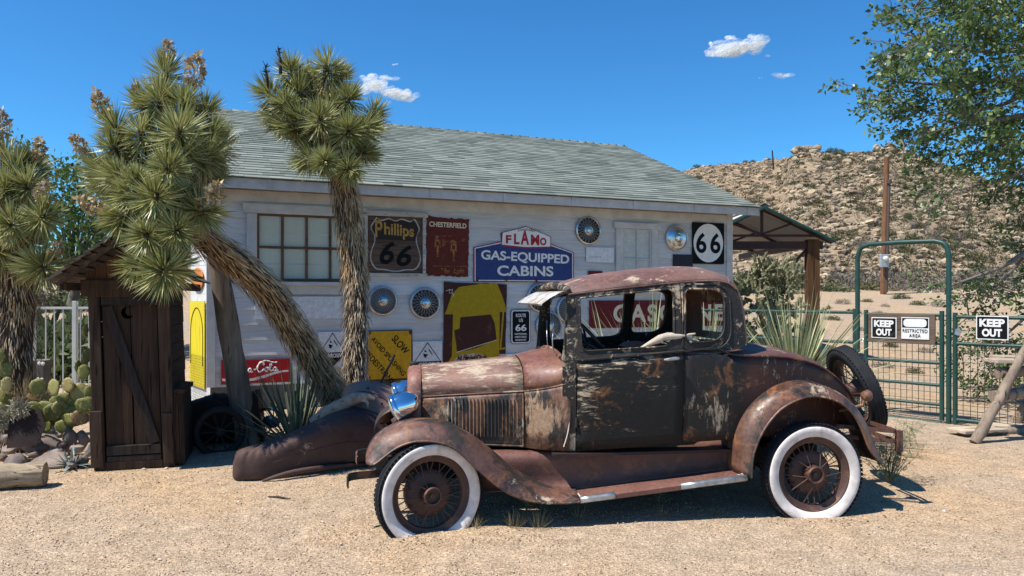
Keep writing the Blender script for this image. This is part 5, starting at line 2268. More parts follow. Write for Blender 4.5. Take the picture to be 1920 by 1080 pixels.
# gate leaf
g0, g1 = gl(1624, 640)[0], gl(1766, 640)[0]
gate = pipe_obj('pipe_gate', 'green pipe gate with wire mesh and five crossbars under the arch', 'gate', (g0 + g1) / 2)
hg_ = (g1 - g0) / 2
zt_g = gl(1700, 588)[1]
fr_ = MB()
for x in (-hg_, hg_):
    fr_.tube([(x, 0, .03), (x, 0, zt_g + .04)], .027, 12)
fr_.build('upright', M['green_pipe'], gate, smooth=60)
for py in (590, 641, 677, 717, 752, 785):
    z = gl(1695, py)[1]
    rmb = MB()
    rmb.tube([(-hg_, 0, z), (hg_, 0, z)], .020, 10)
    rmb.build('crossbar', M['green_pipe'], gate, smooth=60)
mesh_panel(gate, -hg_, hg_, .07, zt_g - .28, .07, .095, .028)
ch_ = MB()
for k in range(7):
    a = k * PI / 2
    ch_.tube([(-hg_ - .12 + k * .025 + .018 * math.cos(q), .012 * math.sin(q) * math.cos(a), zt_g - .36 + .018 * math.sin(q) * (1 if k % 2 else .5)) for q in np.linspace(0, 2 * PI, 9)[:-1]], .004, 5, closed=True)
ch_.build('chain', M['steel_dull'], gate)
# notice board and its signs
bd_ = Sign(GATE, 'notice_board', 'weathered brown plank hung on the gate, carrying two notices', (1628, 589, 1753, 643), wood('plank_wood', (.07, .045, .03), (.20, .14, .10), (2, 30, 34), isl=0), .025, .062, cat='board')


def keep_out(corners, off, label):
    S = Sign(GATE, 'warning_sign', label, corners, M['sign_white'], .004, off)
    S.shape('black_field', M['sign_black'], [rounded([(.035, .045), (.965, .045), (.965, .955), (.035, .955)], .04)])
    S.text(M['sign_white'], [dict(s='KEEP', cx=0, cz=.20, w=.78, h=.33, bold=.05), dict(s='OUT', cx=0, cz=-.21, w=.62, h=.33, bold=.05)], y=-.0045)
    for a in (-.44, .44):
        pass


keep_out((1634, 595, 1681, 634), .070, 'black and white KEEP OUT sign on the brown plank of the gate')
S = Sign(GATE, 'warning_sign', 'white RESTRICTED AREA sign with a blank oval on the brown plank', (1690, 595, 1742, 636), M['sign_white'], .004, .070)
S.shape('black_field', M['sign_black'], [[(.03, .52), (.97, .52), (.97, .96), (.03, .96)]])
S.shape('oval', M['sign_white'], [rounded([(.08, .555), (.92, .555), (.92, .925), (.08, .925)], .17)], y=-.004)
S.text(M['sign_black'], [dict(s='RESTRICTED', cx=0, cz=-.12, w=.90, h=.16, bold=.012, spacing=1.1), dict(s='AREA', cx=0, cz=-.34, w=.42, h=.16, bold=.012, spacing=1.1)], y=-.0045)
keep_out((1830, 592, 1891, 637), .045, 'large KEEP OUT sign hung alone on the fence right of the gate')


def fence(label, ua, ub, posts, za, mid, mesh):
    f = pipe_obj('pipe_fence', label, 'fence', (ua + ub) / 2)
    c = (ua + ub) / 2
    for u in posts:
        mb = MB()
        mb.tube([(u - c, 0, -.05), (u - c, 0, za + .05)], .028, 12)
        mb.build('post', M['green_pipe'], f, smooth=60)
    for z in [za] + mid:
        mb = MB()
        mb.tube([(ua - c, 0, z), (ub - c, 0, z)], .022, 10)
        mb.build('rail', M['green_pipe'], f, smooth=60)
    if mesh:
        mesh_panel(f, ua - c, ub - c, .03, mesh, .075, .095, .03)
    return f


uRr = gl(1791, 640)[0]
fence('green pipe fence with wire mesh right of the gate, behind the log table', uRr, uRr + 2.6, [uRr, uRr + 2.55], gl(1791, 594)[1], [gl(1791, 644)[1], .06], gl(1791, 644)[1] - .02)
uLl = gl(1603, 640)[0]
fence('green pipe fence between the gate and the building, behind the spiky yucca', uLl - 3.1, uLl, [uLl, uLl - 1.25, uLl - 2.5], gl(1603, 586)[1], [gl(1603, 642)[1], .10], None)
for (px, py), lab in (((1797, 622), 'grey scrap of tin wired to the fence beside the arch'),):
    u, z = gl(px, py, .03)
    mb = MB()
    mb.prism([[(-.04, -.03), (.01, -.05), (.04, 0), (.01, .05), (-.03, .03)]], lambda a, b, t_: (a, t_, b), -.002, .002)
    o = mb.build('tin_scrap', M['steel_dull'])
    o.location = GATE.at(u, z, .035)
    o.rotation_euler = (0, 0, GATE.ang)
    tag(o, lab, 'scrap')

# ------------------------------------------------------------------ timber mast with a meter box
pp = thing('utility_pole', 'tall brown timber pole with a grey meter box, standing beyond the gate', 'pole', (W(1656, 552, 40).x, 40, gz(W(1656, 552, 40).x, 40)))
zb0 = pp.location.z
M['pole_wood'] = wood('pole_wood', (.10, .045, .022), (.28, .14, .075), (9, 9, .6), isl=0)
pm = MB()
zt1 = W(1662, 296, 40).z - zb0
pm.tube([(0, 0, -.3), (.08, 0, zt1 * .5), (.20, 0, zt1)], [.165, .15, .135], 14)
pm.build('shaft', M['pole_wood'], pp, smooth=60)
cd = MB()
cz = W(1660, 345, 40).z - zb0
cd.tube([(.08, -.17, .1), (.24, -.16, cz - .2), (.26, -.14, cz + .05)], .075, 8)
cd.tube([(.24, -.18, cz), (.23, -.18, cz + .2)], .14, 8)
cd.build('conduit', plain('conduit', (.085, .06, .05), .6, .2), pp, smooth=60)
bx = MB()
q = W(1657, 489, 39.7)
bx.box((q.x - pp.location.x, -.34, q.z - zb0), (.42, .2, .68))
bxo = bx.build('meter_box', plain('meter_grey', (.36, .40, .41), .5, .3), pp, bevel=.02)
mt = MB()
mt.lathe([(.12, .0), (.12, -.10), (.09, -.14), (.001, -.15)], 20, Matrix.Translation((q.x - pp.location.x + .02, -.44, q.z - zb0 + .12)))
mt.build('meter', M['sign_white'], bxo, smooth=50)
mp = thing('survey_post', 'thin dark post standing on the hill ridge against the sky', 'post', (0, 0, 0))
Yc = 118
q0, q1 = W(1451, 312, Yc), W(1448, 282, Yc)
mp.location = q0
mb = MB()
mb.tube([(0, 0, -1.5), ((q1.x - q0.x), 0, q1.z - q0.z)], [.17, .10], 8)
mb.build('shaft', M['dark'], mp)

# ------------------------------------------------------------------ rustic log table at the right edge
M['log_grey'] = wood('grey_log', (.13, .095, .07), (.36, .28, .21), (18, 18, 2.0), isl=.25)
M['plank_pale'] = wood('pale_plank', (.34, .26, .18), (.62, .52, .40), (2.0, 22, 22), isl=.25)
tb = thing('log_table', 'rustic table of grey logs and pale planks beside the fence', 'table', (W(1900, 820, 8.1).x, 8.1, 0))


def tl_(px, py, Y):
    p = W(px, py, Y)
    return (p.x - tb.location.x, Y - 8.1, p.z)


def log(a, b, r0, r1, m, name='log'):
    mb = MB()
    a, b = Vector(a), Vector(b)
    n_ = 9
    pts = [a + (b - a) * k / (n_ - 1) + Vector((random.uniform(-1, 1), random.uniform(-1, 1), random.uniform(-1, 1))) * r0 * .22 for k in range(n_)]
    mb.tube(pts, [(r0 + (r1 - r0) * k / (n_ - 1)) * random.uniform(.9, 1.1) for k in range(n_)], 12, jit=.05)
    return mb.build(name, m, tb, smooth=60)


log(tl_(1829, 830, 7.85), tl_(1940, 628, 8.15), .056, .046, M['log_grey'], 'leg')
log(tl_(1893, 806, 8.75), tl_(1945, 735, 8.55), .065, .055, M['log_grey'], 'leg')
log(tl_(2060, 815, 8.1), tl_(1935, 620, 8.3), .068, .055, M['log_grey'], 'leg')
log(tl_(1872, 699, 8.15), tl_(2060, 690, 8.3), .06, .055, M['log_grey'], 'crosspiece')
log(tl_(1862, 744, 8.05), tl_(2040, 722, 8.3), .06, .055, M['log_grey'], 'crosspiece')
for k, (pa, pb, Y0) in enumerate((((1856, 677), (2060, 677), 8.2), ((1868, 671), (2060, 671), 8.5))):
    a, b = Vector(tl_(*pa, Y0)), Vector(tl_(*pb, Y0))
    mb = MB()
    mb.box((a + b) / 2, (abs(b.x - a.x), .27, .04), Matrix.Rotation(.01, 4, 'Y'))
    mb.build('tabletop_plank', M['plank_pale'], tb, bevel=.006)
for pa, pb, Y0, z in (((1783, 815), (1880, 805), 8.35, .055), ((1850, 806), (2100, 806), 8.6, .06)):
    a, b = Vector(tl_(*pa, Y0)), Vector(tl_(*pb, Y0))
    mb = MB()
    c_ = (a + b) / 2
    mb.box((c_.x, c_.y, z), (abs(b.x - a.x), .26, .035), Matrix.Rotation(.25 if z < .058 else 0, 4, 'Z'))
    mb.build('foot_plank', M['plank_pale'], tb, bevel=.006)
log((-.45, .2, .02), (.9, .45, .03), .05, .05, M['log_grey'], 'ground_log')

# ------------------------------------------------------------------ outhouse
OF = np.array((-3.71, 6.64))
OR_ = np.array((-3.09, 6.83))
OH = Plane(OF, OR_ - OF)
oh = thing('outhouse', 'small dark weathered plank outhouse with a crescent moon cut in its door', 'outhouse', OH.at(0, 0), OH.ang)
ow = float(np.linalg.norm(OR_ - OF))
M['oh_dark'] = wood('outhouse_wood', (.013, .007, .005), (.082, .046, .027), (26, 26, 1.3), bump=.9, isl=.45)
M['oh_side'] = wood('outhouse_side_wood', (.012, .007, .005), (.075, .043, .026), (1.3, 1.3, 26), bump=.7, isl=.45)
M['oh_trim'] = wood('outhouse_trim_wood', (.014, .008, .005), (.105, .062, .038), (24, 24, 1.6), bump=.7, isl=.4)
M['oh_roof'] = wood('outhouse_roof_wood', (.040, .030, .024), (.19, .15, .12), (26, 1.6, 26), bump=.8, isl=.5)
oz = CAMZ - (545 - HY) / FPX * 6.7
apz = CAMZ - (447 - HY) / FPX * 6.7
od = .95
leanx = -.052          # the shed leans a little to the left at the top


def L_(p):
    x, y, z = p
    return (x + leanx * z / 1.6, y, z)


class LB(MB):
    def build(s, *a, **k):
        s.v = [L_(p) for p in s.v]
        return MB.build(s, *a, **k)


fp = LB()
fp.box((.045, 0, oz / 2), (.09, .06, oz))
fp.box((ow - .04, 0, oz / 2), (.10, .06, oz))
fp.box((.03, -.035, .28), (.10, .03, .50))
fp.box((ow - .035, -.035, .26), (.085, .03, .46))
fp.build('front_post', M['oh_trim'], oh, bevel=.006)
hd_ = LB()
hd_.box((ow / 2, -.028, oz + .02), (ow + .10, .045, .15))
hd_.build('header', M['oh_trim'], oh, bevel=.006)
hd_ = LB()
hd_.box((ow / 2, -.01, .035), (ow - .18, .05, .07))
hd_.build('threshold', M['oh_trim'], oh, bevel=.006)
gb = LB()
nbd = 8
for k in range(nbd):
    x0, x1 = -.02 + (ow + .04) * k / nbd, -.02 + (ow + .04) * (k + 1) / nbd - .004
    f0, f1 = 1 - abs(x0 - ow / 2) / (ow / 2 + .06), 1 - abs(x1 - ow / 2) / (ow / 2 + .06)
    z0 = oz + .05
    h0, h1 = z0 + .06 + max(0, f0) * (apz - z0 - .14), z0 + .06 + max(0, f1) * (apz - z0 - .14)
    y = random.uniform(-.004, .004)
    gb.add([(x0, y, z0), (x1, y, z0), (x1, y, h1), (x0, y, h0), (x0, y + .02, z0), (x1, y + .02, z0), (x1, y + .02, h1), (x0, y + .02, h0)],
           [(0, 1, 2, 3), (0, 3, 7, 4), (1, 5, 6, 2), (3, 2, 6, 7)])
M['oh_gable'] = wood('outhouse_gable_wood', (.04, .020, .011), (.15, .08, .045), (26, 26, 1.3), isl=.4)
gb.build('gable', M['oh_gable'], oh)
# side and back walls of horizontal boards
for nm, xx, flip in (('side_wall', ow - .005, 0), ('side_wall', .005, 1)):
    sw_ = LB()
    z = .0
    while z < oz + .02:
        hgt = random.uniform(.13, .19)
        z2 = min(z + hgt, oz + .03)
        sw_.box((xx + random.uniform(-.004, .004), od / 2 + .02, (z + z2) / 2), (.022, od, z2 - z - .006))
        z += hgt
    sw_.build(nm, M['oh_side'], oh)
bw = LB()
bw.box((ow / 2, od, oz / 2), (ow, .02, oz))
bw.build('back_wall', M['oh_side'], oh)
bn = LB()
bn.box((ow + .045, .36, .33), (.09, .62, .64))
bn.box((ow + .05, .36, .675), (.12, .68, .04), Matrix.Rotation(.12, 4, 'Y'))
for k in range(2):
    bn.box((ow + .025 + .045 * k, .04, .33), (.042, .02, .65))
bn.build('side_bin', M['oh_trim'], oh, bevel=.004)
# door
dx0, dx1 = .105, ow - .10
dzt, dzb = oz - .04, .10
dr_ = LB()
mid_ = dx0 + (dx1 - dx0) * .49
moon_c = (dx0 + (dx1 - dx0) * .46, dzt - .16)


def moon(n=18):
    R_, r_ = .052, .043
    out = [(moon_c[0] + R_ * math.cos(a), moon_c[1] + R_ * math.sin(a)) for a in np.linspace(math.radians(62), math.radians(330), n)]
    inn = [(moon_c[0] + .024 + r_ * math.cos(a), moon_c[1] + .014 + r_ * math.sin(a)) for a in np.linspace(math.radians(312), math.radians(80), n)]
    return out + inn


dr_.prism([[(dx0, dzb), (mid_ - .004, dzb), (mid_ + .006, dzt), (dx0, dzt)]], lambda a, b, t_: (a, t_, b), -.006, .016)
dr_.prism([[(mid_ + .010, dzb), (dx1, dzb), (dx1, dzt), (mid_ + .012, dzt)]], lambda a, b, t_: (a, t_, b), -.004, .018)
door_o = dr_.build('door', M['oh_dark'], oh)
mo = LB()
mo.prism([moon()], lambda a, b, t_: (a, t_, b), -.0085, -.0070)
mo.build('crescent_shade', NT('opening_shade').set((.001, .001, .001), 1, 0, 0).m, door_o)  # black sheet laid on the door for the dark inside the crescent
bc = LB()
bc.box(((dx0 + dx1) / 2, -.022, dzt - .03), (dx1 - dx0, .03, .11))
bc.box(((dx0 + dx1) / 2 + .0, -.022, dzb + .07), (dx1 - dx0, .03, .085))
bc.box(((dx0 + dx1) / 2 + .0, -.020, dzb - .005), (dx1 - dx0, .03, .05))
bc.bar((dx0 + .045, -.024, dzt - .10), (dx1 - .045, -.024, dzb + .125), .085, .028, up=(0, 1, 0))
bc.build('door_brace', wood('outhouse_brace_wood', (.012, .009, .008), (.060, .042, .033), (24, 24, 2.0), isl=.5), door_o, bevel=.005)
# roof of overlapping boards
rfb = LB()
exl, exr = -.19, ow + .20
ez = CAMZ - (527 - HY) / FPX * 6.7
rx = ow / 2
for sg, ex in ((-1, exl), (1, exr)):
    A_, B_ = Vector((rx, 0, apz + .02)), Vector((ex, 0, ez))
    d = (B_ - A_)
    Ls = d.length
    d.normalize()
    up = Vector((-d.z, 0, d.x)) * (1 if d.x > 0 else -1)
    nn_ = 7
    for k in range(nn_):
        a = A_ + d * (Ls * k / nn_)
        b = A_ + d * (Ls * (k + 1) / nn_ + .05)
        y0, y1 = -.30 + random.uniform(-.03, .03), od + .22
        la, lb_ = up * (.004 + .006), up * .032
        vs = [a + la, b + lb_, b + lb_ + up * .016, a + la + up * .016]
        rfb.add([(p.x, y0, p.z) for p in vs] + [(p.x, y1, p.z) for p in vs], [(3, 2, 1, 0), (4, 5, 6, 7), (0, 1, 5, 4), (1, 2, 6, 5), (2, 3, 7, 6), (3, 0, 4, 7)])
rfb.build('roof', M['oh_roof'], oh)
bb = LB()
for ex in (exl, exr):
    bb.bar((rx, -.26, apz - .035), (ex + (.02 if ex < 0 else -.02), -.26, ez - .035), .03, .075, up=(0, 1, 0))
    bb.bar((ex + (.05 if ex < 0 else -.05), -.24, ez - .05), (ex + (.05 if ex < 0 else -.05), od + .1, ez - .05), .05, .07)
bb.build('rafter', M['oh_trim'], oh)

# leaning timber post
lp_ = thing('leaning_post', 'thick grey split timber post leaning beside the outhouse', 'post', (W(468, 835, 7.85).x, 7.85, 0))
M['post_wood'] = wood('post_wood', (.085, .068, .055), (.33, .27, .215), (16, 16, 1.2), bump=1.0, isl=0)
mb = MB()
tp_ = W(406, 480, 7.6) - lp_.location
pts = [Vector((0, 0, -.1)) + (tp_ - Vector((0, 0, -.1))) * k / 11 for k in range(12)]
mb.tube(pts, [.125, .122, .12, .118, .115, .112, .11, .107, .103, .10, .097, .09], 14, jit=.06)
mb.build('shaft', M['post_wood'], lp_, smooth=50)

# ------------------------------------------------------------------ Joshua trees
M['spike'] = leafmat('joshua_spikes', [(0, (.12, .14, .045)), (.3, (.25, .27, .088)), (.65, (.39, .40, .15)), (.9, (.53, .51, .24)), (1, (.60, .55, .31))], .14, .40, .5)
M['thatch'] = leafmat('dead_thatch', [(0, (.19, .115, .058)), (.35, (.36, .24, .125)), (.7, (.52, .37, .21)), (1, (.64, .50, .32))], .05, .85, .1)
M['thatch_grey'] = leafmat('grey_thatch', [(0, (.14, .105, .07)), (.35, (.27, .205, .14)), (.7, (.40, .315, .215)), (1, (.54, .44, .32))], .05, .9, .1)
M['dead_flower'] = leafmat('dead_flower', [(0, (.26, .18, .09)), (.5, (.46, .35, .20)), (1, (.66, .55, .37))], .15, .85, .1)
M['trunk_core'] = plain('trunk_core', (.055, .035, .022), .9, 0, .4, 8)


def spike_set(N, L, wid, r, lo=6, hi=136, stem=.16):
    """a rosette round +z: stiff blades from the tip of the branch and down its sides"""
    k = r.random(N)
    th = np.radians(lo + (hi - lo) * k ** .8 + r.normal(0, 6, N))
    ph = r.uniform(0, 2 * PI, N)
    d = np.stack((np.sin(th) * np.cos(ph), np.sin(th) * np.sin(ph), np.cos(th)), 1)
    base = np.stack((.022 * np.cos(ph), .022 * np.sin(ph), -stem * k ** 1.1), 1)
    Ln = (L * r.uniform(.78, 1.12, N) * (1 - .12 * k))[:, None]
    w = wid * r.uniform(.8, 1.2, N)[:, None]
    sd = np.cross(d, np.array((0, 0, 1.0)) + r.normal(0, .25, (N, 3)))
    sd /= np.linalg.norm(sd, axis=1)[:, None] + 1e-9
    nr = np.cross(sd, d)
    bend = np.array((0, 0, -1.0)) * (.05 * L)
    m = base + d * Ln * .38
    tip = base + d * Ln + bend * (r.random(N)[:, None])
    a = np.stack((base + sd * w * .35, m + sd * w * .5, tip, m - nr * w * .22, base - nr * w * .1), 1)
    b = np.stack((base - nr * w * .1, m - nr * w * .22, tip, m - sd * w * .5, base - sd * w * .35), 1)
    return np.concatenate((a[:, [0, 1, 2, 3]], b[:, [1, 2, 3, 0]][:, [3, 0, 1, 2]]), 0)


ROS = []
for k in range(7):
    V = spike_set((330, 280, 240, 320, 300, 260, 340)[k], (.24, .22, .25, .235, .21, .245, .23)[k], .0150, np.random.default_rng(500 + k), hi=(136, 120, 128, 145, 130, 110, 140)[k], stem=(.16, .12, .2, .18, .1, .2, .15)[k])
    o = polys('leaf_rosette', V, M['spike'])
    ROS.append(o.data)
    bpy.data.objects.remove(o)
FLW = []
for k in range(2):
    r = np.random.default_rng(600 + k)
    N = 170
    z = r.random(N)
    ph = r.uniform(0, 2 * PI, N)
    rad = .055 * np.sin(np.clip(z * 2.9 + .2, 0, PI)) * r.uniform(.5, 1.1, N)
    c = np.stack((rad * np.cos(ph), rad * np.sin(ph), z * .26), 1)
    d = np.stack((np.cos(ph), np.sin(ph), r.normal(0, .6, N)), 1)
    V = kites(c, d, .055, 1.8, r, .7)
    o = polys('flower_cluster', V, M['dead_flower'])
    FLW.append(o.data)
    bpy.data.objects.remove(o)


def thatch_verts(pts, rad, N, L, wid, r, flare=(12, 34)):
    """dead blades hanging back along a trunk (points run from the base outwards)"""
    P = np.array([tuple(p) for p in pts])
    seg = np.linalg.norm(np.diff(P, axis=0), axis=1)
    cum = np.r_[0, np.cumsum(seg)]
    t_ = r.random(N) * cum[-1]
    i = np.clip(np.searchsorted(cum, t_, 'right') - 1, 0, len(P) - 2)
    f = ((t_ - cum[i]) / seg[i])[:, None]
    c = P[i] * (1 - f) + P[i + 1] * f
    T = P[i + 1] - P[i]
    T /= np.linalg.norm(T, axis=1)[:, None]
    rr = np.interp(t_, cum, rad)[:, None]
    ref = np.where(np.abs(T[:, 2:3]) < .9, np.array((0, 0, 1.0)), np.array((1.0, 0, 0)))
    X = np.cross(ref, T)
    X /= np.linalg.norm(X, axis=1)[:, None]
    Yv = np.cross(T, X)
    ph = r.uniform(0, 2 * PI, N)[:, None]
    R_ = X * np.cos(ph) + Yv * np.sin(ph)
    S_ = -X * np.sin(ph) + Yv * np.cos(ph)
    al = np.radians(r.uniform(flare[0], flare[1], N))[:, None]
    d = -T * np.cos(al) + R_ * np.sin(al) + S_ * r.normal(0, .16, (N, 1))
    d[:, 2] -= .15
    d /= np.linalg.norm(d, axis=1)[:, None]
    base = c + R_ * rr * r.uniform(.55, 1.0, (N, 1))
    Ln = L * r.uniform(.5, 1.2, (N, 1))
    w = wid * r.uniform(.6, 1.3, (N, 1))
    m = base + d * Ln * .5
    return np.stack((base + S_ * w * .5, m + S_ * w * .42 + R_ * w * .2, base + d * Ln, m - S_ * w * .42), 1)


def rot_to(d, roll):
    d = Vector(d).normalized()
    return (d.to_track_quat('Z', 'Y').to_matrix().to_4x4() @ Matrix.Rotation(roll, 4, 'Z'))


def joshua(name, label, trunk, rad, fork, rosettes, flowers, n_th, grey=.35, seed=0, size=1.0, centre=None):
    """trunk: world points; rosettes: (px, py, depth, scale); every branch runs from a fork point on the trunk"""
    base = Vector(trunk[0])
    root = thing(name, label, 'joshua tree', (base.x, base.y, gz(base.x, base.y)))
    o0 = root.location.copy()
    r = np.random.default_rng(seed)
    random.seed(seed)
    T = [Vector(p) - o0 for p in spline([tuple(p) for p in trunk], 22)]
    R = np.interp(np.linspace(0, 1, 22), np.linspace(0, 1, len(rad)), rad)
    mb = MB()
    mb.tube(T, list(R * .72), 10)
    tr_ = mb.build('trunk', M['trunk_core'], root, smooth=60)
    cut = int(22 * grey)
    polys('dead_leaf_skirt', thatch_verts(T[:cut + 2], R[:cut + 2], int(n_th * grey), .14, .011, r, (8, 38)), M['thatch_grey'], tr_)
    polys('dead_leaf_skirt', thatch_verts(T[cut:], R[cut:], int(n_th * (1 - grey)), .155, .012, r, (5, 20)), M['thatch'], tr_)
    C_ = Vector(centre) - o0
    top = T[-1]
    br_ = MB()
    bth = []
    ends = []
    for (px, py, Y, s_) in rosettes:
        p = W(px, py, Y) - o0
        d = (p - C_)
        d.z = d.z * 1.0 + .18 * size
        d = d.normalized()
        d = (d + Vector((0, -.18, .12))).normalized()
        f = fork if not callable(fork) else fork(p)
        start = min(T[-9:], key=lambda q: (q - p).length) if f is None else T[int(f * 21)]
        mid = start * .45 + p * .55 + Vector((0, 0, -.05)) - d * .10
        pts = [Vector(q) for q in spline([tuple(start), tuple(mid), tuple(p - d * .20 * s_), tuple(p)], 9)]
        br_.tube(pts, [.075 * size, .07, .065, .06, .055, .05, .045, .035, .02], 7)
        bth.append(thatch_verts(pts[:-1], np.array([.085, .08, .075, .07, .065, .06, .055, .05]) * size, 150, .20, .011, r, (10, 45)))
        o = link(bpy.data.objects.new('leaf_rosette', random.choice(ROS)))
        o.parent = root
        s_ *= random.uniform(.86, 1.14)
        o.matrix_local = Matrix.Translation(p) @ rot_to((d + Vector((random.gauss(0, .2), random.gauss(0, .2), random.gauss(0, .2)))).normalized(), random.uniform(0, 6.28)) @ Matrix.Diagonal((s_ * random.uniform(.9, 1.08), s_, s_ * random.uniform(.88, 1.15), 1))
        ends.append((p, d))
    b_ = br_.build('branch', M['trunk_core'], root, smooth=60)
    polys('dead_leaf_skirt', np.concatenate(bth), M['thatch'], b_)
    for px, py, Y, s_ in flowers:
        p = W(px, py, Y) - o0
        near_ = min(ends, key=lambda e: (e[0] - p).length)
        d = (p - near_[0] + Vector((0, 0, .06))).normalized()
        d = (d + near_[1] + Vector((0, 0, .5))).normalized()
        o = link(bpy.data.objects.new('flower_cluster', random.choice(FLW)))
        o.parent = root
        st = p - d * .13 * s_
        o.matrix_local = Matrix.Translation(st) @ rot_to(d, random.uniform(0, 6)) @ Matrix.Diagonal((s_, s_, s_, 1))
        sk_ = MB()
        sk_.tube([near_[0], (near_[0] + st) / 2 + Vector((0, 0, .01)), p], [.012, .01, .006], 6)
        sk_.build('flower_stalk', M['dead_flower'], root)
    return root


A1 = [W(648, 815, 8.15), W(628, 742, 8.05), W(590, 680, 7.85), W(545, 610, 7.6), W(498, 540, 7.3), W(440, 490, 7.05), W(390, 452, 6.85), W(345, 400, 6.7)]
A1[0].z = -.05
R1 = [(310, 130, 6.9, 1.0), (300, 178, 6.6, 1.0), (345, 186, 6.6, .95), (268, 190, 6.7, .95), (388, 205, 6.7, 1.0), (213, 232, 6.6, .95), (262, 240, 6.4, 1.0), (338, 238, 6.25, 1.1), (402, 245, 6.6, .95),
      (205, 272, 6.5, .95), (182, 312, 6.6, .95), (315, 310, 6.1, 1.05), (395, 290, 6.5, 1.0), (412, 268, 6.9, 1.0), (216, 325, 6.3, .95), (255, 335, 6.2, .9), (352, 285, 6.3, 1.0), (292, 366, 6.05, 1.0),
      (243, 365, 6.2, .95), (226, 412, 6.25, 1.0), (273, 442, 6.1, 1.0), (334, 436, 6.05, 1.0), (388, 400, 6.3, 1.0), (300, 514, 6.1, 1.05), (255, 505, 6.25, .95), (312, 480, 6.3, .9),
      (190, 345, 6.8, .95), (360, 330, 6.8, 1.0), (300, 400, 6.6, 1.0), (400, 330, 6.9, .95), (340, 370, 6.4, 1.0)]
F1 = [(190, 197, 6.6, 1.0), (258, 176, 6.7, .8), (366, 133, 6.7, 1.15), (315, 95, 6.9, .8), (150, 273, 6.6, .85), (176, 388, 6.3, 1.0), (396, 370, 6.25, 1.1)]
joshua('joshua_tree', 'joshua tree leaning left over the outhouse, with a shaggy slanting trunk', A1, [.165, .175, .172, .17, .168, .165, .15, .11], None, R1, F1, 5200, .22, 11, 1.0, tuple(W(305, 330, 6.6)))
A2 = [W(663, 815, 8.45), W(664, 715, 8.45), W(668, 600, 8.5), W(664, 500, 8.5), W(655, 420, 8.5), W(645, 350, 8.45), W(628, 290, 8.4), W(610, 215, 8.4)]
A2[0].z = -.05
R2 = [(611, 118, 8.4, 1.15), (545, 128, 8.4, 1.1), (530, 190, 8.2, 1.15), (500, 172, 8.4, 1.05), (601, 216, 8.0, 1.15), (655, 178, 8.3, 1.1), (688, 240, 8.2, 1.1), (705, 208, 8.5, 1.05), (540, 235, 8.3, 1.1),
      (611, 305, 7.95, 1.1), (657, 322, 8.0, 1.05), (688, 288, 8.3, 1.05), (575, 300, 8.2, 1.05), (630, 255, 8.3, 1.05), (655, 245, 8.1, 1.05), (560, 165, 8.4, 1.1), (580, 145, 8.7, 1.1), (640, 140, 8.6, 1.0),
      (570, 255, 8.6, 1.1), (515, 215, 8.6, 1.05), (670, 270, 8.6, 1.0), (590, 180, 8.5, 1.1), (625, 190, 8.4, 1.0), (560, 215, 8.2, 1.05)]
j2 = joshua('joshua_tree', 'joshua tree with an upright shaggy trunk standing close against the building wall', A2, [.17, .165, .155, .155, .165, .17, .14, .08], None, R2, [], 5200, .42, 12, 1.1, tuple(W(605, 235, 8.4)))
for px, py in ((526, 108), (501, 140)):
    sk_ = MB()
    p = W(px, py + 30, 8.3) - j2.location
    q = W(px - 4, py - 18, 8.3) - j2.location
    sk_.tube([p, (p + q) / 2 + Vector((.01, 0, 0)), q], [.02, .018, .006], 6)
    for k in range(26):
        f = random.uniform(.25, 1)
        a = p + (q - p) * f
        sk_.tube([a, a + Vector((random.uniform(-1, 1), random.uniform(-1, 1), random.uniform(0, 1))) * .05], [.006, .003], 4)
    sk_.build('dead_stalk', M['dark'], j2)
A3 = [W(22, 745, 7.5), W(24, 690, 7.5), W(26, 630, 7.5), W(30, 570, 7.5), W(24, 510, 7.5), W(16, 440, 7.4)]
A3[0].z = -.05
R3 = [(27, 310, 7.4, 1.1), (18, 415, 7.0, 1.15), (82, 402, 7.1, 1.05), (90, 505, 7.1, 1.05), (58, 305, 7.6, 1.05), (5, 285, 7.5, 1.1), (-12, 470, 7.2, 1.1), (12, 345, 7.3, 1.1), (48, 340, 7.3, 1.05), (-30, 400, 7.3, 1.1),
      (-45, 320, 7.5, 1.1), (60, 450, 7.5, 1.0), (-50, 480, 7.3, 1.1)]
F3 = [(4, 232, 7.4, 1.0), (72, 280, 7.5, .9), (80, 362, 7.1, .9), (103, 470, 7.1, .9)]
joshua('joshua_tree', 'joshua tree with a thick trunk cut off by the left edge, behind the rock pile', A3, [.25, .25, .24, .24, .22, .14], None, R3, F3, 3000, .55, 13, 1.1, tuple(W(18, 440, 7.4)))
random.seed(77)


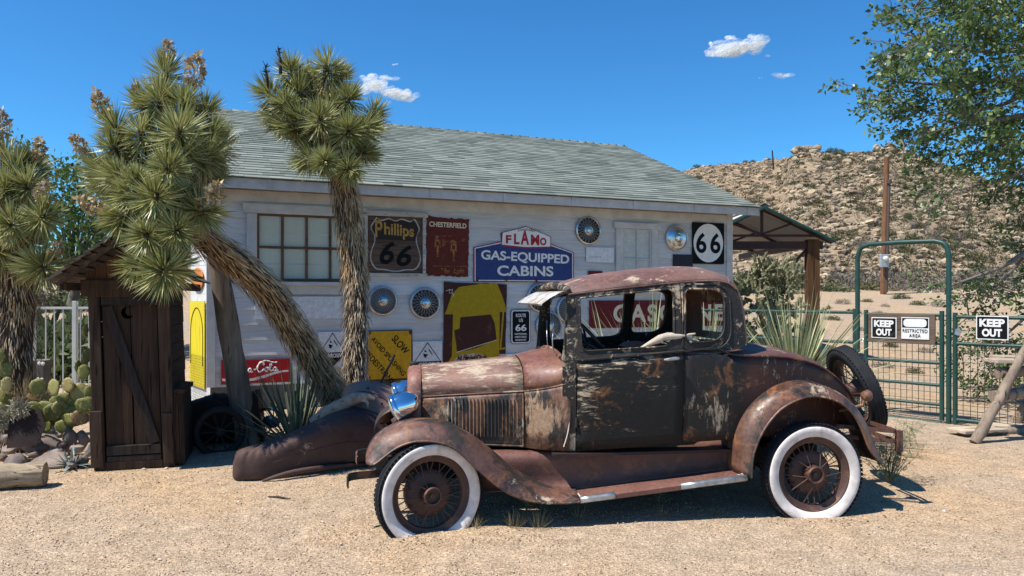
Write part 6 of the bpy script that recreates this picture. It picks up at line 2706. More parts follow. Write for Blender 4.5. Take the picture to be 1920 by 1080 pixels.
# ------------------------------------------------------------------ yuccas and grassy plants
def blades(N, L, wid, r, lo=5, hi=80, droop=.25, nseg=4, curl=.2):
    ph = r.uniform(0, 2 * PI, N)
    th = np.radians(lo + (hi - lo) * r.random(N) ** .8)
    V = []
    for k in range(N):
        Ln = L * r.uniform(.65, 1.15)
        w = wid * r.uniform(.7, 1.2)
        d = np.array((math.sin(th[k]) * math.cos(ph[k]), math.sin(th[k]) * math.sin(ph[k]), math.cos(th[k])))
        sd = np.array((-math.sin(ph[k]), math.cos(ph[k]), 0)) + r.normal(0, .3, 3)
        sd /= np.linalg.norm(sd)
        p = np.array((.03 * math.cos(ph[k]), .03 * math.sin(ph[k]), 0))
        dr = droop * r.uniform(.3, 1.4) * math.sin(th[k])
        prev = None
        for i in range(nseg + 1):
            f = i / nseg
            ww = w * (1 - f) ** .7 * (.55 + .9 * min(f * 3, 1) * .5)
            q = (p - sd * ww / 2, p + sd * ww / 2)
            if prev is not None:
                V.append((prev[0], prev[1], q[1], q[0]))
            prev = q
            d2 = d + np.array((0, 0, -dr * f * 1.6)) + r.normal(0, curl * .06, 3)
            p = p + d2 / np.linalg.norm(d2) * Ln / nseg
    return np.array(V)


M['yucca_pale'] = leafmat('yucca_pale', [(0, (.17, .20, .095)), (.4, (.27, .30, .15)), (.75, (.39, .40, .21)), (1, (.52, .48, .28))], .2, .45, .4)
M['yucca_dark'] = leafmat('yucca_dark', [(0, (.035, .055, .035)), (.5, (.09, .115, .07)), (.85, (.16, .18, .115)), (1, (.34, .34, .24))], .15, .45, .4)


def plant(name, label, cat, px, py, Y, N, L, wid, m, seed, lo=5, hi=80, droop=.25, z=None, group=None, nseg=5):
    p = W(px, py, Y)
    o = polys(name, blades(N, L, wid, np.random.default_rng(seed), lo, hi, droop, nseg), m)
    o.location = (p.x, Y, gz(p.x, Y) if z is None else z)
    return tag(o, label, cat, group)


plant('yucca', 'big pale spiky yucca behind the boot of the car, in front of the green fence', 'yucca', 1490, 700, 7.7, 430, 1.08, .028, M['yucca_pale'], 31, 2, 100, .14, z=.56)
plant('yucca', 'yucca standing behind the car, its blades showing through the rear side window', 'yucca', 1322, 700, 7.9, 110, 1.0, .03, M['yucca_pale'], 32, 2, 75, .2, z=.6)
plant('yucca', 'yucca with pale thin blades seen through the middle of the car windows', 'yucca', 1222, 700, 7.8, 70, 1.15, .026, M['yucca_pale'], 33, 2, 60, .25, z=.5)
plant('yucca', 'sparse yucca with bent blades behind the front window of the car', 'yucca', 1150, 700, 7.7, 34, 1.1, .022, M['yucca_pale'], 34, 5, 62, .3, z=.5)
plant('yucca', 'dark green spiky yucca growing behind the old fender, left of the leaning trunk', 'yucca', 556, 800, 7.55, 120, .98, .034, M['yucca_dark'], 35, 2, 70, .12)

# pale bristly cholla behind the car, by the canopy post
M['cholla'] = leafmat('cholla', [(0, (.16, .155, .085)), (.5, (.32, .30, .18)), (1, (.52, .47, .30))], .1, .8, .1)
M['cholla_core'] = plain('cholla_core', (.15, .15, .08), .8, 0, .3, 10)
chp = W(1447, 600, 15.2)
chl = thing('cholla_cactus', 'pale bristly many armed cholla cactus bush beneath the canopy', 'cactus', (chp.x, 15.2, gz(chp.x, 15.2)))
r = np.random.default_rng(41)
cm = MB()
sp_ = []
for k in range(230):
    th, ph = abs(r.normal(0, .75)), r.uniform(0, 2 * PI)
    d = Vector((math.sin(th) * math.cos(ph), math.sin(th) * math.sin(ph), abs(math.cos(th))))
    rr_ = r.uniform(.45, 1.0)
    a = Vector((d.x * .85 * rr_, d.y * .7 * rr_, .1 + d.z * 1.18 * rr_ + .1))
    e = (d + Vector(r.normal(0, .7, 3))).normalized()
    b = a + e * r.uniform(.10, .19)
    cm.tube([a, b], [.026, .022], 6)
    for q in range(26):
        f = r.random()
        c = a + (b - a) * f
        sp_.append((tuple(c), tuple(Vector(r.normal(0, 1, 3)).normalized())))
for k in range(14):
    a = Vector((0, 0, 0))
    b = Vector((r.normal(0, .5), r.normal(0, .4), r.uniform(.5, .9)))
    cm.tube([a, a * .5 + b * .5 + Vector((0, 0, .1)), b], [.05, .04, .03], 6)
cm.build('stem', M['cholla_core'], chl, smooth=60)
chl.scale = (1.35, 1.2, 1.55)
polys('spines', kites(np.array([s[0] for s in sp_]), np.array([s[1] for s in sp_]), .06, 4, r, .4), M['cholla'], chl)


# ------------------------------------------------------------------ leafy trees
def spray(poly, n_cl, per, Y0, dY, leaf, seed, m, src, root, thr=-.12, fr=3.2, elong=1.8, rad=.12):
    """leaf clusters through the volume whose outline is poly (photo pixels at depth Y0), with gaps"""
    r = np.random.default_rng(seed)
    P = np.array(poly, float)
    lo, hi = P.min(0), P.max(0)

    def inside(x, y):
        c = False
        j = len(P) - 1
        for i in range(len(P)):
            if (P[i, 1] > y) != (P[j, 1] > y) and x < (P[j, 0] - P[i, 0]) * (y - P[i, 1]) / (P[j, 1] - P[i, 1]) + P[i, 0]:
                c = not c
            j = i
        return c
    cs, ds, tw = [], [], []
    tries = 0
    while len(tw) < n_cl and tries < n_cl * 40:
        tries += 1
        x, y = r.uniform(lo[0], hi[0]), r.uniform(lo[1], hi[1])
        if not inside(x, y):
            continue
        Y = Y0 + dY * r.uniform(-1, 1)
        p = W(x, y, Y0)
        p = Vector((p.x, Y, p.z))
        if mnoise.noise(p * fr + Vector((seed, 0, 0))) < thr:
            continue
        d = (p - src).normalized()
        d = (d + Vector((0, 0, -.25)) + Vector(r.normal(0, .28, 3))).normalized()
        tw.append((p, d))
        for q in range(per):
            f = r.uniform(-1, 1)
            c = p + d * f * rad * 1.6 + Vector(r.normal(0, rad * .33, 3))
            cs.append(tuple(c - root))
            ds.append(tuple((d + Vector(r.normal(0, .75, 3)) + Vector((0, 0, -.2))).normalized()))
    V = kites(np.array(cs), np.array(ds), leaf, elong, r, .35)
    return V, tw


M['elm_leaf'] = leafmat('elm_leaf', [(0, (.045, .085, .026)), (.4, (.095, .160, .046)), (.8, (.170, .240, .075)), (1, (.26, .32, .13))], .36, .36, .55)
M['green_leaf'] = leafmat('green_leaf', [(0, (.045, .085, .022)), (.5, (.085, .145, .035)), (1, (.17, .235, .07))], .35, .55, .3)
M['bark_grey'] = plain('bark_grey', (.16, .13, .105), .9, 0, .35, 12, .6)

trk = Vector((8.6, 10.4, 0))
elm = thing('elm_tree', 'broad leafy green tree overhanging from the right edge above the gate', 'tree', trk)
crown_poly = [(1690, -60), (1705, 0), (1690, 20), (1648, 50), (1668, 62), (1722, 45), (1728, 70), (1700, 100), (1660, 105), (1612, 118), (1618, 132), (1650, 140), (1600, 152), (1604, 164), (1635, 165),
              (1630, 182), (1655, 200), (1700, 205), (1690, 222), (1715, 235), (1740, 262), (1768, 285), (1775, 322), (1795, 345), (1812, 362), (1830, 335), (1862, 318), (1885, 330), (1910, 345), (2060, 400), (2150, 200), (2100, -60)]
V1, tw1 = spray(crown_poly, 1000, 25, 10.4, 1.2, .084, 71, M['elm_leaf'], Vector((8.6, 10.4, 3.6)), trk, -.14, 1.9)
right_poly = [(1925, 400), (1915, 440), (1890, 480), (1872, 515), (1840, 550), (1805, 560), (1790, 585), (1815, 620), (1800, 660), (1815, 720), (1860, 745), (1905, 700), (2050, 700), (2080, 420)]
V2, tw2 = spray(right_poly, 250, 20, 10.6, .7, .075, 72, M['elm_leaf'], Vector((8.6, 10.6, 1.2)), trk, -.02, 2.2)
thin_poly = [(1790, 500), (1765, 505), (1752, 545), (1735, 545), (1745, 515), (1790, 470), (1830, 500), (1830, 560), (1790, 575)]
V3, tw3 = spray(thin_poly, 26, 12, 10.6, .3, .07, 73, M['elm_leaf'], Vector((8.0, 10.6, 1.2)), trk, -.2, 2.2)
hang = [(1715, 268), (1700, 290), (1690, 275), (1748, 330), (1765, 380), (1760, 372), (1728, 368), (1750, 385), (1740, 400), (1820, 400), (1825, 420), (1690, 262), (1785, 350), (1772, 300)]
V4 = []
tw4 = []
r = np.random.default_rng(74)
for px, py in hang:
    p = W(px, py, 10.2 + r.normal(0, .4))
    tw4.append((p, Vector((-.5, 0, -.8)).normalized()))
    c = np.array([tuple(p - trk + Vector(r.normal(0, .06, 3))) for _ in range(9)])
    V4.append(kites(c, np.tile((-.4, 0, -.8), (9, 1)), .085, 1.9, r, .7))
polys('foliage', np.concatenate([V1, V2, V3] + V4), M['elm_leaf'], elm)
tm = MB()
limbs = []
tm.tube([(0, 0, -.2), (.05, 0, 1.2), (-.1, .05, 2.4), (-.2, 0, 3.4)], [.26, .22, .19, .15], 12)
tm.build('trunk', M['bark_grey'], elm, smooth=60)
lm = MB()
for a, b, c in (((1930, 170), (1780, 160), (1640, 150)), ((1960, 120), (1830, 95), (1690, 62)), ((1960, 230), (1850, 230), (1730, 250)), ((1950, 60), (1850, 20), (1720, 15)), ((1980, 290), (1900, 330), (1800, 355)),
                ((1960, 380), (1920, 480), (1840, 560)), ((1990, 420), (1950, 560), (1850, 660)), ((1960, 180), (1870, 200), (1760, 215)), ((1970, 460), (1880, 500), (1770, 540))):
    Yr = 10.4 + random.uniform(-.6, .6)
    pts = [Vector((-.15, 0, 2.2 if a[1] < 350 else 1.0))] + [W(x, y, Yr) - trk for x, y in (a, b, c)]
    pts = [Vector(q) for q in spline([tuple(p) for p in pts], 16)]
    lm.tube(pts, list(np.linspace(.075, .008, 16)), 7)
    limbs += pts
for p, d in sorted(tw1 + tw2 + tw3 + tw4, key=lambda e: min((s - (e[0] - trk)).length for s in limbs[:150])):
    p = p - trk
    q = min(limbs, key=lambda s: (s - p).length)
    lm.tube([q, (p + q) / 2 + Vector((0, 0, .02)), p + d * .12], [.009, .006, .003], 4, caps=False)
    if len(limbs) < 900:
        limbs.append(p)
lm.build('limbs', M['bark_grey'], elm, smooth=60)

# low bush under the tree, behind the fence
V, _ = spray([(1790, 700), (1800, 660), (1850, 640), (1900, 660), (1915, 720), (1880, 750), (1820, 740)], 60, 12, 10.9, .4, .06, 75, M['elm_leaf'], Vector((6.8, 10.9, .1)), Vector((6.8, 10.9, 0)), -.15, 2.5)
o = polys('leafy_bush', V, M['elm_leaf'])
o.location = (6.8, 10.9, 0)
tag(o, 'low green leafy bush behind the mesh fence, under the overhanging tree', 'bush')

# tree and shrubs behind the left fence
lt = Vector((W(130, 600, 17).x, 17, gz(-10, 17)))
ltree = thing('leafy_tree', 'bright green leafy tree behind the outhouse and the pale fence', 'tree', lt)
V, tw = spray([(80, 330), (105, 298), (125, 292), (140, 320), (175, 330), (215, 300), (300, 320), (330, 480), (250, 560), (160, 545), (120, 520), (85, 470), (95, 420), (75, 380)], 420, 15, 17, 1.3, .14, 81, M['green_leaf'],
              Vector((lt.x, 17, 1.5)), lt, -.16, 1.0, 1.7, .24)
polys('foliage', V, M['green_leaf'], ltree)
tm = MB()
tm.tube([(0, 0, -.2), (.05, 0, 1.0), (.2, .05, 2.0)], [.16, .13, .09], 10)
for p, d in tw[::3]:
    tm.tube([(.1, 0, 1.5), (p - lt) * .5 + Vector((.05, 0, .9)), p - lt], [.03, .015, .004], 4, caps=False)
tm.build('trunk', M['bark_grey'], ltree, smooth=60)
for px, py, r_, var, hh in ((75, 690, 1.0, 2, 1.5), (110, 660, 1.1, 5, 1.3), (145, 670, .9, 2, 1.4), (165, 640, 1.0, 5, 1.3), (95, 600, 1.2, 2, 1.2), (40, 640, 1.1, 5, 1.2), (10, 610, 1.2, 2, 1.2)):
    Y = 13.0 + (700 - py) * .03
    x = (px - HX) / FPX * Y
    shrub(x, Y, gz(x, Y), r_, var, 'green leafy shrub growing behind the pale rail fence', 'shrubs behind the pale fence', hh)
for px, py, r_, var in ((60, 545, 1.2, 1), (120, 535, 1.0, 0), (160, 540, 1.3, 2), (30, 530, 1.3, 0), (95, 528, 1.1, 1)):
    Y = 30
    x = (px - HX) / FPX * Y
    shrub(x, Y, gz(x, Y), r_, var, 'scrubby bush on the sandy slope far behind the pale fence', 'scrub on the far left slope')

# pale rail fence
fp_ = thing('rail_fence', 'pale painted metal fence with thin uprights behind the rock pile', 'fence', (W(105, 700, 10.6).x, 10.6, 0))
M['fence_pale'] = plain('fence_pale', (.40, .40, .385), .5, 0, .15, 6)


def fx(px):
    return W(px, 600, 10.6).x - fp_.location.x


zt_, zb_ = W(100, 575, 10.6).z, .12
for px in (-70, 62, 141, 320):
    mb = MB()
    mb.box((fx(px), 0, zt_ / 2 + .03), (.062, .06, zt_ + .1))
    mb.build('post', M['fence_pale'], fp_, bevel=.006)
mb = MB()
for z in (zt_ - .02, zb_):
    mb.box((fx(125), 0, z), (fx(320) - fx(-70), .035, .035))
mb.build('rail', M['fence_pale'], fp_, bevel=.004)
px = -60
while px < 320:
    if min(abs(px - q) for q in (-70, 62, 141, 320)) > 9:
        mb = MB()
        mb.box((fx(px), 0, (zt_ + zb_) / 2 - .01), (.013, .013, zt_ - zb_ - .04))
        mb.build('baluster', M['fence_pale'], fp_)
    px += 16.2

# ------------------------------------------------------------------ rock pile, cactus, logs on the left
RC = [(.10, .07, .06), (.20, .145, .12), (.32, .26, .215), (.14, .10, .09), (.40, .35, .295)]
M['pile_rock'] = stone_mat('pile_rock', RC, 'obj', 7)


def pile_rock(px, py, rx, ry, label, seed, Y=None, group='rocks of the pile beside the outhouse', ang=0.0):
    Y = Y or min(groundY(py + ry), 8.0)
    v, f = rock_verts(ICO3, seed, .9, .32, 6)
    k = Y / FPX
    v = v / np.abs(v).max(0)
    ext = np.array((rx * k, rx * k * .85, ry * k))
    mb = MB()
    mb.add([tuple(p * ext) for p in v], f)
    o = mb.build('rock', M['pile_rock'], smooth=42)
    p = W(px, py, Y)
    o.location = (p.x, Y + ext[1] * .7, p.z)
    o.rotation_euler = (0, ang, 0)
    return tag(o, label, 'rock', group)


for i, a in enumerate([
        (82, 873, 38, 23, 'broad pale brown boulder in front of the pile, right of the round grey one'), (22, 872, 22, 20, 'round pinkish grey boulder at the front of the rock pile'),
        (16, 843, 17, 11, 'flat tan stone resting above the round grey boulder'), (58, 854, 16, 9, 'small pale stone on top of the broad brown boulder'),
        (108, 862, 13, 21, 'brown upright stone at the right shoulder of the broad boulder'), (45, 838, 16, 13, 'dark reddish stone in the middle of the rock pile'),
        (72, 842, 15, 12, 'dark brown stone wedged below the slanting slab'), (88, 832, 27, 10, 'long tan slab slanting down to the right in the rock pile'), (88, 812, 16, 11, 'pale rounded stone above the slanting slab'),
        (8, 822, 14, 12, 'brown stone at the left edge, below the rusty plate'), (123, 828, 16, 26, 'grey upright slab behind the silvery agave'), (130, 875, 12, 10, 'pale grey stone beside the silvery agave'),
        (5, 888, 10, 11, 'grey stone by the left edge, just behind the split log'), (150, 822, 16, 16, 'shaded grey stone against the outhouse corner'), (147, 862, 15, 14, 'grey stone at the foot of the outhouse corner post'),
        (105, 792, 20, 12, 'shadowed stone beneath the prickly pear'), (25, 790, 22, 14, 'shadowed stone under the bristly grey cactus'), (140, 790, 22, 16, 'dark stone at the back of the pile, under the cactus pads'),
        (60, 800, 24, 20, 'dark stone behind the rusty plate'),
        (98, 850, 12, 9, 'small brown stone between the slab and the broad boulder'), (112, 838, 11, 9, 'small grey stone below the foot of the slanting slab'), (36, 822, 14, 10, 'tan stone just below the rusty plate'),
        (70, 822, 12, 9, 'small reddish stone right of the rusty plate'), (140, 842, 12, 10, 'dark wedge shaped stone above the silvery agave'), (165, 845, 10, 14, 'narrow shaded stone touching the outhouse corner post'),
        (3, 858, 10, 9, 'small brown stone squeezed between the two left boulders'), (46, 884, 8, 7, 'small stone in the gap between the two front boulders'), (110, 815, 12, 8, 'pale flat stone behind the upright grey slab')]):
    px, py, rx, ry, lab = a
    pile_rock(px, py, rx, ry, lab, 300 + i, Y=(6.62 + max(0, (878 - py)) * .012), ang=(.5 if 'slanting' in lab and 'long' in lab else 0))
pl_ = MB()
pl_.prism([[(-.14, -.17), (.13, -.14), (.19, .03), (.12, .17), (-.05, .20), (-.17, .12)]], lambda a, b, t_: (a, t_ + .25 * b, b), -.004, .004)
o = pl_.build('rusty_plate', paint('plate_rust', (.018, .009, .008), rust=.10, seed=21, spec=.2, rough=.6, dust=.08))
p = W(47, 805, 6.95)
o.location = p
tag(o, 'bent dark rusty metal plate leaning in the rock pile', 'metal plate')
lgm = MB()
P0, P1 = W(-60, 916, 5.95), W(85, 915, 6.1)
M['log_split'] = wood('split_log', (.12, .085, .055), (.48, .38, .25), (2.0, 24, 24), bump=1.2, isl=.1)
pts = [P0 + (P1 - P0) * k / 9 for k in range(10)]
for p in pts:
    p.z = .095
lgm.tube(pts, [.10, .102, .10, .099, .103, .10, .098, .10, .099, .094], 16, jit=.07)
o = lgm.build('split_log', M['log_split'], smooth=40)
tag(o, 'short weathered split log lying on the gravel at the left edge', 'log')

# prickly pear
M['pear'] = NT('prickly_pear')
t = M['pear']
c = t.ramp(t.objrand(), [(0, (.085, .095, .026)), (.4, (.16, .17, .045)), (.75, (.26, .25, .075)), (.92, (.33, .27, .11)), (1, (.22, .12, .06))])
c = t.mix(t.ramp(t.voro(34, None, 'F1', 'Distance'), [(.0, .9), (.24, 0)]), c, (.50, .42, .22))
t.set(c, .6, 0, .3)
t.bump(t.noise(20), .2, .004)
M['pear'] = t.m


def pads(name, label, lst, Y, base):
    root = thing(name, label, 'cactus', base)
    v, f = ICO2
    for px, py, rx, ry, ang, yaw in lst:
        Yp = Y + random.uniform(-.12, .12)
        k = Yp / FPX
        p = W(px, py, Yp) - Vector(base)
        Mx = Matrix.Translation(p) @ Matrix.Rotation(yaw, 4, 'Z') @ Matrix.Rotation(ang, 4, 'Y')
        vv = []
        for q in v:
            w_ = 1 - .18 * (-q[2]) if q[2] < 0 else 1
            vv.append((q[0] * rx * k * w_ * (1 + .05 * math.sin(q[2] * 4 + px)), math.copysign(abs(q[1]) ** .38, q[1]) * .011, q[2] * ry * k))
        mb = MB()
        mb.add(vv, f, Mx)
        r_ = np.random.default_rng(int(px * 7 + py))
        for _ in range(46):
            a = r_.uniform(0, 2 * PI)
            q = .3 + .72 * r_.random() ** .4
            x_, z_ = rx * k * q * math.cos(a), ry * k * q * math.sin(a)
            c_ = Mx @ Vector((x_, -.02 * math.sqrt(max(0, 1 - q * q)), z_))
            d_ = Vector(r_.normal(0, 1, 3)).normalized() * .030
            mb.add([c_, c_ + d_ + Vector((.001, 0, 0)), c_ + Vector((.0032, 0, .0032))], [(0, 1, 2)])
        mb.build('pad', M['pear'], root, smooth=60)
    return root


pads('prickly_pear', 'prickly pear cactus with round yellow green pads growing over the rock pile', [
    (70, 725, 14, 16, .3, .5), (128, 722, 15, 15, .2, -.3), (100, 772, 17, 17, -.1, .5), (50, 778, 15, 14, .2, -.2), (150, 782, 16, 15, -.2, .4), (120, 800, 17, 14, .1, .2), (85, 800, 16, 13, -.2, -.3), (165, 760, 15, 17, 0, .6), (135, 748, 15, 17, .15, .5), (112, 765, 14, 15, -.4, .9),
    (148, 735, 17, 18, .1, .2), (101, 727, 16, 17, -.2, -.4), (112, 748, 20, 11, -.35, .1), (87, 738, 3.5, 20, .75, .0), (158, 760, 17, 15, .3, .3), (140, 768, 17, 8, .1, .0), (90, 765, 20, 12, .5, .1), (64, 764, 18, 12, .2, .2),
    (157, 698, 11, 16, .1, .3), (147, 688, 7, 14, -.1, .9), (162, 668, 9, 16, .2, .4), (118, 770, 16, 12, -.2, .1), (130, 785, 18, 10, .1, -.2), (78, 782, 18, 12, .1, .3), (62, 745, 12, 10, .1, .1), (160, 620, 6, 12, .1, 1.0), (170, 735, 12, 14, .1, .4)],
    7.25, (W(115, 800, 7.25).x, 7.25, 0))
pads('prickly_pear', 'prickly pear with stacked pads at the left edge, in front of the thick trunk', [
    (11, 693, 14, 17, .1, .2), (0, 668, 9, 14, -.1, .4), (12, 722, 10, 16, .05, .3), (-2, 740, 13, 14, .0, .1), (12, 748, 9, 12, .2, .6), (5, 765, 12, 12, 0, .2), (-12, 715, 14, 16, .2, .2)], 7.0, (W(5, 800, 7.0).x, 7.0, 0))
plant('dry_grass', 'tuft of dry straw coloured grass above the rock pile', 'grass', 45, 760, 7.4, 240, .34, .006, leafmat('dry_grass', [(0, (.28, .20, .11)), (1, (.52, .41, .26))], .2, .9, .1), 36, 5, 85, .3, z=W(45, 748, 7.4).z, nseg=3)
plant('agave', 'small silvery blue leafed agave at the right foot of the rock pile', 'agave', 133, 865, 6.72, 34, .20, .045, leafmat('agave_blue', [(0, (.16, .21, .19)), (.6, (.28, .34, .31)), (1, (.42, .48, .44))], .15, .6, .3), 37, 15, 95, .45, z=.03)
M['cholla_grey'] = leafmat('cholla_grey', [(0, (.20, .17, .12)), (.5, (.36, .31, .23)), (1, (.58, .52, .42))], .1, .85, .1)
gcp = W(28, 775, 6.95)
gc = thing('grey_cactus', 'dry bristly grey cactus arms sprawling on the left of the rock pile', 'cactus', (gcp.x, 6.95, 0))
cm = MB()
sp_ = []
r = np.random.default_rng(43)
for a, b in (((8, 790), (30, 755)), ((25, 780), (50, 765)), ((-5, 785), (5, 770)), ((10, 800), (-8, 790)), ((35, 775), (42, 758))):
    A_, B_ = W(*a, 6.95) - gc.location, W(*b, 6.95) - gc.location
    cm = MB()
    cm.tube([A_, (A_ + B_) / 2, B_], [.03, .034, .026], 8)
    cm.build('arm', M['cholla_core'], gc, smooth=60)
    for k in range(200):
        c_ = A_ + (B_ - A_) * r.random()
        d_ = Vector(r.normal(0, 1, 3)).normalized()
        sp_.append((tuple(c_ + d_ * .03), tuple(d_)))
polys('spines', kites(np.array([s[0] for s in sp_]), np.array([s[1] for s in sp_]), .05, 5, r, .3), M['cholla_grey'], gc)
# stump with two bleached white blotches
stp = thing('wooden_stump', 'short grey weathered stump with white blotches behind the prickly pear', 'stump', (W(76, 720, 8.2).x, 8.2, 0))
mb = MB()
mb.tube([(0, 0, -.05), (.0, 0, .35), (-.02, 0, .62), (-.015, 0, .85)], [.15, .14, .13, .11], 7, jit=.08)
mb.build('shaft', M['post_wood'], stp, smooth=25)
for px, py in ((74, 681), (80, 682), (71, 711), (78, 711)):
    p = W(px, py, 8.05) - stp.location
    mb = MB()
    v, f = rock_verts(ICO1, px, .9, .3, 2)
    mb.add([tuple(Vector((q[0] * .022, q[1] * .012, q[2] * .028)) + p) for q in v], f)
    mb.build('white_blotch', M['sign_white'], stp, smooth=60)

# ------------------------------------------------------------------ fallen fender, second fender and debris
M['fallen'] = paint('fallen_fender_paint', (.055, .027, .026), rust=.12, seed=31, rough=.62, dust=.2, tan=.16, spec=.25)
ff = thing('fallen_fender', 'long dark maroon car fender lying on the ground in front of the joshua trunks', 'car part', (W(590, 880, 6.5).x, 6.5, 0))
FS = [(437, 868, 896, 6.3), (438, 853, 903, 6.25), (444, 844, 906, 6.2), (462, 837, 907, 6.2), (485, 830, 905, 6.22), (515, 820, 897, 6.28), (545, 806, 890, 6.36), (580, 790, 884, 6.46), (615, 775, 878, 6.56), (650, 764, 873, 6.66), (685, 768, 870, 6.74), (715, 780, 868, 6.82), (745, 794, 866, 6.88), (765, 806, 864, 6.92)]
rows = []
for px, pt, pb, Y in spline(FS, 70):
    a = W(px, pb, Y) - ff.location
    dep = min(.34, .08 + (px - 437) * .0035)
    b = W(px, pt, Y + dep) - ff.location
    a.z = max(a.z, .012 if px < 520 else a.z)
    H_ = b.z - a.z
    ctrl = [(a.x, a.y + .05, a.z), (a.x, a.y + .006, a.z + H_ * .06), (a.x, a.y - .006, a.z + H_ * .38), (a.x, a.y + .008, a.z + H_ * .80), (a.x + .01, a.y + dep * .36, a.z + H_ * .975), (b.x * .5 + a.x * .5, a.y + dep, b.z), (b.x * .5 + a.x * .5, a.y + dep * 1.7, b.z - .05), (a.x, a.y + dep * 2.0, a.z + H_ * .4), (a.x, a.y + dep * 1.9, a.z)]
    rows.append(spline(ctrl, 30))
fm_ = MB()
# creases near the rounded nose
for i, r_ in enumerate(rows):
    for k, p in enumerate(r_):
        f = i / len(rows)
        if f < .5 and 8 < k < 22:
            amp = .026 * math.sin(PI * (f / .5)) * math.sin((k - 8) / 14 * PI)
            p = (p[0], p[1] - amp * (abs(math.sin(i * .95 + k * .12)) * 2 - 1), p[2])
            r_[k] = p
fm_.loft(rows)
fm_.add([tuple(p) for p in rows[0]], [tuple(range(len(rows[0])))])
cr_ = MB()
cr_.tube([tuple(Vector(r_[6]) + Vector((0, -.004, 0))) for r_ in rows[22:]], .006, 5)
ffo = fm_.build('shell', M['fallen'], ff, smooth=60, solid=.006)
cr_.build('crease', M['fallen'], ffo, smooth=60)
lipm = MB()
lipm.tube(spline([tuple(Vector(W(px, py, Y)) - ff.location) for px, py, Y in ((492, 902, 6.2), (520, 893, 6.22), (560, 884, 6.33), (620, 876, 6.52), (700, 870, 6.78))], 24), [.010 + .016 * math.sin(PI * k / 23) for k in range(24)], 8)
lipm.build('rolled_edge', M['fallen'], ffo, smooth=60)
f2 = thing('arched_fender', 'smaller dusty maroon car fender with an arched flange behind the headlights', 'car part', (W(715, 800, 7.15).x, 7.15, 0))
M['dusty_fender'] = paint('dusty_fender_paint', (.21, .115, .095), rust=.12, seed=32, rough=.6, dust=.35, tan=.05)
OA = [(641, 742), (648, 727), (665, 719), (692, 718), (720, 724), (745, 738), (765, 757), (784, 782), (800, 805)]
IA = [(650, 752), (662, 738), (680, 733), (700, 736), (716, 744), (735, 758), (752, 775), (768, 796), (780, 815)]
rows = []
for (ax__, ay, bx_, by) in spline([a + b for a, b in zip(OA, IA)], 30):
    a, b = W(ax__, ay, 7.25) - f2.location, W(bx_, by, 7.12) - f2.location
    rows.append(spline([tuple(a + Vector((0, .34, -.06))), tuple(a + Vector((0, .12, .0))), tuple(a), tuple(a * .5 + b * .5 + Vector((0, -.012, 0))), tuple(b), tuple(b + Vector((0, .02, -.012)))], 12))
m_ = MB()
m_.loft(rows)
m_.build('flange', M['dusty_fender'], f2, smooth=50, solid=.005)
rows = []
for (ax__, ay, bx_, by) in spline([a + b for a, b in zip(IA, [(655, 800), (664, 815), (680, 825), (700, 832), (715, 838), (730, 842), (745, 846), (760, 850), (772, 852)])], 26):
    a, b = W(ax__, ay, 7.13) - f2.location, W(bx_, by, 6.98) - f2.location
    rows.append(spline([tuple(a), tuple(a * .6 + b * .4 + Vector((0, -.05, 0))), tuple(b)], 10))
m_ = MB()
m_.loft(rows)
m_.build('side_sheet', M['dusty_fender'], f2, smooth=60, solid=.004)
m_ = MB()
hole = spline([(704, 802), (712, 792), (722, 785), (731, 785), (735, 793), (734, 806), (722, 801), (704, 803)], 26)
m_.prism([[(a, b) for a, b in hole[:-1]]], lambda a, b, t_: tuple(W(a, b, 6.90 + t_) - f2.location), 0, .01)
m_.build('cut_out_shade', NT('hole_shade').set((.003, .002, .002), 1, 0, 0).m, f2)  # flat black sheet standing for the shade inside the teardrop hole
for px, py in ((690, 728), (690, 742), (716, 757), (745, 760)):
    m_ = MB()
    m_.lathe([(.012, 0), (.010, -.006), (.001, -.008)], 10, Matrix.Translation(W(px, py, 7.08) - f2.location))
    m_.build('bolt', M['dark'], f2)

dl = MB()
P = [W(585, 792, 7.0), W(612, 774, 7.0), W(640, 760, 6.98), W(668, 747, 6.96), W(690, 744, 6.95), W(703, 748, 6.95)]
dl.tube([tuple(p) for p in spline([tuple(p) for p in P], 18)], [.045, .05, .055, .06, .062, .063, .064, .066, .066, .064, .06, .056, .05, .042, .034, .028, .02, .012], 10, jit=.10)
dl.tube([tuple(p) for p in spline([tuple(P[3]), tuple(W(688, 752, 6.93)), tuple(W(690, 764, 6.93))], 8)], [.03, .026, .024, .02, .017, .014, .01, .006], 8, jit=.1)
o = dl.build('driftwood_log', wood('driftwood_log', (.17, .13, .10), (.48, .40, .32), (12, 16, 16), isl=0), smooth=50)
tag(o, 'twisted pale driftwood branch resting on the fallen fenders', 'driftwood')

st_ = MB()
st_.tube([tuple(W(712, 722, 7.4)), tuple(W(740, 665, 7.4))], .012, 8)
o = st_.build('iron_rod', M['black_paint'])
tag(o, 'thin black iron rod standing up in front of the yellow road sign', 'rod')

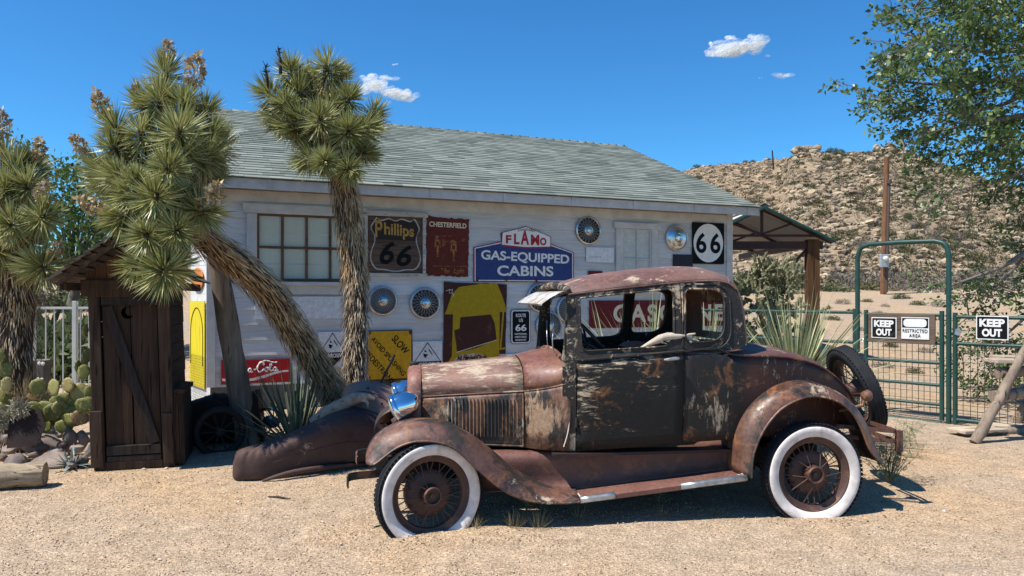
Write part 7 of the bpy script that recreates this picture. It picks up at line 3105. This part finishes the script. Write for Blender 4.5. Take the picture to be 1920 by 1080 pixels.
# wheel cover on the ground and the dark wheel beside the outhouse
hcp = thing('wheel_cover', 'bright wheel cover lying tilted on the ground behind the leaning post', 'hubcap', (W(510, 795, 8.0).x, 8.0, .10), 0)
Mt = Matrix.Translation((0, 0, .12)) @ Matrix.Rotation(.6, 4, 'X') @ Matrix.Rotation(.5, 4, 'Y')
mb = MB()
mb.lathe([(.19, 0), (.195, -.012), (.185, -.03), (.165, -.025)], 40, Mt)
mb.build('rim', M['chrome'], hcp, smooth=50)
mb = MB()
for k in range(24):
    a = 2 * PI * k / 24
    mb.bar(Mt @ Vector((.08 * math.cos(a), -.03, .08 * math.sin(a))), Mt @ Vector((.17 * math.cos(a + .2), -.02, .17 * math.sin(a + .2))), .012, .004)
mb.build('spokes', M['chrome'], hcp)
mb = MB()
mb.lathe([(.09, -.02), (.07, -.05), (.001, -.06)], 24, Mt)
mb.build('centre_cap', plain('blue_cap', (.10, .16, .24), .3, .5), hcp, smooth=50)
dwp = thing('wheel_scrap', 'dark old spoked wheel standing in the shade beside the outhouse', 'wheel', (W(412, 850, 7.45).x, 7.45, -.06), .55)
mb = MB()
mb.lathe([(.22 + .035 * math.cos(a), .035 * math.sin(a)) for a in np.linspace(0, 2 * PI, 11)[:-1]], 40, Matrix.Translation((0, 0, .255)), closed=True)
mb.build('tyre', M['dark'], dwp, smooth=60)
mb = MB()
for k in range(10):
    a = 2 * PI * k / 10
    mb.tube([(0, 0, .255), (.2 * math.cos(a), 0, .255 + .2 * math.sin(a))], .008, 5)
mb.build('spokes', M['dark'], dwp)
mb = MB()
mb.lathe([(.04, .03), (.04, -.05), (.02, -.06), (.001, -.06)], 20, Matrix.Translation((0, 0, .255)))
mb.build('hub', M['dark'], dwp, smooth=50)
bx = MB()  # dark drum added to stand in for the deep shade here
pr = [(.001, -.36), (.255, -.36), (.265, -.35), (.265, -.365), (.275, -.365), (.275, -.34), (.268, -.33)]
for k in range(-3, 4):
    pr += [(.268, k * .09 - .02), (.282 if abs(k) == 1 else .271, k * .09), (.268, k * .09 + .02)]
pr += [(.268, .33), (.275, .34), (.275, .365), (.265, .365), (.255, .36), (.001, .36)]
Mdrum = Matrix.Rotation(-PI / 2 + .25, 4, 'Z') @ Matrix.Rotation(.12, 4, 'X')
bx.lathe(pr, 40, Mdrum)
bx.v = [(x, y + .03 * mnoise.noise(Vector((x * 5, y * 5, z * 5))), z + .05 * mnoise.noise(Vector((x * 4, y * 4, z * 4 + 7)))) for x, y, z in bx.v]
o = bx.build('shade_drum', paint('drum_shade_rust', (.030, .014, .011), rust=.10, seed=41, spec=.2, rough=.7, dust=.03), smooth=35)
o.location = (W(424, 830, 7.95).x, 7.95, .24)
tag(o, 'added dark rusty ribbed drum standing in for the shade between the outhouse and the leaning post', 'drum')

# ------------------------------------------------------------------ weeds, tufts, twigs, pebbles
M['tuft'] = leafmat('tuft', [(0, (.16, .13, .06)), (.6, (.30, .24, .13)), (1, (.42, .35, .20))], .2, .9, .1)
for i, (px, py, N, L, lab) in enumerate(((965, 990, 60, .13, 'dry grass tuft just right of the front wheel'), (1010, 990, 60, .14, 'dry grass tuft below the front edge of the running board'), (1085, 975, 40, .12, 'thin straw tuft under the bright trim of the running board'),
                                          (1240, 968, 30, .09, 'tiny dry tuft under the middle of the running board'), (885, 992, 40, .11, 'dry grass tuft touching the front whitewall'), (1345, 966, 40, .07, 'low dry tuft in front of the rear wheel'))):
    plant('grass_tuft', lab, 'grass', px, py, groundY(py), N, L, .004, M['tuft'], 50 + i, 3, 50, .3, z=0, nseg=3, group='dry tufts along the car')
M['weed'] = leafmat('weed', [(0, (.10, .13, .06)), (.5, (.19, .22, .11)), (1, (.32, .33, .19))], .25, .8, .15)


def weed(label, px, py, Y, H_, spread, n_st, seed, m, leafN=14, twig=.0035):
    r = np.random.default_rng(seed)
    p = W(px, py, Y)
    root = thing('weed', label, 'weed', (p.x, Y, gz(p.x, Y)))
    mb = MB()
    cs, ds = [], []
    for k in range(n_st):
        a = r.uniform(0, 2 * PI)
        out = spread * r.uniform(.3, 1)
        e = Vector((math.cos(a) * out, math.sin(a) * out * .6, H_ * r.uniform(.5, 1)))
        P = [Vector(q) for q in spline([(0, 0, 0), tuple(e * .5 + Vector((0, 0, .05 * H_)) + Vector(r.normal(0, .03, 3))), tuple(e)], 8)]
        mb.tube(P, list(np.linspace(twig, twig * .3, 8)), 4)
        for q in range(leafN):
            i = int(r.integers(2, 8))
            b = P[i] + Vector(r.normal(0, .05, 3)) * (.5 + H_)
            mb.tube([P[i], b], [twig * .4, twig * .25], 3, caps=False)
            for w_ in range(4):
                cs.append(tuple(P[i] + (b - P[i]) * r.random()))
                ds.append(tuple(Vector(r.normal(0, 1, 3)).normalized()))
    mb.build('stem', m, root)
    polys('leaves', kites(np.array(cs), np.array(ds), .026, 5, r, .4), m, root)
    return root


weed('wispy grey green weed growing behind the rear wheel of the car', 1668, 905, groundY(905), .50, .42, 26, 61, M['weed'])
weed('small flowering weed in the shade under the running board', 1235, 950, 5.6, .20, .10, 6, 62, M['weed'], 8, .0025)
weed('thin green weed under the front of the running board', 1075, 950, 5.7, .15, .10, 6, 63, M['shrub_green'], 10, .0025)
weed('dry twiggy weed hanging below the front fender', 985, 975, 5.35, .22, .14, 5, 64, M['tuft'], 4, .003)
fl_ = MB()
for dx, dz in ((0, .19), (.03, .185), (-.02, .2), (.045, .20)):
    v, f = ICO1
    fl_.add([(q[0] * .008 + dx, q[1] * .008, q[2] * .007 + dz) for q in v], f)
o = fl_.build('flower_heads', M['sign_white'], bpy.data.objects.get('weed.001'))
tw_ = MB()
P = [W(502, 934, groundY(934)), W(520, 935, groundY(935)), W(545, 938, groundY(938))]
for p in P:
    p.z = .012
tw_.tube([tuple(p) for p in P], [.004, .010, .003], 6)
o = tw_.build('twig', M['dark'])
tag(o, 'short dark twig lying alone on the open gravel', 'twig')
tw_ = MB()
P = [W(1600, 940, groundY(940)), W(1700, 935, groundY(935)), W(1735, 955, groundY(955))]
# pale flakes and small stones one can pick out
M['pebble_pale'] = stone_mat('pebble_pale', [(.42, .34, .25), (.62, .56, .47), (.30, .22, .16), (.7, .66, .6)], 'obj', 30)
for i, (px, py, s_) in enumerate(((690, 1011, .016), (668, 1008, .010), (605, 979, .013), (448, 942, .014), (640, 1022, .012), (270, 880, .018), (312, 878, .02), (420, 925, .010), (160, 960, .011), (60, 1000, .012), (220, 936, .010),
                                  (1180, 1040, .012), (1320, 1010, .010), (1500, 1050, .012), (1640, 1000, .010), (1770, 960, .011), (880, 1040, .010), (1060, 1060, .012), (300, 1050, .012), (1820, 900, .012))):
    v, f = rock_verts(ICO2, 700 + i, .6, .4, 5)
    mb = MB()
    mb.add([tuple(q * s_) for q in v], f)
    o = mb.build('small_stone', M['pebble_pale'], smooth=40)
    Y = groundY(py)
    o.location = (W(px, py, Y).x, Y, gz(W(px, py, Y).x, Y) + s_ * .35)
    tag(o, 'single small stone lying loose on the gravel yard', 'stone', 'loose stones on the gravel')

# the gravel itself: countless chips on the near ground
r = np.random.default_rng(91)
N = 60000
yy = 2.9 + (9.0 - 2.9) * r.random(N) ** 1.5
xx = (r.random(N) * 2 - 1) * yy * .74
sz = r.choice((.0032, .004, .005, .006, .008), N, p=(.3, .3, .22, .13, .05)) * r.uniform(.8, 1.3, N)
zz = np.array([gz(x, y) for x, y in zip(xx, yy)])
c = np.stack((xx, yy, zz + sz * .3), 1)
a1 = r.normal(size=(N, 3))
a1 /= np.linalg.norm(a1, axis=1)[:, None]
a2 = np.cross(a1, r.normal(size=(N, 3)))
a2 /= np.linalg.norm(a2, axis=1)[:, None]
a3 = np.cross(a1, a2)
k1, k2, k3 = (sz * r.uniform(.9, 1.5, N))[:, None], (sz * r.uniform(.7, 1.1, N))[:, None], (sz * r.uniform(.5, .9, N))[:, None]
A, B, Cc, D = c + a1 * k1, c - a1 * k1 * .5 + a2 * k2, c - a1 * k1 * .5 - a2 * k2 * .6 + a3 * k3, c - a1 * k1 * .4 - a2 * k2 * .5 - a3 * k3
vs = np.stack((A, B, Cc, D), 1).reshape(-1, 3)
idx = np.arange(N)[:, None, None] * 4
fs = (np.array(((0, 1, 2), (0, 2, 3), (0, 3, 1), (1, 3, 2)))[None] + idx).reshape(-1, 3)
me = bpy.data.meshes.new('gravel_chips')
me.vertices.add(len(vs))
me.vertices.foreach_set('co', vs.reshape(-1).astype(np.float32))
me.loops.add(len(fs) * 3)
me.loops.foreach_set('vertex_index', fs.reshape(-1).astype(np.int32))
me.polygons.add(len(fs))
me.polygons.foreach_set('loop_start', np.arange(0, len(fs) * 3, 3, dtype=np.int32))
me.update(calc_edges=True)
me.validate()
me.materials.append(stone_mat('chip_stone', [(.30, .20, .125), (.46, .33, .21), (.55, .41, .28), (.38, .27, .19), (.66, .54, .41), (.48, .32, .19)], 'island', 60))
tag(link(bpy.data.objects.new('gravel_chips', me)), None, None, kind='stuff')

# dry litter: flecks of leaf and bark gathered on the yard
r = np.random.default_rng(95)
N = 900
lx = np.concatenate((r.uniform(-4.2, 4.2, 450), r.normal(-.5, .5, 150), r.normal(2.3, .5, 150), r.normal(-3.3, .5, 150)))
ly = np.concatenate((r.uniform(3.3, 8.5, 450), r.normal(4.75, .12, 150), r.normal(5.15, .12, 150), r.normal(6.4, .2, 150)))
lc = np.array([(x, y, gz(x, y) + .006) for x, y in zip(lx, ly)])
ld = r.normal(size=(N, 3)) * np.array((1, 1, .12))
tag(polys('litter', kites(lc, ld / np.linalg.norm(ld, axis=1)[:, None], .022, 3, r, .05), leafmat('litter', [(0, (.05, .03, .018)), (.6, (.16, .10, .055)), (1, (.34, .25, .15))], .05, .9, .1)), None, None, kind='stuff')

# ------------------------------------------------------------------ clouds: heaps of soft vapour puffs
t = NT('cloud')
t.t.nodes.remove(t.b)
df = t.n('ShaderNodeBsdfDiffuse')
df.inputs[0].default_value = (.96, .96, .96, 1)
tl2 = t.n('ShaderNodeBsdfTranslucent')
tl2.inputs[0].default_value = (.96, .96, .96, 1)
mxa = t.n('ShaderNodeMixShader')
mxa.inputs[0].default_value = .45
t.l(df.outputs[0], mxa.inputs[1])
t.l(tl2.outputs[0], mxa.inputs[2])
tp2 = t.n('ShaderNodeBsdfTransparent')
mxb = t.n('ShaderNodeMixShader')
lw = t.n('ShaderNodeLayerWeight')
lw.inputs[0].default_value = .5
nz = t.noise(.05, None, 4, .6)
fac = t.math('MULTIPLY', t.ramp(lw.outputs['Facing'], [(.10, .34), (.95, 0.0)], 'EASE'), t.ramp(nz, [(.34, .15), (.58, 1.0)]), True)
t.l(fac, mxb.inputs[0])
t.l(tp2.outputs[0], mxb.inputs[1])
t.l(mxa.outputs[0], mxb.inputs[2])
t.l(mxb.outputs[0], t.out.inputs[0])


def cloud(label, puffs, Y, seed):
    c0 = W(puffs[0][0], puffs[0][1], Y)
    r = random.Random(seed)
    mb = MB()
    v, f = ICO3
    for px, py, rx, ry, n in puffs:
        for _ in range(n):
            p = W(px + r.gauss(0, rx * .42), py + r.gauss(0, ry * .34), Y + r.uniform(-25, 25)) - c0
            s = r.uniform(.3, .6)
            kx, kz = rx * s * Y / FPX, ry * r.uniform(.4, .8) * Y / FPX
            th = r.uniform(-.25, .1)
            vv = [(q[0] * kx + p.x, q[1] * kx + p.y, q[2] * kz - q[0] * kx * th + p.z) for q in v]
            mb.add(vv, f)
    o = mb.build('cloud', t.m, smooth=180)
    o.location = c0
    tag(o, label, 'cloud')


cloud('small bright white cloud high above the hill', [(1385, 92, 40, 14, 26), (1412, 84, 22, 12, 16), (1350, 98, 26, 9, 14), (1330, 102, 12, 6, 6), (1372, 70, 13, 5, 6), (1416, 70, 16, 5, 7), (1335, 83, 8, 7, 4), (1437, 104, 7, 3, 3)], 1500, 3)
cloud('ragged white cloud just above the roof ridge, right of the upright joshua tree', [(700, 160, 28, 14, 18), (735, 174, 26, 9, 16), (760, 178, 26, 9, 14), (772, 188, 12, 4, 6), (722, 146, 18, 4, 6), (690, 146, 14, 8, 8)], 1500, 4)
cloud('faint thin wisp of cloud right of the small bright cloud', [(1465, 141, 18, 4, 7), (1424, 146, 5, 2, 2)], 1500, 5)
cloud('tiny faint cloud shred above the ragged cloud', [(743, 121, 7, 2, 3)], 1500, 6)
